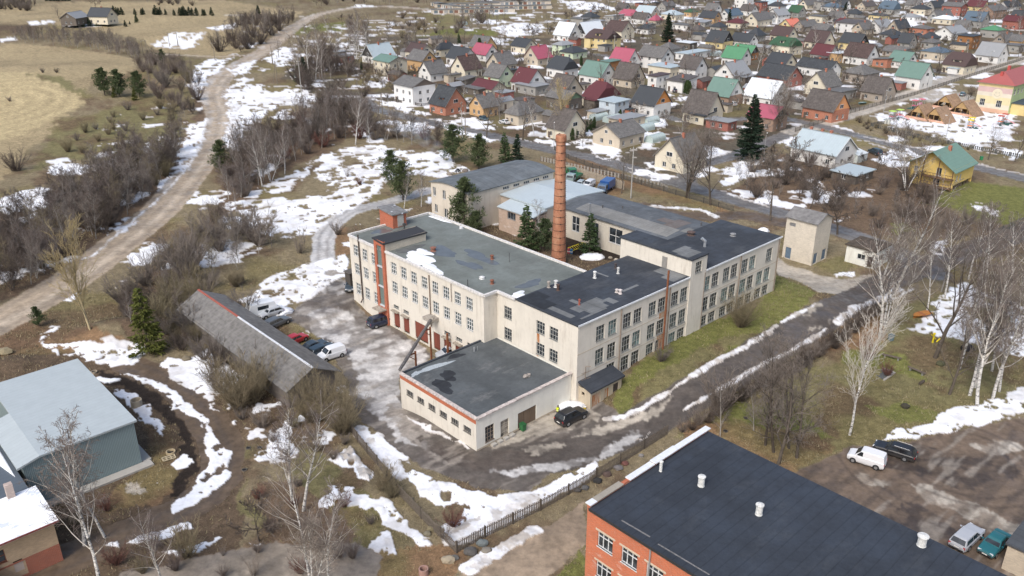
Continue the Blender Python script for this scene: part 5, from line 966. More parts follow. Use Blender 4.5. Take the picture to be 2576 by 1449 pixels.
h(1, 1590, 770, 190, 'A', 10, 6.6, 8.8, 'w', 'g', gab=((.20, .16, .13), 'weathered timber'), lab='tall white two storey house with grey timber gable at the village edge', nw=2)
h(1, 1925, 862, 160, 'A', 9, 3.6, 8.8, 'ob', 'dg', dorm=(-1, -.8, 2.2), lab='orange brick house with dark steep roof beside the tall white house', kind='slate')
h(1, 2470, 520, 160, 'B', 9, 3.4, 7.8, 'be', 'g')
h(1, 2445, 642, 150, 'A', 8, 4.4, 8.4, 'pg', 'g', lab='mint green and cream house with steep grey slate roof')
h(1, 2340, 800, 200, 'A', 7, 3.0, 5.2, 'cr', 'mr')
h(1, 2110, 765, 140, 'A', 6, 4.0, 5.0, 'wd', 'g', 's', ch=0, name='wooden_shed', cat='shed', lab='dark wooden shed above the orange brick house')
h(1, 2210, 862, 260, 'A', 5, 2.8, 3.2, 'wd', 'g', 'f', ch=0, name='wooden_shed', cat='shed', lab='long dark wooden shed behind the orange brick house')
h(1, 2290, 940, 150, 'B', 7, 3.6, 7.0, 'oc', 'g', lab='ochre plaster house with grey slate roof on the corner above the street', kind='slate')
h(1, 2500, 905, 190, 'A', 5, 3.2, 3.6, 'rb', 'lgr', 'f', ch=0, name='outbuilding')
# village centre (tile 2)
h(2, 120, 383, 145, 'A', 8, 3.4, 6.6, 'cr', 'dg'); h(2, 262, 455, 145, 'B', 9, 3.6, 8.2, 'be', 'cr', lab='beige house with crimson roof facing right, above the black roofed house')
h(2, 557, 220, 155, 'A', 9, 3.4, 9.4, 'w', 'wh', lab='white house with very steep white metal roof and tall beige chimney'); h(2, 785, 212, 190, 'B', 9, 2.6, 8.4, 'w', 'wh', gab=BLW, ch=0, lab='black gabled house with steep white roof beside the tall chimney house')
h(2, 1085, 206, 175, 'A', 11, 4.6, 9.2, 'cr', 'br', lab='large cream house with wide dark brown roof behind the yellow villa', kind='tile')
h(2, 920, 292, 215, 'A', 11, 5.4, 9.0, 'y', 'br', 'x', dorm=(-1, 0, 3.0), lab='big yellow villa with brown half hipped roof and balconies', porch=(-6.3, 4.0, 2.5, 4, 5.0, 'br', 'y'))
h(2, 520, 402, 230, 'A', 9, 5.2, 6.8, 'pg', 'lgr', 'h'); h(2, 620, 455, 280, 'A', 10, 3.2, 5.6, 'pg', 'dg', 'h')
h(2, 510, 560, 165, 'A', 9, 3.8, 8.2, 'w', 'dg', 'x', lab='white house with black half hipped roof and tall grey chimney'); h(2, 865, 615, 215, 'A', 9, 3.8, 8.4, 'w', 'gn', lab='white house with sea green metal roof beside the red fence')
h(2, 1000, 592, 190, 'A', 7, 4.6, 5.2, 'bro', 'gn', 'f', ch=0); h(2, 1185, 630, 185, 'A', 8, 3.6, 8.8, 'be', 'bg', lab='beige house with mossy steep brown grey roof in the village centre', kind='slate')
h(2, 1142, 480, 185, 'A', 8, 4.0, 8.6, 'w', 'cr', lab='white gabled house with bright crimson roof in the village centre'); h(2, 1455, 460, 235, 'A', 9, 5.4, 9.2, 'w', 'g', nw=2, lab='large white two storey house with wide grey slate roof')
h(2, 1828, 560, 175, 'A', 8, 4.4, 8.6, 'w', 'bg'); h(2, 2270, 466, 195, 'A', 8, 3.8, 8.0, 'w', 'lg', lab='white house with bright grass green roof'); h(2, 2355, 446, 190, 'A', 7, 3.4, 6.6, 'bro', 'lg', gab=BLW, ch=0, lab='timber house with bright green roof behind the white one')
h(2, 1545, 640, 340, 'A', 8, 4.4, 5.0, 'cr', 'lb', 'f', lab='long cream building with flat pale blue roof'); h(2, 1480, 735, 170, 'A', 8, 5.8, 6.3, 'w', 'br', 'f', ch=0); h(2, 1715, 770, 300, 'A', 9, 4.2, 5.2, 'w', 'bg', 's')
h(2, 905, 812, 150, 'A', 12, 3.6, 8.2, 'cr', 'mr', 'x', lab='broad cream house with dark maroon hipped roof and two chimneys', ch=2, porch=(-7, -2, 3, 5, 3.2, 'mr', 'wd')); h(2, 540, 745, 170, 'A', 9, 3.8, 8.8, 'be', 'bg', kind='slate', lab='beige house with steep mossy grey roof left of the maroon roofed one'); h(2, 165, 682, 170, 'A', 9, 3.6, 8.2, 'w', 'mr', lab='white gabled house with maroon roof and small skylight')
h(2, 200, 825, 340, 'A', 7, 3.4, 4.0, 'gr', 'lgr', 'f', ch=0, name='outbuilding', lab='grey timber outbuilding with outside stair below the maroon roofed house'); h(2, 525, 898, 215, 'A', 7, 4.2, 6.4, 'wd', 'g', gab=((.16, .24, .15), 'green'), lab='brick and green timber house with grey roof', kind='slate')
h(2, 1030, 985, 300, 'A', 7, 5.2, 5.7, 'lbw', 'lb', 'f', ch=0, lab='pale blue box house with brick base beside the orange gabled house', porch=(3.2, -3.5, 3, 3, 2.5, 'dg', 'ob')); h(2, 1412, 872, 225, 'A', 9, 4.4, 9.0, 'w', 'dg', gab=ORG, lab='white house with orange timber gable and dark blue grey roof')
h(2, 125, 1005, 390, 'A', 11, 3.6, 7.0, 'be', 'g', 'h', lab='beige house with broad grey hipped roof at the street corner'); h(2, 548, 1083, 180, 'A', 9, 3.6, 8.6, 'cr', 'bg', kind='slate', lab='cream house with brown grey roof standing behind the tall bare lime tree')
h(2, 1080, 1217, 250, 'B', 10, 3.6, 6.4, 'be', 'g', kind='slate', lab='long beige bungalow with grey slate roof above the street', nw=2); h(2, 1160, 1150, 370, 'B', 6, 3.0, 3.6, 'be', 'lgr', 'f', ch=0, name='outbuilding')
h(2, 1940, 910, 240, 'A', 9, 3.6, 9.6, 'cr', 'bg', kind='slate', lab='cream house with very steep dark mossy roof and tall brick chimney'); h(2, 1920, 1125, 250, 'A', 6, 3.0, 3.5, 'cr', 'dg', 's', ch=0, name='garage', cat='garage')
h(2, 2155, 782, 230, 'A', 9, 3.8, 8.8, 'bb', 'gn', gab=((.70, .69, .66), 'white'), lab='brown brick house with sea green roof and white gable'); h(2, 2570, 795, 290, 'A', 10, 3.6, 8.6, 'w', 'wh', lab='large white house with white metal roof behind the big dark spruce')
h(2, 2110, 1185, 310, 'B', 8, 2.8, 3.3, 'rb', 'lgr', 'f', ch=0, name='garage', cat='garage', lab='long dark red brick garage left of the big spruce'); h(3, 10, 1050, 260, 'A', 8, 4.4, 7.2, 'bb', 'cr', gab=BLW, lab='dark house with weathered crimson roof right of the big spruce', ch=0)
h(2, 2235, 612, 170, 'B', 9, 3.6, 8.0, 'w', 'lgr'); h(2, 2320, 745, 260, 'A', 7, 2.6, 3.0, 'wd', 'lgr', 'f', ch=0, name='carport', cat='carport'); h(2, 1825, 505, 350, 'B', 7, 3.0, 3.5, 'w', 'lb', 'f', ch=0); h(2, 1765, 412, 200, 'A', 6, 3.6, 4.0, 'wd', 'wh', 'f', ch=0, name='wooden_shed', cat='shed')
h(2, 1582, 414, 230, 'A', 8, 3.4, 6.4, 'gr', 'g', 'h'); h(2, 2095, 305, 175, 'A', 9, 3.6, 8.4, 'y', 'dg', gab=BLW, lab='pale yellow house with black timber gable and dark roof'); h(2, 2345, 330, 190, 'A', 8, 3.4, 6.8, 'w', 'dg'); h(2, 2465, 268, 200, 'A', 8, 3.4, 7.4, 'gr', 'dg', 'h')
h(2, 1352, 235, 190, 'A', 7, 3.2, 5.6, 'w', 'dg', 'h'); h(2, 1880, 243, 160, 'A', 7, 3.2, 6.0, 'be', 'bg', 'h'); h(2, 1365, 54, 160, 'A', 9, 3.4, 7.4, 'gb', 'lb'); h(2, 1180, 90, 130, 'A', 8, 3.4, 6.8, 'w', 'cr', 'x'); h(2, 1040, 130, 200, 'B', 7, 3, 4.6, 'gr', 'wh', 's', ch=0)
h(2, 790, 115, 190, 'A', 8, 3.4, 6.2, 'gr', 'dg', 'h'); h(2, 690, 175, 200, 'A', 7, 4, 4.4, 'gr', 'g', 'f', ch=0); h(2, 855, 195, 170, 'A', 7, 3.8, 4.3, 'gb', 'lgr', 'f', ch=0); h(2, 1310, 122, 130, 'A', 8, 3.4, 6.8, 'w', 'bg'); h(2, 1450, 145, 140, 'A', 7, 3.4, 6.4, 'be', 'cr', 'h')
h(2, 1620, 95, 230, 'A', 9, 3.6, 6.2, 'cr', 'lb', 'h'); h(2, 1805, 78, 140, 'A', 7, 3.2, 5.6, 'oc', 'dgn', 'h'); h(2, 2030, 28, 110, 'A', 8, 3.6, 7.6, 'w', 'g'); h(2, 2205, 85, 130, 'B', 9, 3.8, 7.4, 'w', 'bl'); h(2, 2000, 108, 150, 'A', 8, 3.4, 7.0, 'oc', 'dg', gab=((.6, .38, .2), 'ochre'))
h(2, 2490, 118, 150, 'B', 9, 4.0, 8.0, 'cr', 'g'); h(2, 2270, 178, 220, 'A', 8, 3.4, 5.8, 'cr', 'mr', 'h'); h(2, 2390, 42, 120, 'A', 8, 3.6, 7.2, 'w', 'bg'); h(2, 2085, 213, 170, 'A', 7, 3.2, 5.8, 'gr', 'dg', 'h'); h(2, 2340, -30, 190, 'A', 9, 7.0, 7.5, 'w', 'lgr', 'f', ch=0, nw=3)
h(2, 1830, 180, 180, 'A', 7, 2.8, 3.2, 'gr', 'wh', 'f', ch=0); h(2, 1925, 208, 170, 'A', 7, 2.8, 3.3, 'gr', 'lgr', 's', ch=0); h(2, 1715, 235, 220, 'A', 6, 2.8, 3.2, 'w', 'g', 'f', ch=0, name='garage', cat='garage'); h(2, 2510, 10, 130, 'A', 8, 6, 6.5, 'rb', 'dg', 'f', ch=0)
# right hand rows (tile 3), turned with their street
D = -7
h(3, 95, 12, 190, 'A', 8, 3.4, 6.2, 'w', 'dg', 'h', D); h(3, 110, 80, 120, 'B', 9, 5.2, 8.8, 'w', 'lgr', dr=D); h(3, 300, 50, 110, 'A', 8, 3.8, 7.8, 'gr', 'dgn', dr=D); h(3, 550, 5, 170, 'A', 8, 6, 6.5, 'gr', 'g', 'f', D, ch=0); h(3, 660, 28, 240, 'A', 8, 3.4, 5.8, 'w', 'bl', 'h', D)
h(3, 885, 82, 170, 'A', 7, 3, 6, 'gr', 'dg', 'h', D); h(3, 1125, 125, 210, 'A', 7, 3.2, 4.6, 'y', 'dg', 'h', D); h(3, 515, 148, 200, 'A', 7, 4.2, 4.7, 'cr', 'g', 'f', D, ch=0); h(3, 235, 185, 110, 'B', 9, 3.0, 6.6, 'y', 'orr', dr=D, lab='yellow house with bright orange red roof')
h(3, 560, 232, 150, 'A', 8, 3.2, 6.2, 'gr', 'g', 'x', D); h(3, 845, 215, 320, 'A', 10, 5.6, 6.2, 'w', 'bg', 's', D, lab='white modern two storey house with low brown roof and balcony', ch=0, nw=3); h(3, 770, 178, 110, 'A', 7, 3.6, 6.6, 'y', 'mr', 'x', D); h(3, 1135, 192, 130, 'B', 9, 3.8, 7.4, 'w', 'lgr', dr=D)
h(3, 1235, 2, 150, 'A', 9, 3.6, 8.8, 'gr', 'bl', 'x', D, dorm=(-1, 0, 3)); h(3, 1550, 42, 215, 'A', 8, 4.0, 6.6, 'cr', 'dg', 'h', D); h(3, 1890, 20, 190, 'A', 9, 6.4, 8.6, 'rb', 'g', dr=D, lab='tall red brick house with grey low pitched roof in the far rows', nw=2); h(3, 2120, 0, 170, 'A', 8, 3.8, 7.6, 'y', 'mr', dr=D)
h(3, 2280, 45, 140, 'B', 9, 5.2, 8.2, 'bb', 'g', dr=D); h(3, 2115, 112, 190, 'A', 9, 4.4, 9.2, 'gr', 'bl', dr=D, dorm=(-1, 0, 3.4), lab='grey house with steep blue grey roof and wide dormer'); h(3, 1450, 130, 200, 'A', 8, 3.0, 4.8, 'w', 'lgr', 'h', D); h(3, 1795, 148, 270, 'A', 9, 3.4, 5.4, 'cr', 'wh', 'h', D, lab='cream bungalow with white hipped roof in the far right rows')
h(3, 1560, 245, 250, 'A', 8, 3.6, 5.2, 'ob', 'g', 'h', D); h(3, 1860, 255, 150, 'B', 10, 3.8, 7.0, 'w', 'lgr', dr=D); h(3, 2280, 248, 260, 'A', 9, 4.4, 6.6, 'gr', 'lg', 'h', D, lab='grey two storey house with pale green hipped roof'); h(3, 2490, 155, 160, 'A', 8, 5, 7.6, 'rb', 'mr', dr=D); h(3, 2030, 342, 230, 'A', 8, 6.4, 6.9, 'bro', 'dg', 'f', D, lab='brown timber cube house with flat roof in the right rows', ch=0)
h(3, 1715, 460, 330, 'A', 10, 3.8, 5.8, 'be', 'bl', 'h', D, lab='beige brick bungalow with dark blue hipped roof'); h(3, 1640, 312, 210, 'A', 8, 3, 6.0, 'gr', 'dg', 'h', D); h(3, 1650, 378, 200, 'A', 7, 3, 4.8, 'gr', 'g', 'h', D); h(3, 1255, 285, 250, 'A', 8, 3, 5.8, 'gr', 'dg', 'h', D)
h(3, 170, 262, 180, 'A', 8, 3.4, 7.6, 'cr', 'br', dr=D); h(3, 190, 368, 210, 'A', 9, 4.6, 8.0, 'cr', 'dgn', 'x', D, lab='cream house with dark green half hipped roof', dorm=(-1, 0, 2)); h(3, 535, 303, 190, 'A', 9, 3.6, 8.6, 'cr', 'br', dr=D, lab='cream house with plain dark chocolate roof and one skylight', ch=0)
h(3, 875, 330, 200, 'A', 8, 3.6, 7.8, 'y', 'dg', dr=D, gab=BLW); h(3, 955, 432, 240, 'A', 9, 4.0, 9.0, 'w', 'br', dr=D, lab='white house with big dark brown mossy roof', kind='slate'); h(3, 585, 442, 180, 'A', 8, 3.4, 7.4, 'gr', 'mr', dr=D, ch=0); h(3, 705, 512, 200, 'A', 7, 4.4, 4.9, 'oc', 'wh', 'f', D, ch=0, lab='ochre timber annex with white flat roof between maroon and brown roofs')
h(3, 145, 530, 190, 'A', 9, 3.4, 7.6, 'cr', 'dg', dr=D); h(3, 135, 645, 290, 'A', 10, 3.6, 7.8, 'rb', 'dg', dr=D, kind='tile', lab='dark house with blue black tiled roof behind the forked birch'); h(3, 520, 592, 330, 'A', 8, 3.8, 6.6, 'w', 'dg', dr=D, lab='long white house with dark grey roof left of the grey hipped bungalow', kind='slate')
h(3, 950, 640, 380, 'A', 11, 3.8, 6.8, 'gb', 'g', 'h', D, lab='grey brick bungalow with wide grey hipped roof', kind='slate'); h(3, 1180, 570, 240, 'B', 7, 3.2, 4.2, 'ob', 'g', 's', D, ch=0); h(3, 1375, 512, 190, 'A', 8, 3.4, 7.0, 'w', 'gn', dr=D); h(3, 1500, 622, 250, 'A', 9, 4.6, 9.4, 'w', 'gn', dr=D, lab='tall white house with steep green roof beside the corner of two streets', nw=2)
h(3, 1955, 520, 220, 'A', 10, 3.6, 8.4, 'cr', 'br', 'x', D, dorm=(-1, -.5, 3.4), lab='cream house with dark brown gambrel roof and blue porch near the junction', porch=(-6, -1, 2.4, 4, 2.6, 'lb', 'w')); h(3, 2280, 425, 230, 'A', 9, 3.6, 8.6, 'w', 'lgr', dr=D, lab='white house with plain light grey roof beside the clipped hedge', ch=0); h(3, 2490, 435, 260, 'B', 8, 3.4, 3.9, 'gr', 'g', 'f', D, ch=0); h(3, 2540, 345, 130, 'A', 8, 4, 6.6, 'oc', 'g', dr=D)
h(3, 575, 705, 150, 'B', 9, 3.8, 8.6, 'cr', 'g', dr=D+4, lab='cream white gabled house with outside stair and grey roof', kind='slate'); h(3, 610, 908, 300, 'A', 9, 4.0, 9.0, 'ob', 'bg', dr=D, gab=((.70, .33, .15), 'orange'), lab='orange gabled house with brown grey slate roof on the street corner', kind='slate', nw=2)
h(3, 1135, 770, 220, 'A', 8, 3.6, 8.2, 'gb', 'bg', dr=D, lab='grey brick house with steep dark grey roof beside the covered boat', kind='slate'); h(3, 730, 885, 330, 'B', 7, 3.0, 3.5, 'gr', 'g', 'f', D, ch=0, name='outbuilding', lab='low grey outbuilding behind the orange gabled house'); h(3, 1310, 455, 210, 'A', 7, 2.8, 5.0, 'gb', 'g', 'x', D)
# nearer single houses
h(2, 1715, 1360, 230, 'B', 9, 3.6, 8.4, 'cr', 'g', lab='cream house with white gable among bare limes, nearest the factory fence', kind='slate')
r_ = h(3, 585, 1332, 450, 'A', 10, 3.8, 7.6, 'w', 'lb', dr=-4, lab='long white house with pale blue metal roof and glazed lean-to', ch=3, chx=-.2); h(3, 860, 1680, 420, 'A', 8, 2.4, 3.1, 'wd', 'lb', 'f', dr=-4, ch=0, name='outbuilding', lab='long low shed with pale blue metal roof in front of the white house')
for i, (c, x, y, du, wc, rc) in enumerate([(3, 60, -5, 120, 'gr', 'lb'), (3, 420, -10, 120, 'cr', 'g'), (3, 760, -8, 110, 'w', 'dg'), (3, 1000, 10, 110, 'be', 'bg'), (3, 1480, -6, 130, 'w', 'g'), (3, 1700, 0, 120, 'gr', 'dg'), (3, 1900, -20, 130, 'w', 'br'), (3, 2440, 5, 140, 'w', 'dg'), (3, 2540, 100, 120, 'w', 'dg'), (2, 1560, 10, 100, 'gr', 'g'), (2, 1120, 25, 90, 'gr', 'bg'), (3, 1750, 95, 150, 'gr', 'g'), (3, 700, 110, 120, 'gr', 'g'), (3, 970, 215, 110, 'be', 'g'), (3, 1420, 330, 120, 'gr', 'dg'), (3, 390, 200, 140, 'gb', 'g'), (3, 0, 120, 120, 'w', 'g'), (3, 1330, 195, 120, 'be', 'dg'), (3, 1980, 200, 120, 'gr', 'g'), (3, 2400, 330, 110, 'gb', 'g')]):
    h(c, x, y, du, 'AB'[i % 2], 7, 3.3, 6.2+(i % 3)*.6, wc, rc, dr=D*(c == 3))

# ---- yellow balcony house, kindergarten
yh = FT('balcony_house', 3.6, 151.4, 0, 'bright yellow house with green metal roof and two timber balconies', 'house')
YW = plaster((.72, .52, .17), .15); X0, X1, Y0, Y1 = 151.4, 163.0, 4.2, 15.0; hy_ = [(8.6, 9.5, 3.2, 4.4), (3.1, 4.3, 2.9, 4.9), (3.1, 4.6, .6, 2.5)]; hs2 = [(1.2, 2.3, 2.1, 3.5), (3.3, 4.4, 2.1, 3.5)]
mb = MB(); wall(mb, X0, Y1, X0, Y0, 0, 5.2, [(10.8-b, 10.8-a, c, d) for a, b, c, d in hy_]); wall(mb, X0, Y0, X1, Y0, 1.2, 5.2, hs2); wall(mb, X1, Y0, X1, Y1, 0, 5.2); wall(mb, X1, Y1, X0, Y1, 0, 5.2); mb.add([(X0, Y1, 5.2), (X0, Y0, 5.2), (X0, 9.6, 8.6)], [(0, 1, 2)]); fbuild(mb, 'wall', YW, yh)
mb = MB()
for (ya, za, yb, zb) in ((Y0-.7, 4.7, 9.6, 8.75), (9.6, 8.75, Y1+.6, 4.8)): mb.add([(X0-1.6, ya, za), (X1+.5, ya, za), (X1+.5, yb, zb), (X0-1.6, yb, zb), (X0-1.6, ya, za-.15), (X1+.5, ya, za-.15), (X1+.5, yb, zb-.15), (X0-1.6, yb, zb-.15)], [(0, 1, 2, 3), (7, 6, 5, 4), (0, 4, 5, 1), (0, 3, 7, 4), (1, 5, 6, 2), (3, 2, 6, 7)])
fbuild(mb, 'roof', roofm((.16, .26, .21), 'metal', .5, moss=.03), yh); fwin(yh, X0, Y1, X0, Y0, [(10.8-b, 10.8-a, c, d) for a, b, c, d in hy_], cols=2, rows=1, key='yh'); fwin(yh, X0, Y0, X1, Y0, hs2, cols=2, rows=1, key='yi')
for z in (.6, 2.8): mb = MB(); mb.bb(X0-1.5, X0, Y0, Y0+7, z-.15, z); mb.bb(X0-1.5, X0-1.42, Y0, Y0+7, z+.9, z+1.0); [mb.bb(X0-1.5, X0-1.44, Y0+i*.35, Y0+i*.35+.06, z, z+.9) for i in range(21)]; fbuild(mb, 'balcony', wood((.16, .10, .06)), yh)
mb = MB(); [mb.bb(X0-1.5, X0-1.35, y-.08, y+.08, -.5, 5.2+(y-Y0)*.5) for y in (Y0, Y0+3.4, Y0+6.9)]; fbuild(mb, 'post', wood((.12, .07, .045)), yh); mb = MB(); [mb.bb(X0+i*1.9, X0+i*1.9+.3, Y0+.1, Y0+.4, -.5, 1.2) for i in range(1, 6)]; mb.bb(X0+.1, X1-.1, Y0+1.2, Y0+1.5, -.3, 1.25); fbuild(mb, 'stilt', wood((.14, .11, .08)), yh)
mb = MB(); mb.bb(157, 157.7, 8.2, 8.9, 7.5, 9.1); fbuild(mb, 'chimney', CHB, yh)
kg = thing('kindergarten', (*ab2w(26.4, 253.4), 0), 'striped yellow kindergarten with red hipped roof and smiling face painted on the wall', 'kindergarten', ROT0)
kz = kg.rotation_euler[2]; KW = plaster((.70, .60, .38), .1); W_, L_ = 10.6, 34.0
# local: x along the wall facing right-front, y going back; left-front wall x=0
hk = [(1.3, 2.9, 2.0, 4.2), (6.4, 8.1, 2.0, 4.2)]; hk2 = [(1.5+i*3.4, 3.2+i*3.4, z, z+1.7) for i in range(8) for z in (2.0, 6.2)]
def kgs(m, t, b):
    c0 = coord(t); sp = N(t, 'SeparateXYZ'); L(t, c0, sp.inputs[0]); mr = N(t, 'MapRange'); mr.inputs[1].default_value = 0; mr.inputs[2].default_value = 9.6; L(t, sp.outputs[2], mr.inputs[0])
    r = ramp(t, mr.outputs[0], [(0, (.60, .38, .27)), (.14, (.62, .57, .45)), (.3, (.64, .56, .34)), (.55, (.62, .57, .47)), (.68, (.55, .40, .38)), (.86, (.66, .55, .28)), (.95, (.62, .57, .45))]); 
    r.node.color_ramp.interpolation = 'CONSTANT'; L(t, mix(t, 1, r, ramp(t, noise(t, c0, .6, 4), [(.3, .9), (.7, 1.05)]), 'MULTIPLY'), b.inputs['Base Color']); b.inputs['Roughness'].default_value = .9
mb = MB(); wall(mb, 0, W_, 0, 0, 0, 9.6, hk); mb.build('striped_wall', mat('kg_stripe', kgs), kg); put_windows(kg, 0, W_, 0, 0, hk, cols=3, rows=2, key='kg')
mb = MB(); wall(mb, 0, 0, L_, 0, 0, 9.6, hk2); wall(mb, L_, 0, L_, W_, 0, 9.6); wall(mb, L_, W_, 0, W_, 0, 9.6); mb.build('wall', plaster((.48, .58, .30), .1), kg); put_windows(kg, 0, 0, L_, 0, hk2, cols=2, rows=2, key='kh')
mb = MB(); V = [(-.8, -.8, 9.5), (L_+.8, -.8, 9.5), (L_+.8, W_+.8, 9.5), (-.8, W_+.8, 9.5), (W_/2, W_/2, 12.9), (L_-W_/2, W_/2, 12.9)]; mb.add(V, [(0, 1, 5, 4), (1, 2, 5), (2, 3, 4, 5), (3, 0, 4), (3, 2, 1, 0)]); mb.build('roof', roofm((.36, .11, .10), 'metal', .5, moss=.1), kg)
mb = MB(); mb.bb(3, 3.8, 5, 5.8, 10.5, 13); mb.bb(12, 12.8, 6, 6.8, 11.3, 13.9); mb.build('chimney', roofm((.45, .09, .08), 'metal'), kg)
sm_ = MB(); cy_, cz_ = 4.4, 6.3
sm_.add([(-.012, cy_+1.6*math.cos(t), cz_+1.6*math.sin(t)) for t in [2*math.pi*i/28 for i in range(28)]], [tuple(range(27, -1, -1))]); sm_.build('smiley_disc', plaster((.66, .60, .46), .1), kg)
s2 = MB()
for (a, b) in ((.5, .35), (-.5, .35)): s2.add([(-.024, cy_+a+.17*math.cos(t), cz_+b+.28*math.sin(t)) for t in [2*math.pi*i/12 for i in range(12)]], [tuple(range(11, -1, -1))])
arc = [(-.024, cy_+r*math.cos(t), cz_+.1+r*math.sin(t)) for r in (.85, 1.05) for t in [math.pi*(1.1+.8*i/12) for i in range(13)]]; s2.add(arc, [(i, i+1, 14+i, 13+i) for i in range(12)]); s2.build('smiley_face', plaster((.50, .46, .36), .1), kg)
pl_ = MB(); pl_.bb(1.5, 12, -5, -.1, 0, 3.6); pl_.build('extension', plaster((.66, .52, .24), .1), kg); pl_ = MB(); pl_.bb(1.2, 12.3, -5.3, -.05, 3.6, 3.8); pl_.build('extension_roof', roofm((.06, .08, .10), 'metal'), kg)
# row garages on the far edge
GRM = tar((.16, .16, .155), 'X', .6, .3)
for i, (u, v, L__, a_) in enumerate([(1190, 22, 60, 8), (1270, 14, 70, 8), (1175, 8, 50, 8), (1290, 3, 60, 8), (1120, 10, 40, -60)]):
    x, y = atz(u, v, 2.6); g = thing('garage_row', (x, y, 0), ['cream garage row nearest the bare trees at the top edge', 'long cream garage row on the right at the top edge', 'cream garage row at the left of the top edge', 'furthest cream garage row at the top edge', 'short garage row set at an angle at the top edge'][i], 'garages', R_(a_))
    m_ = MB(); wall(m_, -L__/2, -3, L__/2, -3, 0, 2.6, [(2+k*3.6, 4.6+k*3.6, .1, 2.1) for k in range(int(L__/3.6)-1)], mh=0); wall(m_, L__/2, -3, L__/2, 3, 0, 2.6); wall(m_, L__/2, 3, -L__/2, 3, 0, 2.6); wall(m_, -L__/2, 3, -L__/2, -3, 0, 2.6); m_.build('wall', plaster((.55, .50, .42), .5), g)
    m_ = MB(); m_.bb(-L__/2-.2, L__/2+.2, -3.3, 3.2, 2.6, 2.8); m_.build('roof', GRM, g)
    for k in range(0, int(L__/3.6)-1): m_ = MB(); m_.bb(-L__/2+2+k*3.6, -L__/2+4.6+k*3.6, -2.85, -2.8, .1, 2.1); m_.build('garage_door', [plain((.12, .15, .17), .6), plain((.2, .1, .07), .7), plain((.3, .3, .3), .6)][k % 3], g)

# ---- labels that single out each house
def relname(hh): return '%s roofed %s house' % (hh['r'], hh['w'])
used = {x['lab'] for x in HOUSES if x['lab']}
TN = dict(g='gabled', x='half hipped', h='hipped', f='flat', s='lean-to')
for q in HOUSES:
    if q['lab']: q['o']['label'] = q['lab']; continue
    base = '%s %s with %s %s roof' % (q['w'], q['o'].name.split('.')[0].replace('_', ' '), q['r'], TN[q['typ']])
    nb = sorted([p for p in HOUSES if p is not q and (p['r'], p['w']) != (q['r'], q['w'])], key=lambda p: (p['u']-q['u'])**2+((p['v']-q['v'])*1.6)**2)[:9]
    done = None
    for p in nb:
        du, dv = p['u']-q['u'], p['v']-q['v']
        rel = ('left of' if du > 0 else 'right of') if abs(du) > abs(dv)*1.3 else ('behind' if dv > 0 else 'in front of')
        t = '%s, %s the %s' % (base, rel, relname(p))
        if len(t.split()) > 16: t = '%s, %s the %s roofed one' % (base, rel, p['r'])
        if t not in used and len(t.split()) <= 16: done = t; break
    if not done: done = base+', in the %s rows' % ('far' if q['v'] < 60 else 'middle')
    used.add(done); q['o']['label'] = done
for q in HOUSES: q['o']['group'] = 'houses and outbuildings of the village'
# ------------------------------------------------------------ trees
def segmesh(name, segs, mats, sides=3):
    # segs: list of (p0, p1, r0, r1, material); vectorised thin tubes
    A = np.array([s[0] for s in segs]); B = np.array([s[1] for s in segs]); ra = np.array([s[2] for s in segs]); rb = np.array([s[3] for s in segs]); mi = np.array([s[4] for s in segs])
    d = B-A; d /= np.linalg.norm(d, axis=1)[:, None]+1e-9; h_ = np.where(np.abs(d[:, 2:3]) < .9, np.array([[0, 0, 1.]]), np.array([[1., 0, 0]])); u = np.cross(d, h_); u /= np.linalg.norm(u, axis=1)[:, None]+1e-9; w_ = np.cross(d, u)
    V = []
    for (P, r) in ((A, ra), (B, rb)):
        for i in range(sides):
            t = 2*math.pi*i/sides; V.append(P+u*(r*math.cos(t))[:, None]+w_*(r*math.sin(t))[:, None])
    V = np.stack(V, 1).reshape(-1, 3); n = len(segs); base = (np.arange(n)*2*sides)[:, None]
    Q = np.concatenate([base+np.array([[i, (i+1) % sides, sides+(i+1) % sides, sides+i]]) for i in range(sides)], 1).reshape(-1, 4)
    return npmesh(name, V, Q, np.repeat(mi, sides), mats)
def npmesh(name, V, Q, mi, mats):
    me = bpy.data.meshes.new(name); me.vertices.add(len(V)); me.vertices.foreach_set('co', V.astype(np.float32).ravel()); k = Q.shape[1]
    me.loops.add(Q.size); me.loops.foreach_set('vertex_index', Q.astype(np.int32).ravel()); me.polygons.add(len(Q)); me.polygons.foreach_set('loop_start', np.arange(0, Q.size, k, dtype=np.int32))
    for m in mats: me.materials.append(m)
    me.polygons.foreach_set('material_index', np.array(mi, dtype=np.int32)); me.update(calc_edges=True); return me
def rvar(t, a, b):
    oi = N(t, 'ObjectInfo'); return mix(t, oi.outputs['Random'], a, b)
def twigm(key, a, b):
    def f(m, t, bs):
        L(t, mix(t, 1, rvar(t, a, b), ramp(t, noise(t, coord(t), .8, 3), [(.3, .7), (.7, 1.35)]), 'MULTIPLY'), bs.inputs['Base Color']); bs.inputs['Roughness'].default_value = .9; bs.inputs['Specular IOR Level'].default_value = .1
    return mat('twig_'+key, f)
BARK = twigm('bark', (.085, .070, .056), (.13, .11, .09)); TWG = twigm('grey', (.19, .165, .145), (.25, .21, .175)); TWP = twigm('purple', (.17, .135, .12), (.215, .18, .155)); TWO = twigm('olive', (.22, .19, .12), (.25, .205, .135))
TWY = twigm('yellow', (.42, .34, .19), (.46, .38, .24)); TWD = twigm('dark', (.105, .088, .076), (.15, .12, .10)); TWR = twigm('red', (.20, .095, .075), (.16, .085, .07))
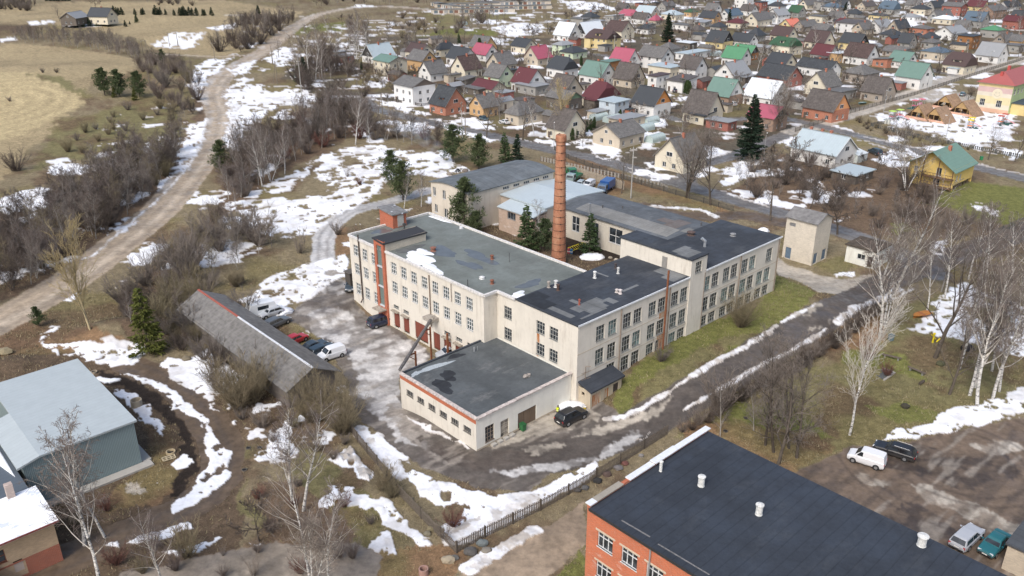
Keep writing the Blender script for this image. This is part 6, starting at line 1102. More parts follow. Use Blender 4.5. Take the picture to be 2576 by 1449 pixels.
def birchb(m, t, b):
    v = coord(t, 'Object', (1, 1, 3.5)); n = noise(t, v, 1.6, 5, .8); L(t, ramp(t, n, [(.42, (.04, .035, .03)), (.50, (.62, .60, .56)), (1, (.72, .70, .66))]), b.inputs['Base Color']); b.inputs['Roughness'].default_value = .8
BIR = mat('birch_bark', birchb); BIRL = plain((.56, .52, .46), .8, var=.3, scale=4)
def grow(rd, segs, p, d, Ln, r, lev, S_, maxlev):
    n = S_['seg'][lev]; k = Ln/n; pts = [p]; dd = d.copy(); rr = [r]
    for i in range(n):
        dd = dd+np.array([rd.gauss(0, 1), rd.gauss(0, 1), rd.gauss(0, .6)])*S_['wob'][lev]+np.array([0, 0, S_['up'][lev]]); dd /= np.linalg.norm(dd)
        q = pts[-1]+dd*k; r2 = max(S_['rmin'], r*(1-(i+1)/n*S_['tap'])); segs.append((pts[-1], q, rr[-1], r2, S_['m'][lev], lev)); pts.append(q); rr.append(r2)
    if lev >= maxlev: return
    nc = S_['n'][lev]; nc = int(nc*(.8+.4*rd.random()))
    for j in range(nc):
        t = S_['from'][lev]+(1-S_['from'][lev])*((j+rd.random())/nc); f = t*n; i = min(n-1, int(f)); P = pts[i]+(pts[i+1]-pts[i])*(f-i); D_ = pts[i+1]-pts[i]; D_ /= np.linalg.norm(D_)
        a = rd.uniform(0, 6.283); h_ = np.cross(D_, [math.cos(a), math.sin(a), .3]); h_ /= np.linalg.norm(h_)+1e-9; an = math.radians(rd.uniform(*S_['ang'][lev])); nd = D_*math.cos(an)+h_*math.sin(an)
        sh = S_['shape'](t) if lev == 0 else (1-.45*t); grow(rd, segs, P, nd, Ln*S_['len'][lev]*sh*rd.uniform(.7, 1.15), max(S_['rmin'], rr[i]*S_['rk'][lev]), lev+1, S_, maxlev)
def spec(**k):
    d = dict(seg=[7, 5, 3, 2], wob=[.05, .12, .18, .2], up=[.02, .06, .05, .0], rmin=.012, tap=.9, m=[0, 0, 1, 1], n=[18, 9, 8, 0], ang=[(35, 60), (30, 55), (30, 60)], len=[.42, .5, .5], rk=[.5, .5, .6], shape=lambda t: .55+.9*(1-t) if t > .3 else 1, maxlev=3); d['from'] = [.3, .15, .1]; d.update(k); return d
SP = dict(
 birch=spec(n=[26, 8, 7], ang=[(25, 50), (25, 50), (25, 60)], len=[.34, .42, .55], up=[.02, .07, -.02, -.12], m=[0, 1, 2, 2], rk=[.48, .5, .6], rmin=.011, **{'from': [.28, .15, .1]}),
 lime=spec(n=[14, 8, 8], ang=[(25, 55), (30, 55), (30, 60)], len=[.5, .45, .45], up=[.02, .09, .05, .0], m=[0, 0, 1, 1], **{'from': [.2, .2, .1]}),
 alder=spec(n=[26, 8, 7], len=[.3, .45, .5], ang=[(35, 60), (30, 55), (30, 60)], m=[0, 0, 1, 1], **{'from': [.15, .1, .1]}),
 poplar=spec(n=[30, 8, 6], len=[.42, .4, .4], ang=[(16, 32), (18, 35), (20, 40)], up=[.01, .05, .04, .02], m=[0, 1, 1, 1], rk=[.35, .5, .6], **{'from': [.2, .1, .1]}),
 orchard=spec(n=[9, 8, 8], seg=[4, 5, 3, 2], wob=[.12, .22, .25, .25], len=[.75, .5, .45], ang=[(40, 75), (35, 65), (30, 60)], up=[.0, .08, .12, .05], m=[0, 0, 1, 1], **{'from': [.25, .2, .1]}))
def tree_mesh(kind, seed, H_, r, mats, lean=0, stems=1, spread=.15, minl=None, tw=1.0):
    rd = random.Random(seed); S_ = dict(SP[kind]); S_['rmin'] *= tw; segs = []
    for s in range(stems):
        a = rd.uniform(0, 6.28); sp = spread*(.4+rd.random()) if stems > 1 else lean; d = np.array([math.cos(a)*sp, math.sin(a)*sp, 1.0]); d /= np.linalg.norm(d)
        grow(rd, segs, np.array([math.cos(a)*.15*(stems > 1), math.sin(a)*.15*(stems > 1), -.3]), d, H_*(1 if s == 0 else rd.uniform(.65, .95)), r*(1 if s == 0 else .75), 0, S_, S_['maxlev'])
    tr = [s[:5] for s in segs if s[5] == 0]; cr = [s[:5] for s in segs if s[5] > 0]
    return segmesh('trunk', tr, mats, 6), segmesh('crown', cr, mats, 3)
def bush_mesh(seed, H_, mats, n=46, tw=1.0, fan=.75, sub=6):
    rd = random.Random(seed); segs = []
    for i in range(n):
        a = rd.uniform(0, 6.28); sp = fan*math.sqrt(rd.random()); d = np.array([math.cos(a)*sp, math.sin(a)*sp, 1]); d /= np.linalg.norm(d); Ln = H_*rd.uniform(.6, 1.05); p = np.array([math.cos(a)*.3*rd.random()*H_*.3, math.sin(a)*.3*rd.random()*H_*.3, -.1]); r0 = .028*tw; dd = d; q = p
        for k in range(4):
            dd = dd+np.array([rd.gauss(0, .1), rd.gauss(0, .1), .03]); dd /= np.linalg.norm(dd); q2 = q+dd*Ln/4; segs.append((q, q2, r0*(1-k*.2), r0*(.8-k*.2)+.004, 0 if k < 1 else 1))
            for j in range(sub):
                e = dd+np.array([rd.gauss(0, .55), rd.gauss(0, .55), rd.gauss(.1, .35)]); e /= np.linalg.norm(e); s = q+(q2-q)*rd.random(); L2 = Ln*rd.uniform(.1, .26); m_ = s+e*L2*.6; segs.append((s, m_, .012*tw, .010*tw, 1)); e2 = e+np.array([rd.gauss(0, .4), rd.gauss(0, .4), .15]); e2 /= np.linalg.norm(e2); segs.append((m_, m_+e2*L2*.5, .010*tw, .006*tw, 1))
            q = q2
    return segmesh('stems', segs, mats, 3)
def needlem(key, a, b):
    def f(m, t, bs):
        L(t, mix(t, 1, rvar(t, a, b), ramp(t, noise(t, coord(t), 1.3, 4, .7), [(.3, .5), (.5, 1), (.72, 1.7)]), 'MULTIPLY'), bs.inputs['Base Color']); bs.inputs['Roughness'].default_value = .8; bs.inputs['Specular IOR Level'].default_value = .15
    return mat('needles_'+key, f)
ND = needlem('dark', (.022, .038, .024), (.030, .048, .028)); NM = needlem('mid', (.050, .078, .034), (.062, .092, .038)); NY = needlem('yellow', (.085, .095, .022), (.10, .11, .03)); NP_ = needlem('pine', (.066, .092, .044), (.085, .105, .048))
def leafquads(P, D, size, rs):
    n = len(P); r = rs.normal(size=(n, 3)); u = D/np.linalg.norm(D, axis=1)[:, None]; w_ = np.cross(u, r); w_ /= np.linalg.norm(w_, axis=1)[:, None]+1e-9; s = (size*rs.uniform(.6, 1.3, n))[:, None]
    return np.stack([P-u*s*.1-w_*s*.22, P+u*s*1.0-w_*s*.10, P+u*s*1.0+w_*s*.10, P-u*s*.1+w_*s*.22], 1).reshape(-1, 3)
def conifer(seed, H_, R_b, mt, kind='spruce', dens=1.0):
    rs = np.random.RandomState(seed); P = []; D = []; segs = [(np.array([0, 0, -.3]), np.array([0, 0, H_*.97]), .022*H_, .01, 0)]
    if kind == 'spruce':
        nb = int(H_*15); 
        for i in range(nb):
            t = ((i+.5)/nb)**.85; z = H_*(.04+.95*t); R = R_b*(1-t)**.85*(.78+.36*rs.rand())+.12; a = rs.rand()*6.283; dn = -.30+.45*t; k = max(5, int(R*16*dens)); s = np.sort(rs.rand(k))**.7
            dir_ = np.array([math.cos(a), math.sin(a), 0]); pts = dir_*(s*R)[:, None]+np.array([0, 0, z])+np.stack([0*s, 0*s, dn*R*s+.22*R*s*s], 1); sd_ = np.array([-math.sin(a), math.cos(a), 0]); wd = rs.normal(size=k)*.16*R*(1-s*.6)
            pts = pts+sd_*wd[:, None]+np.array([0, 0, -1])*np.abs(rs.normal(size=k))[:, None]*.08; P.append(pts); D.append(dir_*.8+sd_*(wd*2.5)[:, None]+rs.normal(size=(k, 3))*.25+np.array([0, 0, -.25])); segs.append((np.array([0, 0, z]), dir_*R*.8+np.array([0, 0, z+dn*R*.8]), .03, .01, 0))
        size = np.full(sum(map(len, P)), .42)
    else:
        nb = int(15+H_*3.2)
        for i in range(nb):
            t = .12+.86*((i+rs.rand())/nb); z = H_*t; R = R_b*(math.sin(min(1, (1-t)*1.35+.10)*1.57))*(.45+.7*rs.rand()); a = rs.rand()*6.283; e = np.array([math.cos(a)*R, math.sin(a)*R, z+R*.35]); segs.append((np.array([0, 0, z-.2]), e, .05, .02, 0))
            for s in (1, .68, .4):
                c = np.array([0, 0, z])+(e-np.array([0, 0, z]))*s+rs.normal(size=3)*.12*R; k = int(46*dens*(.6+.5*s)); q = rs.normal(size=(k, 3)); q /= np.linalg.norm(q, axis=1)[:, None]; rr = (.30+.13*R)*rs.rand(k)**.4; P.append(c+q*rr[:, None]*np.array([1.25, 1.25, .75])); D.append(q+np.array([0, 0, .5]))
        size = np.full(sum(map(len, P)), .33)
    P = np.concatenate(P); D = np.concatenate(D); V = leafquads(P, D, size, rs); Q = np.arange(len(V)).reshape(-1, 4)
    return segmesh('trunk', segs, [BARK], 5), npmesh('foliage', V, Q, np.zeros(len(Q)), [mt])
def mk(pair, names=('trunk', 'crown')): return [(n, m) for n, m in zip(names, pair)]
TWL = twigm('light', (.27, .25, .225), (.36, .335, .30))
PR = {}
for i in range(4): PR['birch%d' % i] = mk(tree_mesh('birch', 10+i, 14, .20, [BIR, BIRL, TWP], lean=.08, tw=1.25))
for i in range(2): PR['birchm%d' % i] = mk(tree_mesh('birch', 20+i, 13, .14, [BIR, BIRL, TWG], stems=3, spread=.28))
for i in range(3): PR['lime%d' % i] = mk(tree_mesh('lime', 30+i, 13, .26, [BARK, TWG], lean=.08))
PR['limes'] = mk(tree_mesh('lime', 37, 13, .22, [BARK, TWG], stems=4, spread=.22))
for i in range(4): PR['alder%d' % i] = mk(tree_mesh('alder', 40+i, 9, .10, [TWL if i != 2 else TWG, [TWP, TWG, TWO, TWD][i]], lean=.10, tw=1.0))
PR['alderc'] = mk(tree_mesh('alder', 47, 9, .09, [TWL, TWP], stems=4, spread=.35, tw=1.0)); PR['alderd'] = mk(tree_mesh('alder', 48, 9, .09, [TWD, TWD], stems=5, spread=.4, tw=1.0))
for i in range(3): PR['slim%d' % i] = mk(tree_mesh('alder', 140+i, 14, .19, [BARK, TWG], lean=.12))
PR['poplar'] = mk(tree_mesh('poplar', 50, 14, .16, [TWY, TWY], stems=2, spread=.12, tw=1.3)); PR['poplarb'] = mk(tree_mesh('poplar', 51, 17, .18, [BIR, BIRL, BIRL], tw=1.2))
for i in range(3): PR['orch%d' % i] = mk(tree_mesh('orchard', 60+i, 4.6, .13, [BARK, [TWD, TWD, TWG][i]], tw=2.1))
for k, (mm, fan) in enumerate([([TWD, TWP], .75), ([TWD, TWG], .8), ([BARK, TWO], .6), ([TWD, TWD], .9), ([TWD, TWR], .8), ([BARK, TWY], .5)]): PR['bush%d' % k] = [('stems', bush_mesh(70+k, 3.2, mm, fan=fan, tw=1.25, n=34))]
PR['willow'] = [('stems', bush_mesh(80, 6.5, [BARK, TWO], n=60, tw=1.2, fan=.75, sub=8))]; PR['thin'] = [('stems', bush_mesh(81, 4, [BARK, TWG], n=18, tw=1.0, fan=.5, sub=4))]
for i in range(2): PR['spruce%d' % i] = mk(conifer(90+i, 9, 2.2, [ND, NM][i]), ('trunk', 'foliage'))
PR['bigspruce'] = mk(conifer(93, 17, 4.1, ND, dens=1.5), ('trunk', 'foliage')); PR['yspruce'] = mk(conifer(94, 9.5, 2.3, NY), ('trunk', 'foliage'))
for i in range(2): PR['pine%d' % i] = mk(conifer(95+i, 9, 2.7, NP_, 'pine'), ('trunk', 'foliage'))
def thuja(seed):
    rs = np.random.RandomState(seed); n = 900; z = rs.rand(n)*3; a = rs.rand(n)*6.28; R = .45*np.sqrt(np.clip(1-(z/3.05)**2.2, .02, 1))*(.7+.35*rs.rand(n)); P = np.stack([R*np.cos(a), R*np.sin(a), z], 1); D = np.stack([np.cos(a)*.4, np.sin(a)*.4, np.ones(n)], 1)
    V = leafquads(P, D, np.full(n, .28), rs); return npmesh('foliage', V, np.arange(len(V)).reshape(-1, 4), np.zeros(n), [NM])
PR['thuja'] = [('trunk', segmesh('trunk', [(np.array([0, 0, -.2]), np.array([0, 0, 2.7]), .05, .02, 0)], [BARK], 5)), ('foliage', thuja(5))]
def plant(proto, x, y, name, label, cat, group=None, s=1.0, rz=None, sz=None, z=None):
    o = bpy.data.objects.new(name, None); COL.objects.link(o); o.location = (x, y, (Z1(x, y) if z is None else z)); o.rotation_euler = (random.uniform(-.04, .04), random.uniform(-.04, .04), random.uniform(0, 6.28) if rz is None else rz); q = s*(sz or 1); o.scale = (s, s, q); o.empty_display_size = .3
    for n, m in PR[proto]: mobj(n, m, o)
    return tag(o, label, cat, group)
HGT = dict(slim=14, birch=14, birchm=13, lime=13, limes=13, alder=9, poplar=14, poplarb=17, orch=5.5, bush=3.2, willow=6.5, thin=4, spruce=9, bigspruce=17, yspruce=9.5, pine=9, thuja=3)
def hgt(p): return HGT.get(p) or HGT[p.rstrip('0123456789cd')]
def T1(u, v, Hm, proto, name, label, cat='tree', group=None, rz=None, wide=1.0):
    x, y, z = G(u, v); s = Hm/hgt(proto); return plant(proto, x, y, name, label, cat, group, s*wide, rz, 1/wide, z)
# singled out trees
for u, v, Hm, p, n, l in [
 (212, 1372, 15, 'birch0', 'birch', 'tall many-branched white birch in front of the dark roofed store at the lower left'), (265, 1352, 11, 'birch1', 'birch', 'leaning white birch right of the tall one by the pale blue hall'), (255, 1490, 15, 'birch2', 'birch', 'birch with pale cream branches rising from the bottom edge at lower left'), (412, 1490, 9.5, 'birch3', 'birch', 'small straight young birch above the asphalt lot at the bottom'),
 (762, 1285, 13, 'birch1', 'birch', 'birch with blackened trunk foot on the brown meadow'), (736, 1268, 12, 'birch3', 'birch', 'thinner birch just left of the black footed one on the meadow'), (782, 1500, 13.5, 'birchm0', 'birch', 'wide spreading birch with reddish twigs at the bottom, left of the concrete ring'), (835, 1500, 11, 'birch0', 'birch', 'birch with two tall upright stems right of the wide spreading one'), (652, 1360, 5.5, 'orch1', 'crooked_tree', 'small crooked dark bare tree beside the asphalt lot'),
 (2137, 1095, 17, 'poplarb', 'birch', 'slim pale birch with upswept branches alone in the lawn near the car park'),
 (2352, 900, 18, 'lime0', 'bare_tree', 'dark tall bare tree beside the yellow playground figure'), (2388, 992, 11, 'lime1', 'bare_tree', 'smaller dark bare tree among the right hand birches'), (2439, 995, 17, 'birch1', 'birch', 'thin straight birch, leftmost of the right birch clump'), (2459, 1022, 18, 'birch0', 'birch', 'thick leaning white birch in front of the dirty snow heap'), (2452, 975, 17, 'birch3', 'birch', 'birch with black scarred bark behind the thick leaning one'), (2497, 1003, 17, 'birch2', 'birch', 'birch nearest the right end of the dirty snow heap'), (2514, 985, 15, 'birch1', 'birch', 'leaning birch at the far right behind the snow heap'), (2412, 930, 15, 'birch3', 'birch', 'birch in the middle of the clump by the big tyre'),
 (2213, 847, 17, 'birch0', 'birch', 'tall birch beside the green bin on the lawn'), (2224, 822, 16, 'birchm1', 'birch', 'forked birch just behind the one by the green bin'), (2213, 735, 16, 'birch2', 'birch', 'birch in front of the ruined white hut'), (2248, 742, 20, 'birch1', 'birch', 'tallest birch at the road junction beside the ruined hut'), (2300, 700, 13, 'birchm0', 'birch', 'many stemmed birch right of the ruined hut'), (2377, 745, 14, 'birch3', 'birch', 'birch with spotted trunk at the far side of the road'), (2280, 480, 17, 'birchm1', 'birch', 'tall forked birch left of the yellow balcony house'), (2450, 780, 15, 'birch2', 'birch', 'birch above the snow field at right'), (2525, 800, 16, 'birch0', 'birch', 'birch near the right edge above the snow field'), (2560, 850, 15, 'birchm1', 'birch', 'multi stemmed birch at the right edge'), (2478, 720, 13, 'birch1', 'birch', 'slender birch beside the far right road'), (2570, 730, 14, 'birch3', 'birch', 'birch cut by the right edge of the view'),
 (1925, 1120, 14, 'slim1', 'bare_tree', 'slender bare tree, leftmost of the dark group beside the black roof'), (1985, 1128, 14, 'slim2', 'bare_tree', 'slender dark bare tree standing behind the group beside the black roof'), (1947, 1138, 15, 'slim2', 'bare_tree', 'thick dark leaning bare tree, left of the pair beside the black roof'), (1957, 1168, 16, 'slim0', 'bare_tree', 'dark leaning bare tree nearest the black felt roof'), (2004, 1152, 14, 'slim1', 'bare_tree', 'dark bare tree between the black roof and the white van'),
 (1725, 497, 16, 'limes', 'bare_tree', 'large bare tree with dark forked trunk beside the street fence'), (1788, 516, 15, 'lime1', 'bare_tree', 'tall bare tree with pale trunk at the fence by the road bend'), (1563, 487, 9, 'lime2', 'bare_tree', 'thin leaning bare tree behind the blue truck'), (1412, 340, 15, 'poplar', 'lime_tree', 'tall pruned lime tree standing straight behind the chimney top'), (1315, 352, 11, 'lime2', 'bare_tree', 'broad bare tree in front of the beige hipped house'), (1224, 347, 11, 'lime0', 'bare_tree', 'old gnarled bare tree with thick pale trunk at the street edge'), (1470, 345, 9, 'lime1', 'bare_tree', 'slender bare tree right of the chimney top'),
 (1972, 302, 16, 'birchm0', 'birch', 'large forked birch with rusty brown crown right of the big spruce'), (1955, 330, 13, 'limes', 'bare_tree', 'bare tree at the foot of the forked birch'), (2107, 590, 10, 'orch0', 'bare_tree', 'crooked dark bare tree between the tower and the junction'), (2037, 524, 7.5, 'orch1', 'bare_tree', 'spreading bare tree behind the cream transformer tower'), (1937, 556, 12, 'lime2', 'bare_tree', 'tall bare trees at the lane left of the transformer tower'), (1975, 445, 10, 'orch2', 'bare_tree', 'reddish bare tree in front of the long white house'),
 (2485, 402, 8, 'lime1', 'bare_tree', 'pollarded bare tree behind the yellow balcony house'), (2552, 408, 9, 'lime0', 'bare_tree', 'pollarded dark bare tree at the right edge behind the yellow house'), (2435, 255, 5, 'orch0', 'bare_tree', 'low round bare tree at the corner of the playground fence'), (2500, 560, 5, 'orch2', 'bare_tree', 'rounded bare apple tree in the green garden'),
 (227, 828, 16, 'poplar', 'poplar', 'straw yellow bare poplar standing over the gravel road'), (681, 457, 13, 'birchm1', 'birch', 'white stemmed birch cluster at the edge of the dark thicket'), (716, 438, 12, 'birch0', 'birch', 'straight birch right of the white stemmed cluster'), (660, 470, 12, 'birch3', 'birch', 'thin birch left of the white stemmed cluster'), (894, 364, 14, 'birch2', 'birch', 'pale leaning birch beside the village street end'), (930, 358, 9, 'birch3', 'birch', 'small birch in the brush below the village street'),
 (1016, 525, 8, 'birch1', 'birch', 'young birch beside the two pines behind the orange roof hut'), (1060, 520, 8, 'birch3', 'birch', 'young birch left of the vaulted hall'), (1360, 615, 8, 'birch1', 'birch', 'thin bare birch in the courtyard beside the chimney'), (484, 205, 8, 'lime1', 'bare_tree', 'lone bare tree on the snow left of the gravel road'), (702, 145, 8, 'lime2', 'bare_tree', 'bare tree on the verge right of the gravel road'), (150, 52, 9, 'lime0', 'bare_tree', 'round bare tree beside the timber barn'), (240, 20, 9, 'orch1', 'bare_tree', 'bare tree behind the yellow farmhouse')]:
    T1(u, v, Hm, p, n, l)
for u, v, Hm, p, n, l in [
 (1885, 402, 17.5, 'bigspruce', 'spruce', 'huge dark spruce beside the crimson roofed house'), (1680, 106, 15, 'bigspruce', 'spruce', 'big dark spruce standing over the far village roofs'), (376, 888, 10.5, 'yspruce', 'spruce', 'yellow green spruce in front of the gravel heap'), (766, 200, 9, 'spruce0', 'spruce', 'dark spruce at the foot of the tall birches'), (652, 48, 9, 'spruce0', 'spruce', 'dark spruce in the wood beside the upper road'), (748, 205, 6, 'spruce1', 'spruce', 'small spruce left of the dark one under the birches'),
 (985, 458, 8, 'pine1', 'pine', 'pine behind the orange roof hut, further of two'), (1014, 503, 9, 'pine0', 'pine', 'pine behind the orange roof hut, nearer of two'), (1171, 580, 11, 'pine0', 'pine', 'tall pine in front of the vaulted hall'), (1197, 590, 5, 'pine1', 'pine', 'small pine beside the tall one in the courtyard'), (1140, 408, 10, 'pine1', 'pine', 'pine beside the smoking bonfire'), (1203, 425, 9, 'pine0', 'pine', 'broad pine between the bonfire and the vaulted hall'), (1272, 408, 8, 'spruce1', 'spruce', 'left spruce behind the vaulted hall roof'), (1300, 405, 7.5, 'spruce0', 'spruce', 'right spruce behind the vaulted hall roof'), (562, 437, 8.5, 'pine0', 'pine', 'bright green pine beside the bend of the gravel road'),
 (1325, 632, 9.5, 'spruce1', 'spruce', 'dark spruce in the courtyard left of the chimney'), (1368, 632, 6.5, 'pine1', 'pine', 'low pine at the chimney foot'), (1483, 634, 8, 'spruce1', 'spruce', 'young spruce beside the yellow frame right of the chimney'), (264, 240, 9.5, 'pine1', 'pine', 'left of three pines on the field slope'), (302, 243, 9.5, 'pine0', 'pine', 'middle of three pines on the field slope'), (352, 245, 9, 'pine1', 'pine', 'right of three pines on the field slope'), (340, 252, 4.5, 'yspruce', 'spruce', 'small yellow green spruce before the right field pine'), (100, 820, 3.4, 'pine0', 'pine', 'tiny young pine on the verge of the gravel road'), (410, 160, 6, 'pine1', 'pine', 'small pine in the brush beside the farm track'), (288, 245, 4, 'yspruce', 'spruce', 'small bush like spruce below the field pines'),
 (1155, 108, 5, 'spruce1', 'spruce', 'small spruce behind the blue roofed house'), (2125, 35, 8, 'spruce0', 'spruce', 'dark spruce left of the far teal roof'), (1835, 55, 8, 'spruce0', 'spruce', 'spruce in the top rows of the village')]:
    T1(u, v, Hm, p, n, l, n)
for i, (x, y) in enumerate([(670, 272), (755, 278), (835, 270), (905, 265), (985, 262), (1050, 252), (1115, 248), (1262, 268), (1375, 225), (1306, 246)]): T1(x/4, y/4, [3.2, 6, 5, 5, 5.3, 3.4, 4, 3.8, 5, 2][i], ['spruce1', 'spruce0'][i % 2], 'fir', 'young fir in the row in front of the yellow farmhouse', 'fir', 'young firs in front of the farmhouse', wide=1.25)
for i, x in enumerate([1150, 1175, 1200, 1230, 1360, 1430, 1445, 1550, 1570, 1592, 1615, 1668, 1755, 1815, 1835, 1855, 1880, 1905, 1938, 1982, 2045, 2062, 2130]): T1(x/4, 150/4+(x > 1700)*2, random.uniform(4, 6.5), 'spruce0', 'fir', 'young fir in the row along the upper farm track', 'fir', 'young firs along the farm track', wide=1.3)
for i, x in enumerate(range(8)): T1(118+i*8, 3, 6, 'spruce0', 'fir', 'dark fir on the far top left field edge', 'fir', 'firs on the far field edge')
for i in range(7): T1(1440+i*9, 352-i*5, 3.2, 'thuja', 'thuja', 'narrow thuja in the row right of the chimney top', 'thuja', 'thujas beside the beige bungalow')
for u, v, Hm in ((1710, 230, 6), (1718, 232, 6), (1726, 234, 6), (1733, 236, 6)): T1(u, v, 4.4, 'thuja', 'thuja', 'tall green thuja in the block beside the white flat houses', 'thuja', 'block of tall thujas', wide=1.5)
for u, v, Hm, l in ((1207, 135, 7, 'dark column thuja before the crimson roofed house'), (1030, 122, 4, 'thuja column beside the brown roofed house'), (910, 178, 3.5, 'thuja beside the parked white van'), (1462, 165, 4, 'dark thuja left of the sea green roof'), (1560, 300, 3, 'young thuja beside the pale blue box house'), (1560, 48, 4, 'thuja beside the faded red roof')): T1(u, v, Hm, 'thuja', 'thuja', l, 'thuja')
# single shrubs
for u, v, Hm, p, l in [(1663, 908, 2.8, 'bush1', 'brown leafless bush below the rusty flue'), (1863, 822, 6, 'willow', 'olive weeping willow against the long facade'), (640, 1010, 7, 'willow', 'big olive bush at the near corner of the timber shed'), (600, 1030, 6, 'willow', 'olive bush left of the timber shed corner'), (690, 985, 5.5, 'willow', 'olive bush pressed against the timber shed wall'), (650, 960, 5, 'bush3', 'dark scrub behind the olive bushes at the shed'),
 (820, 1050, 7, 'willow', 'upright olive bush before the gable of the timber shed'), (785, 1060, 6, 'willow', 'olive bush left of the upright one at the shed gable'), (860, 1090, 6.5, 'willow', 'olive bush at the top end of the picket fence'), (965, 1232, 3.4, 'bush2', 'olive stems growing through the picket fence'), (985, 1250, 2.6, 'bush2', 'thin olive stems just below those in the fence'), (757, 637, 5.5, 'thin', 'bare many stemmed bush between the snow patches'), (904, 464, 2.2, 'bush4', 'low reddish bush on the snow field'), (875, 445, 3, 'thin', 'thin sapling cluster on the snow field'), (930, 625, 5, 'bush2', 'olive bush behind the left end of the factory'), (850, 590, 3, 'bush1', 'brown bush beside the slushy track'),
 (1138, 1325, 2.4, 'bush4', 'low reddish bush in the snow inside the fence corner'), (1118, 1360, 2.6, 'thin', 'thin sapling at the fence corner'), (470, 1400, 4, 'bush2', 'olive sapling clump on the lot kerb'), (620, 800, 5, 'bush1', 'grey bush beside the timber stacks left of the shed'), (42, 430, 6, 'bush3', 'dark round bush at the foot of the field'), (108, 183, 2.3, 'bush1', 'left lone bush on the open field'), (143, 183, 2.2, 'bush3', 'right lone bush on the open field'), (25, 255, 2, 'bush1', 'low bush at the edge of the mown field'), (2180, 905, 3, 'bush4', 'reddish brush around the pit in the lawn'), (2230, 945, 2.4, 'bush4', 'reddish brush at the near lip of the pit'), (1375, 905, 2, 'thin', 'thin climbing twigs beside the corner window')]:
    T1(u, v, Hm, p, 'bush', l, 'bush')
# scattered thickets
def scatter(poly, n, mind, protos, hr, name, label, cat, group, seed, avoid=()):
    rd = random.Random(seed); P = Gxy(poly); xs = [p[0] for p in P]; ys = [p[1] for p in P]; out = []; tries = 0
    while len(out) < n and tries < n*90:
        tries += 1; x = rd.uniform(min(xs), max(xs)); y = rd.uniform(min(ys), max(ys))
        if not bool(in_poly(np.array([x]), np.array([y]), P)[0]): continue
        if any((x-a)**2+(y-b)**2 < mind*mind for a, b in out): continue
        if any((x-q['X'])**2+(y-q['Y'])**2 < (max(q['L'], q['W'])*.5+1.2)**2 for q in HOUSES): continue
        if ONROAD(x, y): continue
        out.append((x, y)); p = rd.choice(protos); s = rd.uniform(*hr)/hgt(p); plant(p, x, y, name, label, cat, group, s)
_RL = [(smooth_line(Gxy(r[2])), r[3]) for r in ROADS]
def ONROAD(x, y):
    for ln, wd in _RL:
        for (a, b) in ln:
            if (a-x)**2+(b-y)**2 < (wd*.5+.6)**2+4: 
                return True
    return False
AL = ['alder0', 'alder1', 'alder2', 'alder3', 'alderc', 'alderd']
scatter([(-60,640),(0,600),(130,560),(260,450),(400,395),(455,370),(450,420),(410,490),(330,560),(270,605),(200,665),(130,705),(50,745),(-60,790)], 150, 2.3, AL, (6, 10.5), 'thicket_tree', 'slender bare tree in the dense wood left of the gravel road', 'tree', 'bare wood left of the gravel road', 1)
scatter([(-60,640),(0,600),(130,560),(260,450),(400,395),(455,370),(450,420),(410,490),(330,560),(270,605),(200,665),(130,705),(50,745),(-60,790)], 38, 4, ['bush1','bush2','bush3','willow','bush0'], (3, 5), 'thicket_shrub', 'undergrowth shrub in the wood left of the gravel road', 'shrub', 'undergrowth of the left wood', 2)
scatter([(568,450),(600,395),(650,350),(700,335),(770,300),(850,265),(900,275),(960,335),(1100,352),(1105,372),(1000,362),(870,352),(780,385),(700,432),(620,500),(575,535),(560,490)], 120, 2.6, ['alder0','alder1','alderd','alderc','alder3'], (6, 10), 'thicket_tree', 'slender bare tree in the dark thicket between road and snow field', 'tree', 'dark thicket between road and snow field', 3)
scatter([(568,450),(600,395),(650,350),(700,335),(770,300),(850,265),(900,275),(960,335),(1100,352),(1105,372),(1000,362),(870,352),(780,385),(700,432),(620,500),(575,535),(560,490)], 42, 3.6, ['bush3','bush0','bush4','bush1'], (3, 5), 'thicket_shrub', 'purple brown shrub in the thicket between road and snow field', 'shrub', 'shrubs of the dark thicket', 4)
scatter([(300,765),(350,700),(420,640),(480,590),(530,545),(560,555),(540,620),(450,690),(480,740),(520,760),(480,800),(440,840),(330,845)], 62, 2.6, ['bush1','thin','bush2','alder0','thin','alderd','alder2'], (3, 5.5), 'roadside_shrub', 'grey brown shrub on the slope below the gravel road', 'shrub', 'shrubs on the slope below the gravel road', 5)
scatter([(480,620),(600,590),(690,620),(600,680),(480,700),(400,700)], 30, 3.2, ['alder1','thin','alder2','bush1'], (5, 8), 'sapling', 'grey bare sapling in the snow above the timber shed', 'tree', 'saplings in the snow above the timber shed', 6)
scatter([(400,745),(480,720),(560,720),(600,720),(480,745),(470,790),(540,870),(560,940),(600,1000),(560,1040),(540,960),(480,900),(430,880)], 24, 2.6, ['bush3','bush1','willow','bush2'], (3, 5.5), 'thicket_shrub', 'tangled shrub along the left side of the timber shed', 'shrub', 'shrubs beside the timber shed', 7)
scatter([(40,97),(150,92),(280,106),(370,143),(360,152),(250,128),(100,110),(30,107)], 105, 1.8, ['alder1','alder3','alder0'], (6, 8), 'ridge_tree', 'bare grey tree in the belt along the field ridge', 'tree', 'tree belt along the field ridge', 8)
scatter([(345,165),(430,150),(500,195),(505,290),(430,305),(380,240)], 48, 3, ['bush0','bush1','willow','alderd','alder0'], (3.5, 6.5), 'thicket_shrub', 'purple grey shrub between the field pines and the gravel road', 'shrub', 'brush between field pines and gravel road', 9)
scatter([(300,270),(440,275),(450,330),(380,385),(250,395),(150,395),(200,340)], 26, 4, ['bush2','bush1','willow'], (2, 4.5), 'slope_shrub', 'olive shrub on the slope under the field', 'shrub', 'shrubs on the slope under the field', 10)
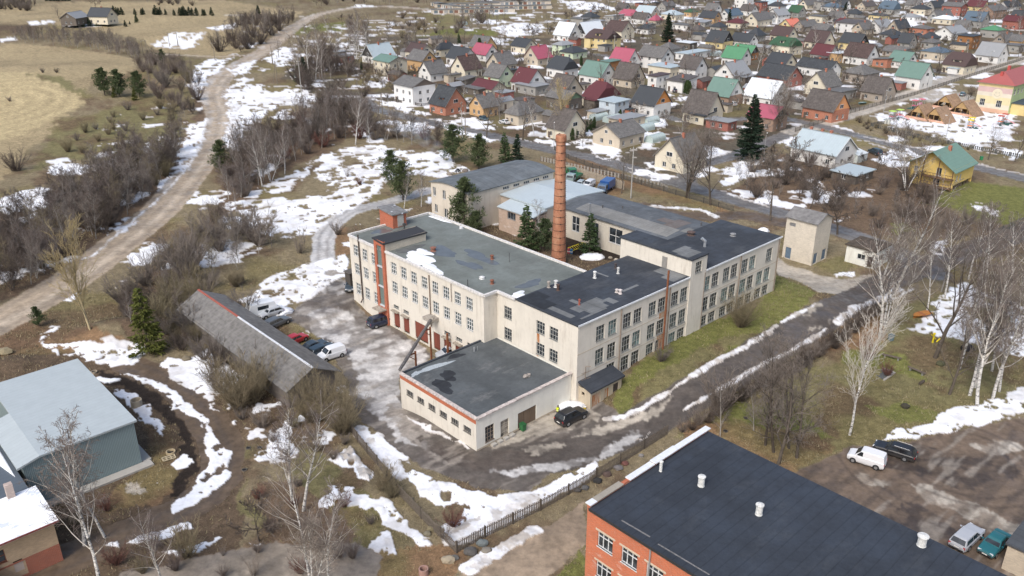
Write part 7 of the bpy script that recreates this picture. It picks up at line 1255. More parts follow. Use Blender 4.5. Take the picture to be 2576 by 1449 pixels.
scatter([(530,122),(560,85),(640,55),(735,40),(742,85),(700,100),(640,125),(580,140)], 90, 3.0, ['alder0','alder1','alderd','bush3','alder3'], (6, 9), 'wood_tree', 'dark bare tree in the small wood by the upper road', 'tree', 'small wood by the upper road', 11)
scatter([(742,190),(745,130),(800,105),(860,150),(900,170),(870,235),(820,245),(760,230)], 40, 3.6, ['alder0','alderd','bush3','alder1'], (6, 10), 'wood_tree', 'bare alder under the tall birches beside the village', 'tree', 'alders under the tall birches', 12)
scatter([(748,200),(780,150),(850,130),(960,110),(960,130),(880,165),(820,200),(770,225)], 13, 8, ['birch0','birch1','birch2','birch3'], (15, 18), 'birch', 'one of the tall birches in the group left of the village', 'tree', 'tall birches left of the village', 13)
scatter([(960,110),(1040,95),(1075,120),(1010,150),(950,145)], 9, 6, ['alder0','lime0','alder3'], (10, 13), 'bare_tree', 'red brown bare tree behind the pale blue roofed house', 'tree', 'red brown trees behind the village edge', 14)
scatter([(840,50),(1000,40),(1150,60),(1180,80),(1100,100),(960,95),(830,90)], 30, 7, ['bush3','orch1','orch2','willow','bush1'], (3, 6), 'garden_shrub', 'bare shrub in the allotments at the top', 'shrub', 'shrubs in the allotments', 15)
scatter([(1130,50),(1240,35),(1300,60),(1260,75),(1150,78)], 26, 5, ['alder3','lime2','bush3','alder0'], (6, 9), 'bare_tree', 'dark bare tree below the cream garage rows', 'tree', 'trees below the garage rows', 16)
scatter([(780,270),(900,180),(1000,170),(1010,235),(900,245),(830,330)], 34, 4, ['orch1','orch2','bush3','willow','alder0'], (3.5, 6), 'thicket_shrub', 'bare shrub on the bank at the left end of the village', 'shrub', 'brush at the left end of the village', 17)
VP = [(960,250),(900,190),(1000,110),(1300,90),(1480,20),(1700,0),(2000,-5),(2700,-10),(2700,120),(2400,185),(2120,290),(1960,335),(1860,380),(1740,400),(1620,420),(1480,375),(1330,345),(1200,318),(1080,290)]
scatter(VP, 290, 3.6, ['orch0','orch1','orch2','orch0'], (3.5, 6.5), 'fruit_tree', 'bare fruit tree among the village houses', 'tree', 'fruit trees among the village houses', 18)
scatter(VP, 110, 5, ['bush3','bush1','bush2','bush0'], (1.5, 3.2), 'garden_shrub', 'bare garden shrub between the village houses', 'shrub', 'garden shrubs between the village houses', 19)
scatter(VP, 120, 6.5, ['lime0','alder0','lime2','alder3','birch1'], (8, 12), 'garden_tree', 'taller bare tree rising between the village roofs', 'tree', 'taller trees between the village roofs', 20)
scatter([(1830,440),(1950,395),(2100,430),(2240,400),(2330,470),(2360,560),(2270,590),(2160,560),(2010,500),(1900,500)], 75, 3.4, ['bush0','bush1','orch0','orch1','bush3','alder0'], (2.5, 5.5), 'thicket_shrub', 'brown shrub on the waste ground behind the transformer tower', 'shrub', 'brush behind the transformer tower', 21)
scatter([(2310,585),(2430,560),(2576,600),(2500,650),(2400,700),(2330,650)], 22, 3.5, ['bush1','thin','alder0'], (2.5, 5), 'roadside_shrub', 'thin brown shrub beside the far right junction', 'shrub', 'shrubs beside the far right junction', 22)
scatter([(1690,1075),(1780,1030),(1900,965),(2080,855),(2200,770),(2215,785),(2110,870),(1950,965),(1790,1060),(1710,1095)], 190, .9, ['bush3','bush1','bush3'], (1.6, 2.8), 'hedge_shrub', 'leafless shrub in the ragged hedge along the wet road', 'shrub', 'hedge along the wet road', 23)
scatter([(1800,1000),(1900,960),(2000,1000),(1980,1120),(1870,1130),(1760,1090)], 9, 4.5, ['alder3','alder1','thin','bush1'], (4, 8), 'sapling', 'thin grey sapling left of the dark trees near the black roof', 'tree', 'saplings near the black roof', 24)
scatter([(2240,800),(2400,700),(2576,680),(2620,900),(2500,960),(2400,900)], 8, 9, ['birch0','birch2','alder3','birch3'], (11, 15), 'birch', 'slender birch in the snowy birch stand at right', 'tree', 'birch stand on the right snow field', 25)
scatter([(600,1050),(720,1060),(880,1120),(860,1160),(700,1150),(620,1110)], 14, 3, ['bush2','bush3','bush1'], (1.5, 3), 'meadow_shrub', 'low brown bush at the top of the meadow by the fence', 'shrub', 'low bushes at the top of the meadow', 26)
scatter([(130,1290),(240,1240),(330,1290),(500,1400),(700,1330),(900,1370),(860,1450),(200,1450)], 26, 3, ['bush0','thin','bush2','bush4'], (1.2, 2.8), 'meadow_shrub', 'small reddish bush on the rough ground at the bottom left', 'shrub', 'small bushes at the bottom left', 27)
scatter([(640,1250),(760,1210),(960,1330),(880,1420),(700,1380)], 14, 3.4, ['bush0','bush4','bush0'], (1.2, 2.4), 'meadow_shrub', 'purple brown scrub on the meadow inside the bend', 'shrub', 'scrub on the meadow', 28)
scatter([(2130,290),(2220,320),(2330,345),(2450,372),(2440,378),(2300,358),(2190,332)], 30, 2.4, ['bush2','bush3'], (1.2, 2), 'hedge_shrub', 'low hedge shrub along the playground', 'shrub', 'hedge along the playground', 29)
scatter([(-20,6),(60,4),(92,12),(90,27),(0,30),(-20,30)], 45, 3, ['alder0','bush3','alderd','bush1'], (4, 7), 'far_shrub', 'grey brown brush at the very top left corner', 'shrub', 'brush in the top left corner', 30)
scatter([(330,3),(480,8),(520,20),(400,14)], 16, 6, ['bush3','alder1'], (3, 6), 'far_shrub', 'bare shrub on the top field right of the farmhouse', 'shrub', 'shrubs on the top field', 31)
scatter([(760,2),(1000,2),(1180,0),(1400,0),(1350,14),(1000,12),(800,16)], 45, 8, ['alder0','orch1','bush3','lime2'], (4, 8), 'far_tree', 'distant bare tree along the top edge left of the village', 'tree', 'distant trees along the top edge', 32)
scatter([(1450,0),(1900,-4),(2600,-6),(2600,14),(1900,18),(1500,30)], 60, 8, ['alder0','orch1','lime0','lime2'], (6, 10), 'far_tree', 'distant bare tree between the farthest roofs', 'tree', 'distant trees between the farthest roofs', 33)
# ------------------------------------------------------------ vehicles
RUB = plain((.018, .018, .018), .9); RIM = plain((.38, .39, .40), .35, .6); TRIM = plain((.03, .03, .032), .7); HLM = plain((.75, .77, .78), .2); TLM = plain((.45, .02, .02), .3); CGL = glass((.02, .024, .028), .06); PLATE = plain((.7, .7, .66), .6)
# length, width, height, bonnet height, belt height, cabin: base front, top front, top rear, base rear (share of length from the nose), wheelbase ends
CT = dict(suv=(4.5, 1.86, 1.68, 1.06, 1.10, .27, .42, .90, .985, (.19, .80), .36), wagon=(4.75, 1.80, 1.48, .88, .95, .29, .43, .90, .985, (.19, .78), .31), sedan=(4.5, 1.72, 1.40, .86, .93, .29, .44, .72, .86, (.18, .79), .30), hatch=(4.0, 1.68, 1.43, .88, .95, .27, .43, .86, .985, (.19, .81), .30),
          smallvan=(4.15, 1.76, 1.82, 1.05, 1.15, .20, .36, .955, .985, (.18, .80), .31), mpv=(4.6, 1.82, 1.72, 1.02, 1.10, .22, .38, .91, .985, (.18, .80), .33), van=(5.6, 2.0, 2.4, 1.25, 1.35, .10, .24, .97, .99, (.17, .78), .35))
def loft(mb, st, m=0):
    # st: list of (x, [(y, z) ring...]) ; rings of equal count
    n = len(st[0][1]); P = [(x, y, z) for x, r in st for (y, z) in r]
    F = [(j*n+i, j*n+(i+1) % n, (j+1)*n+(i+1) % n, (j+1)*n+i) for j in range(len(st)-1) for i in range(n)]; mb.add(P, F+[tuple(range(n-1, -1, -1)), tuple(range((len(st)-1)*n, len(st)*n))], m)
def car(fu, ru, ty, colr, label, name='parked_car', cat='car', blind=0, rails=0, rack=0, z0=None, len_=None):
    f = G(*fu); r = G(*ru); Lc, Wc, Hc, zb, zt, a, b, c, d, wb, wr = CT[ty]; cx, cy = (f[0]+r[0])/2, (f[1]+r[1])/2; hd = math.atan2(f[1]-r[1], f[0]-r[0])
    if len_: Lc = len_
    root = thing(name, (cx, cy, Z1(cx, cy)+.03 if z0 is None else z0), label, cat, hd); X = lambda s: Lc*(.5-s); w2 = Wc/2
    def ring(w_, z0_, z1_): return [(-w_*.90, z0_), (w_*.90, z0_), (w_, z0_+.18), (w_, z1_-.14), (w_*.90, z1_), (-w_*.90, z1_), (-w_, z1_-.14), (-w_, z0_+.18)]
    st = [(0, .80, .34, zb*.66), (.018, .90, .28, zb*.80), (.07, .97, .24, zb*.90), (a, 1, .22, zb+.01), (.5, 1, .20, zt), (.93, .99, .22, zt), (.985, .94, .28, zt*.96), (1.0, .88, .34, zt*.78)]
    mb = MB(); loft(mb, [(X(s), ring(w2*k, z0_, z1_)) for s, k, z0_, z1_ in st]); q = .80 if ty not in ('van', 'smallvan') else .90
    zr = Hc; cab = [(a, w2*.93, zt-.08, zt-.02), (b, w2*.92, zt-.08, zr-.05), (b+.06, w2*.92, zt-.08, zr), ((b+c)/2, w2*.92, zt-.08, zr+.02), (c-.05, w2*.92, zt-.08, zr-.01), (c, w2*.91, zt-.08, zr-.07), (d, w2*.90, zt-.08, zt-.01)]
    def cring(w_, z0_, z1_): 
        k = 1-(1-q)*max(0, (z1_-zt))/(zr-zt); return [(-w_, z0_), (w_, z0_), (w_, min(zt, z1_)), (w_*k, z1_-.05*(z1_ > zt)), (w_*k*.9, z1_), (-w_*k*.9, z1_), (-w_*k, z1_-.05*(z1_ > zt)), (-w_, min(zt, z1_))]
    loft(mb, [(X(s), cring(w_, z0_, z1_)) for s, w_, z0_, z1_ in cab]); PM = paint(colr); mb.build('body', PM, root, smooth=False)
    # glass panels just proud of the cabin
    def side(s0, s1, t0, t1):
        for sg in (-1, 1):
            zlo, zhi = zt+.03, zr-.12; yl = w2*.93+.006; yh = w2*.92*(1-(1-q)*(zhi-zt)/(zr-zt))+.012; P = [(X(s0), sg*yl, zlo), (X(s1), sg*yl, zlo), (X(t1), sg*yh, zhi), (X(t0), sg*yh, zhi)]
            g = MB(); g.add(P, [(0, 1, 2, 3) if sg < 0 else (3, 2, 1, 0)]); g.build('side_window', CGL, root)
    e = (b-a)*.80
    if ty in ('smallvan', 'van') and blind: side(a+.045, a+.045+.17, a+.02+e, a+.045+.17)
    else:
        mid = (a+c)/2+.03; side(a+.05, mid-.008, a+.03+e, mid-.008); side(mid+.008, d-.05-(.03 if ty == 'sedan' else 0), mid+.008, c-.03)
    def endg(s0, s1, nm, inset=.1):
        z0_, z1_ = zt+.03, zr-.09; yl, yh = w2*.80, w2*.92*q*.92; dx = .02 if s0 < .5 else -.02; P = [(X(s0)+dx, -yl, z0_), (X(s0)+dx, yl, z0_), (X(s1)+dx, yh, z1_), (X(s1)+dx, -yh, z1_)]
        g = MB(); g.add(P, [(0, 1, 2, 3) if s0 < .5 else (3, 2, 1, 0)]); g.build(nm, CGL, root)
    endg(a+(b-a)*.08, b-(b-a)*.03, 'windscreen')
    if not (blind and ty in ('smallvan', 'van')): endg(d-(d-c)*.08, c+(d-c)*.1, 'rear_window')
    for i, (s, sg) in enumerate(((wb[0], -1), (wb[0], 1), (wb[1], -1), (wb[1], 1))):
        y = sg*(w2-.10); m_ = MB(); m_.tube((X(s), y-.11, wr), (X(s), y+.11, wr), wr, n=16); wo = m_.build('wheel', RUB, root); m_ = MB(); y2 = y+sg*.112; m_.tube((X(s), y2-.01, wr), (X(s), y2+.012, wr), wr*.62, n=12); m_.build('rim', RIM, wo)
    for s in wb:
        for sg in (-1, 1): m_ = MB(); m_.tube((X(s), sg*(w2-.02), wr+.02), (X(s), sg*(w2+.004), wr+.02), wr+.07, n=16); m_.build('wheel_arch', TRIM, root)
    for sg in (-1, 1):
        m_ = MB(); m_.box(X(.028), sg*w2*.66, zb*.66, .12, .34, .15, -sg*.25); m_.build('headlight', HLM, root); m_ = MB(); m_.box(X(.992), sg*w2*.80, zt*.62, .07, .20, .26, 0); m_.build('taillight', TLM, root); m_ = MB(); m_.box(X(a+.07), sg*(w2+.09), zt-.02, .12, .18, .13); m_.build('wing_mirror', PM if ty != 'van' else TRIM, root)
    m_ = MB(); m_.bb(X(0)-.03, X(0)+.025, -.6, .6, .32, .52); m_.bb(X(1)-.02, X(1)+.03, -.7, .7, .30, .46); m_.build('bumper', TRIM if colr[0] < .5 or ty in ('smallvan', 'van') else PM, root); m_ = MB(); m_.bb(X(0)+.02, X(0)+.035, -.26, .26, .40, .51); m_.bb(X(1)-.035, X(1)-.02, -.26, .26, .56, .67); m_.build('number_plate', PLATE, root)
    if rails: m_ = MB(); [m_.tube((X(b+.06), sg*w2*.70, zr+.06), (X(c-.05), sg*w2*.70, zr+.06), .022, n=5) for sg in (-1, 1)]; m_.build('roof_rail', RIM, root)
    if rack: m_ = MB(); [m_.tube((X(b+.06+i*.06), -w2*.7, zr+.10), (X(b+.06+i*.06), w2*.7, zr+.10), .018, n=4) for i in range(9)]; [m_.tube((X(b+.06), sg*w2*.7, zr+.10), (X(c-.02), sg*w2*.7, zr+.10), .02, n=4) for sg in (-1, 1)]; m_.build('roof_rack', RIM, root)
    return root
BLK = (.016, .017, .020); WHT = (.74, .75, .76); SIL = (.42, .44, .47)
car((1471, 1040), (1402, 1074), 'suv', BLK, 'black estate style off-roader with bright roof rails beside the annex', rails=1)
car((2138, 1152), (2219, 1178), 'smallvan', WHT, 'clean white small panel van on the muddy car park', cat='van', name='parked_van', blind=1)
car((2203, 1128), (2295, 1158), 'wagon', BLK, 'black estate car with bright roof rails behind the white van', rails=1)
car((2457, 1337), (2402, 1388), 'wagon', SIL, 'silver grey estate car in the lower right, beside the teal saloon')
car((2475, 1402), (2522, 1355), 'sedan', (.02, .13, .15), 'dark teal saloon car next to the pale brick store')
car((988, 808), (932, 825), 'mpv', (.018, .026, .055), 'dark navy people carrier in front of the orange stair shaft')
car((813, 906), (857, 893), 'smallvan', WHT, 'white small van parked first in the row by the timber shed', cat='van', name='parked_van', blind=1)
car((832, 880), (790, 896), 'wagon', (.03, .05, .07), 'dark blue estate next to the white van at the timber shed'); car((812, 870), (768, 886), 'sedan', (.035, .05, .065), 'dark saloon, second from the white van at the timber shed')
car((762, 855), (728, 868), 'hatch', (.42, .02, .03), 'small bright red hatchback behind the timber shed ridge'); car((664, 800), (700, 789), 'hatch', SIL, 'silver hatchback beside the white caravan'); car((712, 812), (682, 826), 'wagon', (.10, .11, .12), 'grey car half hidden by the timber shed roof')
car((1112, 903), (1158, 888), 'mpv', (.52, .54, .56), 'silver people carrier with roof rack behind the annex', rack=1)
car((880, 737), (886, 713), 'sedan', (.05, .07, .09), 'dark blue saloon at the left corner of the factory')
car((1462, 482), (1500, 462), 'smallvan', (.62, .64, .66), 'white van among the trucks behind the metal roofed workshop', cat='van', name='parked_van', blind=1); car((1448, 476), (1470, 462), 'hatch', (.33, .38, .40), 'pale grey car between the green truck and the white van')
car((2180, 380), (2222, 396), 'mpv', (.02, .035, .045), 'dark people carrier with snow on its bonnet beside the greenhouse')
for (fu, ru, ty, c, l) in [((1300, 173), (1268, 172), 'van', WHT, 'white delivery van at the left edge of the village'), ((1303, 293), (1278, 300), 'hatch', (.03, .05, .07), 'dark blue car on the street below the ochre house'), ((1224, 305), (1210, 300), 'hatch', (.03, .06, .07), 'dark car under the old gnarled tree'), ((1255, 306), (1284, 316), 'sedan', (.6, .61, .62), 'silver saloon in front of the beige hipped house'),
    ((1528, 186), (1508, 190), 'sedan', (.6, .61, .62), 'white car by the white gabled house yard'), ((1475, 216), (1452, 224), 'hatch', (.55, .56, .57), 'silver car beside the mossy grey roofed house'), ((1590, 262), (1576, 272), 'hatch', (.05, .08, .10), 'grey blue car beside the pale blue box house'), ((1712, 226), (1690, 236), 'sedan', (.02, .025, .05), 'dark blue car before the white flat houses'), ((1830, 262), (1852, 268), 'hatch', (.7, .7, .7), 'white car right of the steep mossy roofed house'),
    ((2143, 200), (2168, 206), 'wagon', (.04, .05, .06), 'dark estate in front of the grey hipped bungalow'), ((2428, 236), (2414, 246), 'hatch', (.12, .2, .24), 'blue grey hatchback near the kindergarten gate'), ((2184, 117), (2172, 113), 'hatch', (.5, .5, .52), 'silver car between the maroon and the dark roofs'), ((1522, 188), (1536, 184), 'hatch', (.6, .6, .6), 'white hatchback next to the white gabled house')][:12]:
    if ty == 'van' or True: car(fu, ru, ty, c, l, name='parked_van' if ty == 'van' else 'parked_car', cat='van' if ty == 'van' else 'car', blind=ty == 'van')
# trucks behind the workshop
def truck(fu, ru, colr, label, box, Lc=6.0, tipper=False):
    f = G(*fu); r = G(*ru); cx, cy = (f[0]+r[0])/2, (f[1]+r[1])/2; root = thing('parked_truck', (cx, cy, Z1(cx, cy)), label, 'truck', math.atan2(f[1]-r[1], f[0]-r[0])); PM = paint(colr); h_ = Lc/2
    m_ = MB(); m_.bb(-h_, h_-.3, -.4, .4, .55, .8); m_.build('chassis', TRIM, root); m_ = MB(); P = [(h_-1.7, .75), (h_, .75), (h_, 1.4), (h_-.35, 2.25), (h_-1.7, 2.3)]
    m_.add([(x, y, z) for y in (-1.0, 1.0) for x, z in P], [(0, 1, 2, 3, 4), (9, 8, 7, 6, 5)]+[((i+1) % 5, i, 5+i, 5+(i+1) % 5) for i in range(5)]); m_.build('cab', PM, root); m_ = MB(); m_.add([(h_+.01, -.85, 1.45), (h_+.01, .85, 1.45), (h_-.32, .85, 2.15), (h_-.32, -.85, 2.15)], [(0, 1, 2, 3)]); m_.build('windscreen', CGL, root)
    for sg in (-1, 1): m_ = MB(); y = sg*1.008; m_.add([(h_-1.5, y, 1.45), (h_-.4, y, 1.45), (h_-.6, y, 2.1), (h_-1.5, y, 2.1)], [(0, 1, 2, 3) if sg < 0 else (3, 2, 1, 0)]); m_.build('side_window', CGL, root)
    m_ = MB()
    if tipper: m_.bb(-h_, h_-1.9, -1.15, 1.15, .85, .95); m_.bb(-h_, h_-1.9, -1.15, -1.07, .95, 1.5); m_.bb(-h_, h_-1.9, 1.07, 1.15, .95, 1.5); m_.bb(-h_, -h_+.08, -1.07, 1.07, .95, 1.5); m_.bb(h_-1.98, h_-1.9, -1.07, 1.07, .95, 1.6)
    else: m_.bb(-h_, h_-1.85, -1.15, 1.15, .85, 2.7)
    m_.build('load_bed' if tipper else 'canvas_box', paint(box), root)
    for s in (h_-1.0, -h_+1.3):
        for sg in (-1, 1): m_ = MB(); y = sg*.88; m_.tube((s, y-.14, .45), (s, y+.14, .45), .45, n=14); wo = m_.build('wheel', RUB, root); m_ = MB(); m_.tube((s, y+sg*.14, .45), (s, y+sg*.155, .45), .24, n=10); m_.build('rim', RIM, wo)
truck((1508, 492), (1540, 470), (.06, .12, .22), 'blue truck with blue canvas box behind the workshop', (.02, .08, .26)); truck((1432, 462), (1456, 448), (.25, .32, .32), 'flat bed truck with grey cab and green sides behind the workshop', (.03, .13, .07), 5.5, True); truck((1438, 445), (1425, 436), (.03, .16, .07), 'green tipper truck beside the chimney top at the board fence', (.03, .16, .06), 5.5, True)
cv = G(660, 792); cr_ = thing('caravan', cv, 'white caravan in the snow behind the timber shed', 'caravan', .6); m_ = MB(); P = [(-2.2, .45), (2.0, .45), (2.4, 1.2), (1.9, 2.3), (-1.9, 2.4), (-2.35, 1.3)]; m_.add([(x, y, z) for y in (-1, 1) for x, z in P], [tuple(range(6)), tuple(range(11, 5, -1))]+[((i+1) % 6, i, 6+i, 6+(i+1) % 6) for i in range(6)]); m_.build('body', paint((.72, .74, .75)), cr_)
m_ = MB(); m_.bb(-.9, .9, -1.01, -1.005, 1.35, 1.95); m_.build('window', CGL, cr_); m_ = MB(); m_.add([(2.22, -.6, 1.3), (2.22, .6, 1.3), (2.0, .6, 2.0), (2.0, -.6, 2.0)], [(0, 1, 2, 3)]); m_.build('front_window', CGL, cr_)
for sg in (-1, 1): m_ = MB(); m_.tube((0, sg*.85, .32), (0, sg*1.01, .32), .32, n=12); m_.build('wheel', RUB, cr_)
# ------------------------------------------------------------ fences, poles, yard things
def picket(pts, label, h_=1.5, step=.22, colr=(.15, .125, .10), lean=.05, group=None, name='picket_fence', skip=0, mat_=None):
    P = [G(u, v) for u, v in pts]; o0 = P[0]; root = thing(name, o0, label, 'fence', 0, group); rd = random.Random(len(label)); WM = mat_ or plain(colr, .95, var=.4, scale=5); dist = 0
    for (a, b) in zip(P[:-1], P[1:]):
        d = math.hypot(b[0]-a[0], b[1]-a[1]); n = max(1, int(d/2.8)); ang = math.atan2(b[1]-a[1], b[0]-a[0])
        for i in range(n):
            xa, ya = a[0]+(b[0]-a[0])*i/n, a[1]+(b[1]-a[1])*i/n; xb, yb = a[0]+(b[0]-a[0])*(i+1)/n, a[1]+(b[1]-a[1])*(i+1)/n; za, zb = Z1(xa, ya), Z1(xb, yb)
            if skip and rd.random() < skip: continue
            m_ = MB(); k = int(math.hypot(xb-xa, yb-ya)/step)
            for j in range(k):
                t = (j+.5)/k; x, y, z = xa+(xb-xa)*t, ya+(yb-ya)*t, za+(zb-za)*t; m_.box(x-o0[0], y-o0[1], z-o0[2]-.05, step*.58, .025, h_*rd.uniform(.93, 1.04), ang+rd.uniform(-.03, .03))
            for zz in (.4, h_*.78): m_.tube((xa-o0[0], ya-o0[1], za-o0[2]+zz), (xb-o0[0], yb-o0[1], zb-o0[2]+zz), .035, n=4)
            m_.build('panel', WM, root); m_ = MB(); m_.box(xa-o0[0], ya-o0[1], za-o0[2]-.1, .13, .13, h_+.12, ang); m_.build('post', plain(sc(colr, .6), .95), root)
    return root
picket([(872,1070),(900,1112),(950,1172),(1000,1240),(1060,1305),(1110,1355),(1148,1392)], 'grey weathered picket fence along the meadow, left leg of the corner')
picket([(1149,1391),(1220,1352),(1290,1318),(1360,1284),(1430,1245),(1500,1205),(1560,1168),(1620,1130),(1680,1092)], 'grey weathered picket fence along the lane, right leg of the corner', skip=.03)
picket([(1395,378),(1430,400),(1490,423),(1563,450),(1640,473),(1700,490),(1770,510),(1846,532)], 'low dark fence along the street behind the workshops', 1.3, .3, (.10, .09, .075)); picket([(1420,432),(1500,456),(1570,478)], 'tall beige board fence behind the parked trucks', 2.2, .17, (.42, .37, .29), mat_=plain((.42, .37, .29), .9, var=.2, scale=3))
picket([(2000,332),(2140,285),(2300,240),(2450,190),(2576,150)], 'wire and board fence along the pale concrete road', 1.4, .45, (.20, .18, .15)); picket([(2225,312),(2190,318),(2330,352),(2470,380),(2576,400)], 'low fence around the playground', 1.2, .5, (.12, .12, .11)); picket([(1475,190),(1550,208)], 'dark red fence panels before the sea green roofed house', 1.2, .2, (.25, .03, .04))
picket([(1590,262),(1640,280),(1740,270)], 'dark garden fence beside the orange gabled house', 1.2, .3, (.09, .08, .07)); picket([(960,250),(1060,268),(1105,262)], 'dark garden fence before the tall white house', 1.1, .3, (.08, .07, .06)); picket([(2500,595),(2576,560)], 'thin mesh fence at the right edge above the road', 1.6, .5, (.12, .12, .11)); picket([(1360,405),(1450,425),(1660,470),(1680,482)], 'bent concrete post fence behind the vaulted hall', 1.3, .8, (.3, .28, .25))
# poles
def pole(u, v, Hm, label, kind='wood', u2=None):
    x, y, z = G(u, v); root = thing('utility_pole' if kind != 'lamp' else 'street_lamp', (x, y, z), label, 'pole' if kind != 'lamp' else 'lamp', random.uniform(0, 3)); PMt = plain((.20, .17, .13), .9, var=.3, scale=6) if kind != 'conc' else plain((.38, .37, .34), .9)
    m_ = MB(); m_.tube((0, 0, -.3), (0, 0, Hm), .16 if kind != 'lamp' else .09, .10 if kind != 'lamp' else .06, n=8); m_.build('shaft', PMt if kind != 'lamp' else plain((.35, .35, .34), .7), root)
    if kind == 'a': m_ = MB(); m_.tube((2.4, 0, -.3), (.12, 0, Hm-.3), .15, .10, n=8); m_.build('stay', PMt, root); m_ = MB(); m_.box(.8, 0, Hm*.62, 1.0, .12, .12); m_.build('crosspiece', PMt, root)
    if kind == 'lamp': m_ = MB(); m_.tube((0, 0, Hm), (1.0, 0, Hm+.3), .04, n=5); m_.build('arm', PMt, root); m_ = MB(); m_.box(1.2, 0, Hm+.22, .6, .25, .14); m_.build('lamp_head', plain((.7, .7, .68), .4), root)
    else:
        m_ = MB(); m_.box(0, 0, Hm-.6, 1.6, .1, .1); m_.build('crossarm', PMt, root)
        for s in (-.7, 0, .7): m_ = MB(); m_.lathe([(.05, 0), (.07, .06), (.04, .16)], 6, (s, 0, Hm-.5)); m_.build('insulator', HWF, root)
for a in [(2335, 623, 9.5, 'leaning A frame pole beside the junction, green with moss', 'a'), (1587, 498, 12, 'tall grey pole with crossarm behind the blue truck', 'conc'), (1171, 338, 9, 'wooden pole by the street right of the ochre house', 'wood'), (1163, 355, 9, 'thin pole just below the ochre house', 'conc'), (1162, 320, 8, 'pole at the street before the gnarled tree', 'wood'), (963, 296, 8, 'stayed pole at the left end of the village street', 'a'), (978, 294, 6, 'street lamp near the left end of the village street', 'lamp'), (760, 250, 13, 'tall thin pole among the birches at the snow edge', 'conc'), (698, 212, 9, 'stayed pole on the meadow right of the gravel road', 'a'), (686, 163, 8, 'stayed pole beside the gravel road verge', 'a'), (361, 140, 7, 'first pole along the farm track', 'wood'), (370, 138, 7, 'stayed pole on the farm track', 'a'), (332, 142, 7, 'pole left of the stayed one on the farm track', 'wood'), (427, 118, 7, 'pole standing in the snow below the farm', 'wood'), (448, 117, 7, 'stayed pole in the snow below the farm', 'a'), (541, 152, 8, 'thin pole at the bend of the farm track', 'wood'), (172, 118, 7, 'pole sticking out of the ridge tree belt', 'wood'),
          (1920, 405, 7, 'street lamp right of the big spruce', 'lamp'), (1393, 375, 7, 'street lamp on the street behind the chimney', 'lamp'), (2222, 285, 7, 'street lamp on the pale concrete road', 'lamp'), (2330, 235, 7, 'street lamp at the crossing near the playground', 'lamp'), (2380, 345, 6, 'street lamp at the playground fence', 'lamp'), (1545, 130, 8, 'pole between the crimson and yellow houses', 'conc'), (1740, 158, 8, 'pole beside the bright green roofed house', 'conc'), (1300, 225, 6, 'street lamp before the mint green house', 'lamp'), (1464, 80, 8, 'far pole above the steep white roof', 'conc'), (2015, 150, 8, 'pole among the far right roofs', 'conc'), (1838, 265, 8, 'pole in front of the white roofed house', 'conc'), (2430, 150, 7, 'street lamp at the hedge of the grey roofed house', 'lamp'), (2485, 172, 7, 'street lamp near the kindergarten roof', 'lamp')]: pole(*a)
# stones, rings, bins
def rock(u, v, r, colr, label, seed, flat=.7, name='boulder'):
    x, y, z = G(u, v); root = thing(name, (x, y, z), label, 'rock'); m_ = MB(); m_.blob((0, 0, r*.35), (r*1.1, r*.85, r*flat), seed, .16, n=2, flat=.5); m_.build('stone', plaster(colr, .5, sc(colr, .5)), root)
for i, (u, v, r, c, l) in enumerate([(1127, 1412, .62, (.33, .28, .20), 'pale tan boulder outside the fence corner'), (1143, 1406, .4, (.12, .12, .11), 'dark stone behind the pale boulder'), (1183, 1392, .65, (.09, .085, .08), 'black broken boulder at the fence corner'), (1213, 1370, .55, (.14, .16, .16), 'grey green round boulder right of the corner'), (1224, 1388, .5, (.20, .18, .15), 'flat brown stone at the edge of the lane snow'), (1084, 1333, .4, (.20, .17, .10), 'mossy stone in the snow left of the corner'), (1075, 1345, .4, (.18, .16, .11), 'second mossy stone by the left fence'), (1035, 1256, .25, (.2, .17, .12), 'small stone beside the left fence'),
    (1453, 1236, .38, (.07, .065, .06), 'dark stone left of the upright slab by the lane fence'), (1472, 1230, .42, (.10, .10, .10), 'upright slab stone by the lane fence'), (1503, 1212, .5, (.03, .03, .03), 'black boulder by the lane fence'), (1527, 1196, .5, (.10, .07, .06), 'brownish boulder right of the black one'), (1555, 1180, .5, (.16, .15, .15), 'grey boulder near the end of the lane fence'), (1572, 1168, .4, (.14, .06, .05), 'reddish boulder beside the roof corner'), (1613, 1148, .32, (.22, .21, .2), 'small pale stone at the parapet'), (2278, 1025, .55, (.05, .045, .03), 'round dark manhole mound on the green lawn'), (2432, 880, .9, (.025, .025, .028), 'black half buried tyre heap by the birches'), (2365, 918, .6, (.08, .08, .04), 'mossy stump mound right of the dark tree'), (1212, 612, .8, (.3, .16, .09), 'rusty scrap pile below the vaulted hall'), (1535, 650, .4, (.32, .28, .22), 'first limestone block beside the courtyard snow'), (1550, 655, .4, (.38, .34, .28), 'second limestone block beside the courtyard snow'), (1566, 658, .35, (.35, .31, .25), 'third limestone block beside the courtyard snow'), (15, 890, 1.0, (.25, .21, .13), 'tan earth mound left of the pale blue hall'), (470, 905, .6, (.18, .15, .10), 'log and rubble pile in the snow patch'), (1170, 432, .8, (.2, .17, .15), 'rubble mound beside the bonfire'), (1190, 436, .8, (.2, .15, .13), 'rubble pile right of the bonfire'), (1130, 440, .7, (.28, .24, .2), 'pale rubble left of the bonfire')]): rock(u, v, r, c, l, i)
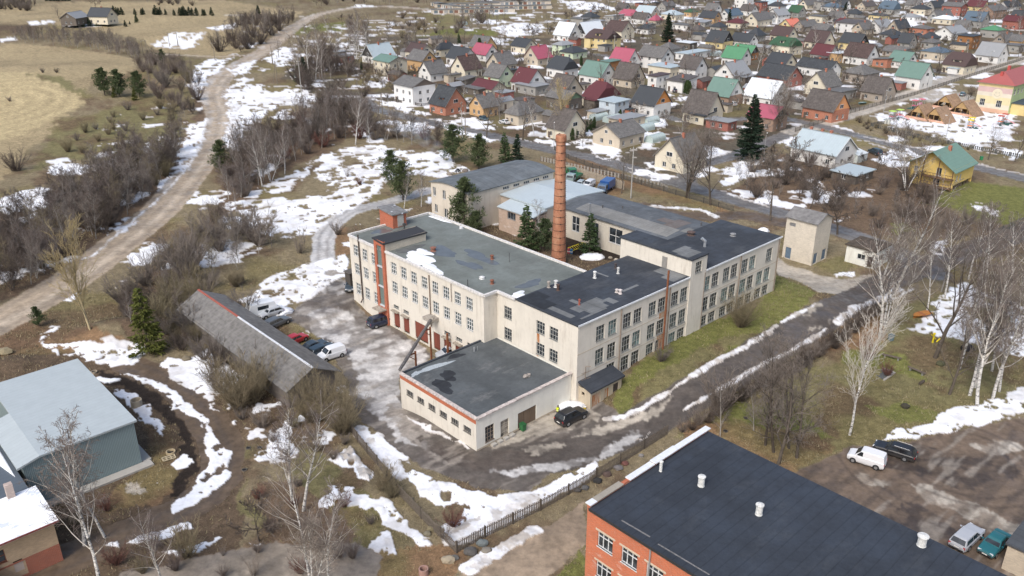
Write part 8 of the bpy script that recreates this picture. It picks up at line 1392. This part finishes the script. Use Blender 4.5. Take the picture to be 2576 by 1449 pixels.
def ring(u, v, r, h_, colr, label, name='concrete_ring', wall_=.12, cat='concrete ring'):
    root = thing(name, G(u, v), label, cat); m_ = MB(); n = 20; P = [(k*math.cos(2*math.pi*i/n), k*math.sin(2*math.pi*i/n), z) for (k, z) in ((r, -.1), (r, h_), (r-wall_, h_), (r-wall_, .02)) for i in range(n)]
    m_.add(P, [(j*n+i, j*n+(i+1) % n, (j+1)*n+(i+1) % n, (j+1)*n+i) for j in range(3) for i in range(n)]+[tuple(range(3*n, 4*n))]); m_.build('ring', plaster(colr, .6), root); m_ = MB(); m_.lathe([(r-wall_-.01, .02), (r-wall_-.01, .05)], 16); m_.build('dark_floor', BLACK, root); return root
ring(1066, 1445, .48, .75, (.36, .22, .18), 'pinkish concrete well ring at the bottom edge'); ring(345, 1022, .72, 1.0, (.40, .34, .25), 'tan concrete well ring with a plank on it beside the blue hall'); ring(237, 938, .45, .25, (.34, .28, .2), 'low tan ring at the corner of the blue hall'); ring(430, 1140, .55, .3, (.45, .36, .22), 'sand coloured tyre shaped ring beside the wooden crate frame')
for (u, v, l) in ((625, 1128, 'left'), (615, 1183, 'lower'), (653, 1127, 'right')): ring(u, v, .32, .12, (.10, .09, .075), 'small dark manhole ring in the meadow, %s one of three' % l, 'manhole', .08, 'manhole')
ring(1825, 1085, .3, .08, (.09, .08, .07), 'manhole cover on the lawn above the black roof', 'manhole', .08, 'manhole'); ring(1876, 1052, .3, .08, (.07, .065, .055), 'manhole cover on the lawn behind the hedge', 'manhole', .08, 'manhole'); ring(1265, 560, .6, .3, (.33, .3, .26), 'pale concrete ring lid near the workshop fence')
def frame_thing(name, u, v, label, cat, rz, build):
    root = thing(name, G(u, v), label, cat, rz); build(root); return root
def b_(root, name, m, *bxs):
    m_ = MB()
    for q in bxs: m_.bb(*q)
    return m_.build(name, m, root)
# wooden grate, wheelie bins, hydrant barrel
def bd(r): b_(r, 'frame', plain((.5, .42, .28), .8), *[(-.7, .7, y-.05, y+.05, .1, .2) for y in (-.4, 0, .4)], *[(x-.05, x+.05, -.39, .39, .1, .19) for x in (-.7, -.25, .25, .7)])
frame_thing('wooden_grate', 425, 1154, 'pale wooden grate lying beside the sand coloured ring', 'grate', .6, bd)
def binf(colr):
    def f(r): m_ = MB(); m_.add([(-.25, -.3, .08), (.25, -.3, .08), (.25, .3, .08), (-.25, .3, .08), (-.3, -.36, .95), (.3, -.36, .95), (.3, .36, .95), (-.3, .36, .95)], [(3, 2, 1, 0), (0, 1, 5, 4), (1, 2, 6, 5), (2, 3, 7, 6), (3, 0, 4, 7), (4, 5, 6, 7)]); m_.build('body', plain(colr, .5), r); b_(r, 'lid', plain(sc(colr, .8), .5), (-.33, .33, -.40, .38, .95, 1.03)); m_ = MB(); m_.tube((-.28, .33, .1), (.28, .33, .1), .1, n=8); m_.build('wheel', RUB, r)
    return f
frame_thing('wheelie_bin', 1315, 1083, 'green wheelie bin beside the sliding door of the annex', 'bin', .7, binf((.03, .14, .05))); frame_thing('wheelie_bin', 2240, 857, 'grey blue bin on the lawn between the birches', 'bin', .2, binf((.12, .18, .2))); frame_thing('wheelie_bin', 2468, 403, 'small green bin at the fence behind the yellow house', 'bin', 0, binf((.03, .22, .09)))
frame_thing('bucket', 1471, 1029, 'yellow bucket at the corner of the rusty doored lean-to', 'bucket', 0, lambda r: (MB().lathe([(.16, 0), (.2, .35)], 10).build('body', plain((.7, .5, .05), .5), r), MB().lathe([(.21, .34), (.21, .38)], 10).build('rim', HWF, r)))
for (u, v, c, l) in ((1431, 637, (.40, .05, .07), 'red and white drum beside the chimney'), (1437, 638, (.03, .15, .30), 'blue drum beside the chimney')): frame_thing('drum', u, v, l, 'drum', 0, lambda r: (MB().lathe([(.3, 0), (.3, .9)], 12).build('body', plain(c, .5), r), MB().lathe([(.305, .35), (.305, .55)], 12).build('band', HWF, r)))
def yf(r):
    m_ = MB()
    for y in (-.9, .9): m_.tube((-1.6, y, .4), (1.6, y, 1.2), .06, n=5)
    for i in range(9): m_.tube((-1.6+i*.4, -.9, .4+i*.1), (-1.6+i*.4, .9, .4+i*.1), .045, n=4)
    m_.build('frame', plain((.62, .50, .03), .5), r)
    for x in (-1.4, 1.4):
        for y in (-.9, .9): m_ = MB(); m_.tube((x, y, -.05), (x, y, .9), .04, n=4); m_.build('leg', plain((.3, .04, .03), .6), r)
frame_thing('harrow_frame', 1452, 630, 'yellow tubular farm frame right of the chimney', 'farm machine', .3, yf)
def boat(colr, colr2):
    def f(r):
        m_ = MB(); st = [(-1.8, .05, .5), (-1.2, .55, .62), (0, .8, .6), (1.2, .75, .6), (1.8, .55, .6)]; P = []
        for x, w_, z in st: P += [(x, -w_, z), (x, 0, .05), (x, w_, z)]
        m_.add(P, [(j*3+i, j*3+3+i, j*3+4+i, j*3+1+i) for j in range(4) for i in range(2)]+[(j*3, j*3+2, j*3+5, j*3+3) for j in range(4)]+[(12, 14, 13)]); m_.build('hull', plain(colr, .7, var=.4, scale=4), r); b_(r, 'seat', plain(colr2, .8), (-.3, .1, -.7, .7, .6, .66))
    return f
frame_thing('old_boat', 2318, 797, 'rusty orange upturned boat on the melting snow', 'boat', .4, boat((.42, .17, .04), (.3, .12, .05))); frame_thing('covered_boat', 2168, 262, 'tarpaulin covered boat beside the grey brick house', 'boat', .5, boat((.14, .22, .20), (.3, .35, .36)))
def yfig(r):
    m_ = MB(); Y = plain((.72, .58, .02), .5); m_.tube((0, 0, 0), (0, 0, 1.2), .14, .1, n=7); m_.tube((0, 0, 1.0), (-.6, 0, 1.5), .1, .05, n=6); m_.tube((0, 0, 1.0), (.5, 0, .5), .1, .05, n=6); m_.blob((0, 0, 1.45), (.22, .2, .24), 4, .1); m_.build('figure', Y, r); m_ = MB(); m_.tube((.7, 0, 0), (1.1, 0, .4), .1, n=6); m_.blob((1.2, 0, .4), (.18, .15, .15), 6, .1); m_.build('small_figure', Y, r)
frame_thing('yellow_figure', 2346, 862, 'bright yellow playground figure at the foot of the dark tree', 'playground toy', .3, yfig)
def bench(r): b_(r, 'seat', wood((.13, .10, .08)), (-1.3, 1.3, -.2, .2, .42, .5)); b_(r, 'support', plain((.2, .2, .18)), (-1.0, -.8, -.18, .18, 0, .42)); b_(r, 'support', plain((.2, .2, .18)), (.8, 1.0, -.18, .18, 0, .42))
frame_thing('bench', 2242, 903, 'dark plank bench above the pit on the lawn', 'bench', -.55, bench); frame_thing('bench', 2305, 938, 'dark plank bench right of the pit on the lawn', 'bench', -.95, bench); frame_thing('log', 2318, 965, 'short brown log lying below the right bench', 'log', .7, lambda r: (MB().tube((-.6, 0, .2), (.6, 0, .2), .2, n=10).build('wood', BARK, r), MB().tube((.6, 0, .2), (.61, 0, .2), .17, n=10).build('cut_end', WOODG, r)))
def pitb(r): b_(r, 'kerb', CONC, (-1.6, 1.6, -.12, .12, -.1, .16)); b_(r, 'kerb', CONC, (1.48, 1.72, .14, 1.8, -.1, .17)); m_ = MB(); m_.add([(-1.5, .15, .05), (1.45, .15, .05), (1.45, 1.7, .05), (-.8, 1.9, .05)], [(0, 1, 2, 3)]); m_.build('dark_water', WET, r)
frame_thing('concrete_pit', 2237, 948, 'open concrete pit with dark bottom in the brown lawn', 'pit', .72, pitb)
def stack(r): [b_(r, 'board', wood((.16, .12, .08)), (-1.2, 1.2, -.5, .5, i*.2, i*.2+.15)) for i in range(7)]
frame_thing('timber_stack', 597, 715, 'dark stack of boards above the timber shed', 'wood pile', .9, stack)
ww_ = FT('log_store', 47, 22, 0, 'long dark wooden log store wall behind the orange roof hut', 'log store'); mb = MB(); wall(mb, 15.5, 52.8, 15.5, 51.2, -.2, 3.2); wall(mb, 15.5, 51.2, 25.5, 51.2, -.2, 3.2); wall(mb, 25.5, 51.2, 25.5, 52.8, -.2, 3.2); fbuild(mb, 'wall', wood((.07, .06, .05)), ww_); mb = MB(); mb.bb(15.3, 25.7, 51.0, 53, 3.2, 3.3); fbuild(mb, 'roof', wood((.10, .09, .08)), ww_)
# person in a hi-vis vest behind the black car
def person(u, v, label):
    x, y, z = G(u, v); me = bpy.data.meshes.new('body'); J = [(0, 0, .95, .15), (0, 0, 1.2, .15), (0, 0, 1.42, .17), (0, .0, 1.53, .06), (0, .01, 1.62, .09), (0, .01, 1.72, .085), (.10, 0, .90, .10), (.12, .02, .50, .07), (.12, -.02, .08, .05), (.12, .12, .03, .045), (-.10, 0, .90, .10), (-.12, .02, .50, .07), (-.12, -.02, .08, .05), (-.12, .12, .03, .045), (.20, 0, 1.42, .065), (.26, .03, 1.14, .048), (.20, .22, 1.05, .035), (-.20, 0, 1.42, .065), (-.26, .03, 1.14, .048), (-.20, .22, 1.05, .035)]
    E_ = [(0, 1), (1, 2), (2, 3), (3, 4), (4, 5), (0, 6), (6, 7), (7, 8), (8, 9), (0, 10), (10, 11), (11, 12), (12, 13), (2, 14), (14, 15), (15, 16), (2, 17), (17, 18), (18, 19)]; me.from_pydata([j[:3] for j in J], E_, []); me.update(); me.materials.append(plain((.03, .035, .05), .9)); o = mobj('person', me, None, (x, y, z), 2.4)
    sk = o.modifiers.new('skin', 'SKIN'); 
    for i, d in enumerate(me.skin_vertices[0].data): d.radius = (J[i][3], J[i][3]); d.use_root = i == 0
    o.modifiers.new('sub', 'SUBSURF').render_levels = 1; tag(o, label, 'person')
    m_ = MB(); m_.lathe([(.20, .98), (.22, 1.15), (.235, 1.35), (.18, 1.47), (.10, 1.50)], 14); m_.build('vest', plain((.62, .72, .03), .7), o); m_ = MB(); m_.lathe([(.225, 1.12), (.228, 1.17)], 14); m_.build('reflective_band', plain((.7, .72, .7), .4), o); m_ = MB(); m_.blob((0, 0, 1.70), (.10, .11, .10), 2, .04); m_.build('hair', plain((.03, .02, .015), .9), o)
    m_ = MB(); m_.blob((0, .035, 1.645), (.07, .07, .085), 3, .02); m_.build('face', plain((.45, .27, .2), .7), o)
    for sg in (-1, 1):
        m_ = MB()
        for k in range(4): m_.tube((sg*.20+(k-1.5)*.018, .24, 1.045), (sg*.20+(k-1.5)*.020, .32-abs(k-1.5)*.01, 1.02), .009, .007, n=5)
        m_.tube((sg*.18, .23, 1.05), (sg*.155, .28, 1.05), .011, .008, n=5); m_.blob((sg*.20, .225, 1.05), (.035, .04, .018), 1, .05); m_.build('hand', plain((.45, .27, .2), .7), o)
person(1403, 1050, 'person in a yellow high visibility vest standing behind the black car')
# ---- playground: four A frame shelters and the toys
def ashelter(u, v, label, rz, Lg=6.5, hw=4.0, hr=4.6):
    root = thing('timber_shelter', G(u, v), label, 'shelter', rz); RT = roofm((.30, .20, .13), 'tile', moss=.02); m_ = MB()
    for sg in (-1, 1): P = [(-Lg/2, sg*(hw+.2), .0), (Lg/2, sg*(hw+.2), .0), (Lg/2, 0, hr), (-Lg/2, 0, hr)]; Q = [(a, b, c+.14) for a, b, c in P]; F = [(3, 2, 1, 0), (4, 5, 6, 7), (0, 1, 5, 4), (1, 2, 6, 5), (2, 3, 7, 6), (3, 0, 4, 7)]; m_.add(P+Q, F if sg < 0 else [tuple(reversed(f)) for f in F])
    m_.build('roof', RT, root); m_ = MB(); m_.add([(-Lg/2+.3, -hw*.46, 2.3), (-Lg/2+.3, hw*.46, 2.3), (-Lg/2+.3, 0, hr-.15)], [(2, 1, 0)]); m_.add([(-Lg/2+.3, -hw+.15, 0), (-Lg/2+.3, -hw*.72, 0), (-Lg/2+.3, -hw*.46, 2.3), (-Lg/2+.3, -hw*.5, 2.3)], [(3, 2, 1, 0)]); m_.build('gable_boards', wood((.42, .27, .12)), root)
    m_ = MB(); m_.bb(-Lg/2+.2, -Lg/2+.35, -hw+.3, hw-.3, 0, .8); m_.build('low_wall', plain((.60, .36, .26), .8), root); m_ = MB(); m_.bb(Lg/2-.4, Lg/2-.3, -hw*.6, hw*.6, 0, 1.6); m_.build('back_wall', wood((.3, .2, .1)), root)
    for y in (-hw*.45, 0, hw*.45): m_ = MB(); m_.bb(-Lg/2+.24, -Lg/2+.36, y-.07, y+.07, .8, 2.3); m_.build('post', wood((.4, .26, .12)), root)
z_ = ROT0+R_(-9)
ashelter(2360, 305, 'nearest brown A frame shelter on the playground', z_); ashelter(2318, 298, 'A frame shelter left of the nearest one', z_); ashelter(2428, 288, 'right brown A frame shelter beside the kindergarten', z_, hw=4.6); ashelter(2385, 272, 'rear brown A frame shelter behind the others', z_, hw=4.6)
def play(cols):
    def f(r):
        for i, x in enumerate((-2, 2)):
            for sx in (-.6, .6):
                for sy in (-.6, .6): m_ = MB(); m_.tube((x+sx, sy, 0), (x+sx, sy, 2.8), .06, n=5); m_.build('post', plain((.3, .32, .33), .5), r)
            b_(r, 'canopy', plain(cols[0], .5), (x-.9, x+.9, -.9, .9, 2.8, 2.95)); b_(r, 'platform', plain(cols[1], .5), (x-.7, x+.7, -.7, .7, 1.1, 1.2))
        for i in range(6): b_(r, 'panel', plain(cols[1] if i % 2 else (.75, .72, .72), .5), (-1.3+i*.45, -.9+i*.45, -.5, -.42, 1.2, 2.0))
        m_ = MB(); m_.add([(2.3, -.7, 1.2), (2.9, -.7, 1.2), (3.3, -3.0, .1), (2.7, -3.0, .1), (2.3, -.7, 1.1), (2.9, -.7, 1.1), (3.3, -3.0, .0), (2.7, -3.0, .0)], [(0, 3, 2, 1), (4, 5, 6, 7), (0, 4, 7, 3), (1, 2, 6, 5)]); m_.build('slide', plain((.75, .35, .36), .4), r); b_(r, 'rubber_mat', plain((.03, .10, .085), .9), (-3.6, 4, -3.4, 2, .0, .05))
    return f
frame_thing('play_set', 2252, 300, 'red and white climbing set with slide on the playground', 'playground', z_, play([(.45, .65, .10), (.62, .06, .10)])); frame_thing('play_set', 2308, 272, 'small pink topped play tower behind the left shelter', 'playground', z_, play([(.65, .15, .2), (.6, .1, .2)])); frame_thing('play_set', 2440, 322, 'yellow topped play tower on the right of the playground', 'playground', z_+.4, play([(.75, .6, .05), (.75, .25, .08)])); frame_thing('play_set', 2520, 312, 'orange and red climbing set near the right edge', 'playground', z_+.2, play([(.5, .1, .06), (.6, .15, .05)]))
for (u, v, l) in ((2228, 312, 'left'), (2236, 313, 'right')): frame_thing('electric_cabinet', u, v, 'pale electric cabinet at the street corner, %s of the pair' % l, 'cabinet', z_, lambda r: (b_(r, 'body', plain((.62, .63, .58), .6), (-.45, .45, -.25, .25, .1, 1.4)), b_(r, 'lid', plain((.5, .5, .47), .6), (-.5, .5, -.3, .3, 1.4, 1.46)), b_(r, 'plinth', CONC, (-.4, .4, -.2, .2, 0, .1))))
# greenhouses
def gh(u, v, label, Lg=6, Wg=3, rz=None):
    root = thing('greenhouse', G(u, v), label, 'greenhouse', ROT0 if rz is None else rz); PG = plain((.42, .50, .48), .25, var=.15, spec=.5); m_ = MB(); n = 8
    for x in (-Lg/2, Lg/2): pass
    P = [(x, Wg/2*math.cos(t), 1.0+1.1*math.sin(t)) for x in (-Lg/2, Lg/2) for t in [math.pi*i/n for i in range(n+1)]]; m_.add(P, [(i, i+1, n+2+i, n+1+i) for i in range(n)]+[tuple(range(n, -1, -1)), tuple(range(n+1, 2*n+2))]); m_.bb(-Lg/2, Lg/2, -Wg/2, Wg/2, 0, 1.0); m_.build('glazing', PG, root); m_ = MB()
    for k in range(int(Lg)+1):
        x = -Lg/2+k*Lg/int(Lg)
        for i in range(n): t0, t1 = math.pi*i/n, math.pi*(i+1)/n; m_.tube((x, (Wg/2+.02)*math.cos(t0), 1+1.12*math.sin(t0)), (x, (Wg/2+.02)*math.cos(t1), 1+1.12*math.sin(t1)), .03, n=4)
        for s in (-1, 1): m_.tube((x, s*(Wg/2+.02), 0), (x, s*(Wg/2+.02), 1), .03, n=4)
    m_.build('ribs', GALV, root)
for a in [(1506, 300, 'pale greenhouse behind the thuja row'), (1635, 310, 'greenhouse right of the beige bungalow'), (1648, 355, 'glassy greenhouse, nearest of the three beside the beige bungalow'), (1622, 328, 'middle greenhouse beside the beige bungalow'), (1163, 63, 'white greenhouse among the allotments'), (1540, 305, 'small greenhouse beside the pale blue box house'), (1800, 140, 'greenhouse behind the long pale roofed house'), (2080, 85, 'greenhouse among the far right houses')]: gh(*a)
gl = G(2152, 402); root = thing('lean_to_greenhouse', gl, 'glass lean-to greenhouse against the long white house', 'greenhouse', ROT0-.07); b_(root, 'glazing', plain((.48, .52, .50), .25), (-3.2, 1.5, -2.3, 2.3, 0, 2.1)); m_ = MB(); m_.add([(-3.4, -2.5, 2.15), (1.7, -2.5, 2.15), (1.7, 2.5, 3.3), (-3.4, 2.5, 3.3)], [(0, 1, 2, 3)]); m_.build('glass_roof', plain((.60, .64, .64), .3), root); m_ = MB(); [m_.bb(-3.2+i*.67, -3.14+i*.67, -2.34, -2.3, 0, 2.1) for i in range(8)]; m_.build('glazing_bars', GALV, root)
# village sheds scattered in the gardens
rd = random.Random(77); SH = []; k = 0; PVil = Gxy(VP)
sheds = []
while len(sheds) < 70 and k < 4000:
    k += 1; u = rd.uniform(980, 2560); v = rd.uniform(8, 320); x, y, z = G(u, v)
    if not bool(in_poly(np.array([x]), np.array([y]), PVil)[0]) or ONROAD(x, y): continue
    if any((x-q['X'])**2+(y-q['Y'])**2 < (max(q['L'], q['W'])*.62+2.2)**2 for q in HOUSES) or any((x-a)**2+(y-b)**2 < 49 for a, b in sheds): continue
    sheds.append((x, y)); root = thing('garden_shed', (x, y, z), 'small grey outbuilding in the gardens between the village houses', 'shed', ROT0+rd.choice([0, 1.57])+rd.uniform(-.1, .1), 'garden sheds of the village'); Lg, Wg, hh_ = rd.uniform(4, 8), rd.uniform(3, 4.5), rd.uniform(2.3, 3)
    wm = rd.choice([wallmat('wd'), wallmat('gr'), wallmat('gb'), wallmat('be'), wallmat('rb')]); rm = rd.choice([roofm(RC['g'][0], 'slate', .8, moss=.35), roofm(RC['dg'][0], 'metal', .55, moss=.3), roofm(RC['bg'][0], 'slate', .8, moss=.35), roofm((.28, .29, .30), 'metal', .55, moss=.05)])
    m_ = MB(); wall(m_, -Lg/2, -Wg/2, Lg/2, -Wg/2, 0, hh_); wall(m_, Lg/2, -Wg/2, Lg/2, Wg/2, 0, hh_); wall(m_, Lg/2, Wg/2, -Lg/2, Wg/2, 0, hh_); wall(m_, -Lg/2, Wg/2, -Lg/2, -Wg/2, 0, hh_); g_ = rd.random() < .5; m_.add([(-Lg/2, -Wg/2, hh_), (-Lg/2, Wg/2, hh_), (-Lg/2, 0, hh_+1)], [(0, 2, 1)]) if g_ else None; m_.add([(Lg/2, -Wg/2, hh_), (Lg/2, Wg/2, hh_), (Lg/2, 0, hh_+1)], [(0, 1, 2)]) if g_ else None; m_.build('wall', wm, root)
    m_ = MB()
    if g_:
        for sg in (-1, 1): P = [(-Lg/2-.3, sg*(Wg/2+.3), hh_-.1), (Lg/2+.3, sg*(Wg/2+.3), hh_-.1), (Lg/2+.3, 0, hh_+1.1), (-Lg/2-.3, 0, hh_+1.1)]; Q = [(a, b, c+.12) for a, b, c in P]; F = [(3, 2, 1, 0), (4, 5, 6, 7), (0, 1, 5, 4), (1, 2, 6, 5), (2, 3, 7, 6), (3, 0, 4, 7)]; m_.add(P+Q, F if sg < 0 else [tuple(reversed(f)) for f in F])
    else: m_.bb(-Lg/2-.3, Lg/2+.3, -Wg/2-.3, Wg/2+.3, hh_, hh_+.14)
    m_.build('roof', rm, root); b_(root, 'door', DKF, (-.5, .5, -Wg/2-.05, -Wg/2, 0, 2.0))
# fire and smoke by the rubble
x, y, z = G(1152, 432); fr_ = thing('bonfire', (x, y, z), 'smouldering bonfire with thin blue smoke by the snow field', 'bonfire', 0); m_ = MB(); [m_.tube((math.cos(t)*.9, math.sin(t)*.9, 0), (math.cos(t)*.1, math.sin(t)*.1, .8), .09, n=5) for t in [i*.7 for i in range(9)]]; m_.build('charred_logs', BLACK, fr_)
def smk(m, t, b):
    t.nodes.remove(b); v = N(t, 'VolumePrincipled'); v.inputs['Color'].default_value = (.75, .82, .9, 1); c = coord(t, 'Object', (1, 1, 1)); n = noise(t, c, .55, 4, .7); r = ramp(t, n, [(.45, 0), (.7, 1)]); mu = N(t, 'Math'); mu.operation = 'MULTIPLY'; mu.inputs[1].default_value = .16; L(t, r, mu.inputs[0]); L(t, mu.outputs[0], v.inputs['Density']); L(t, v.outputs[0], t.nodes['Material Output'].inputs['Volume'])
m_ = MB(); st = [(0, .5, .5), (-1.2, .9, 2), (-3.5, 1.5, 4), (-6.5, 2.3, 6.5), (-10, 3.0, 9), (-14, 3.2, 11)]; P = []; n = 12
for (dx, r, zz) in st: P += [(dx+r*math.cos(2*math.pi*i/n), r*math.sin(2*math.pi*i/n)*.9+dx*-.25, zz+.25*r*math.cos(2*math.pi*i/n)) for i in range(n)]
m_.add(P, [(j*n+i, j*n+(i+1) % n, (j+1)*n+(i+1) % n, (j+1)*n+i) for j in range(len(st)-1) for i in range(n)]+[tuple(range(n-1, -1, -1)), tuple(range((len(st)-1)*n, len(st)*n))]); sm2 = m_.build('smoke', mat('smoke', smk), None, (x, y, z)); tag(sm2, 'thin blue grey smoke drifting from the bonfire', 'smoke', kind='stuff')
# snow heaps by the walls
def heap(u, v, r, h_, label, seed):
    x, y, z = G(u, v); root = thing('snow_heap', (x, y, z), label, 'snow heap'); m_ = MB(); m_.blob((0, 0, 0), (r, r*.7, h_), seed, .14, n=3, flat=.1); m_.build('snow', plain((.80, .82, .85), .8, var=.12, scale=2), root, smooth=True)
for a in [(1438, 1026, 1.9, .8, 'white snow heap behind the black car', 1), (1000, 808, 1.0, .6, 'snow heap at the first garage door', 2), (1022, 824, 1.1, .8, 'round snow heap right of the navy car', 3), (1490, 648, 2.4, .7, 'snow heap in the courtyard beside the young spruce', 4), (1165, 880, 1.4, .5, 'snow heap behind the silver people carrier', 5), (1920, 583, 1.2, .9, 'snow heap behind the far black roof', 6), (700, 785, 2.4, .7, 'snow heap beside the caravan', 7)]: heap(*a)
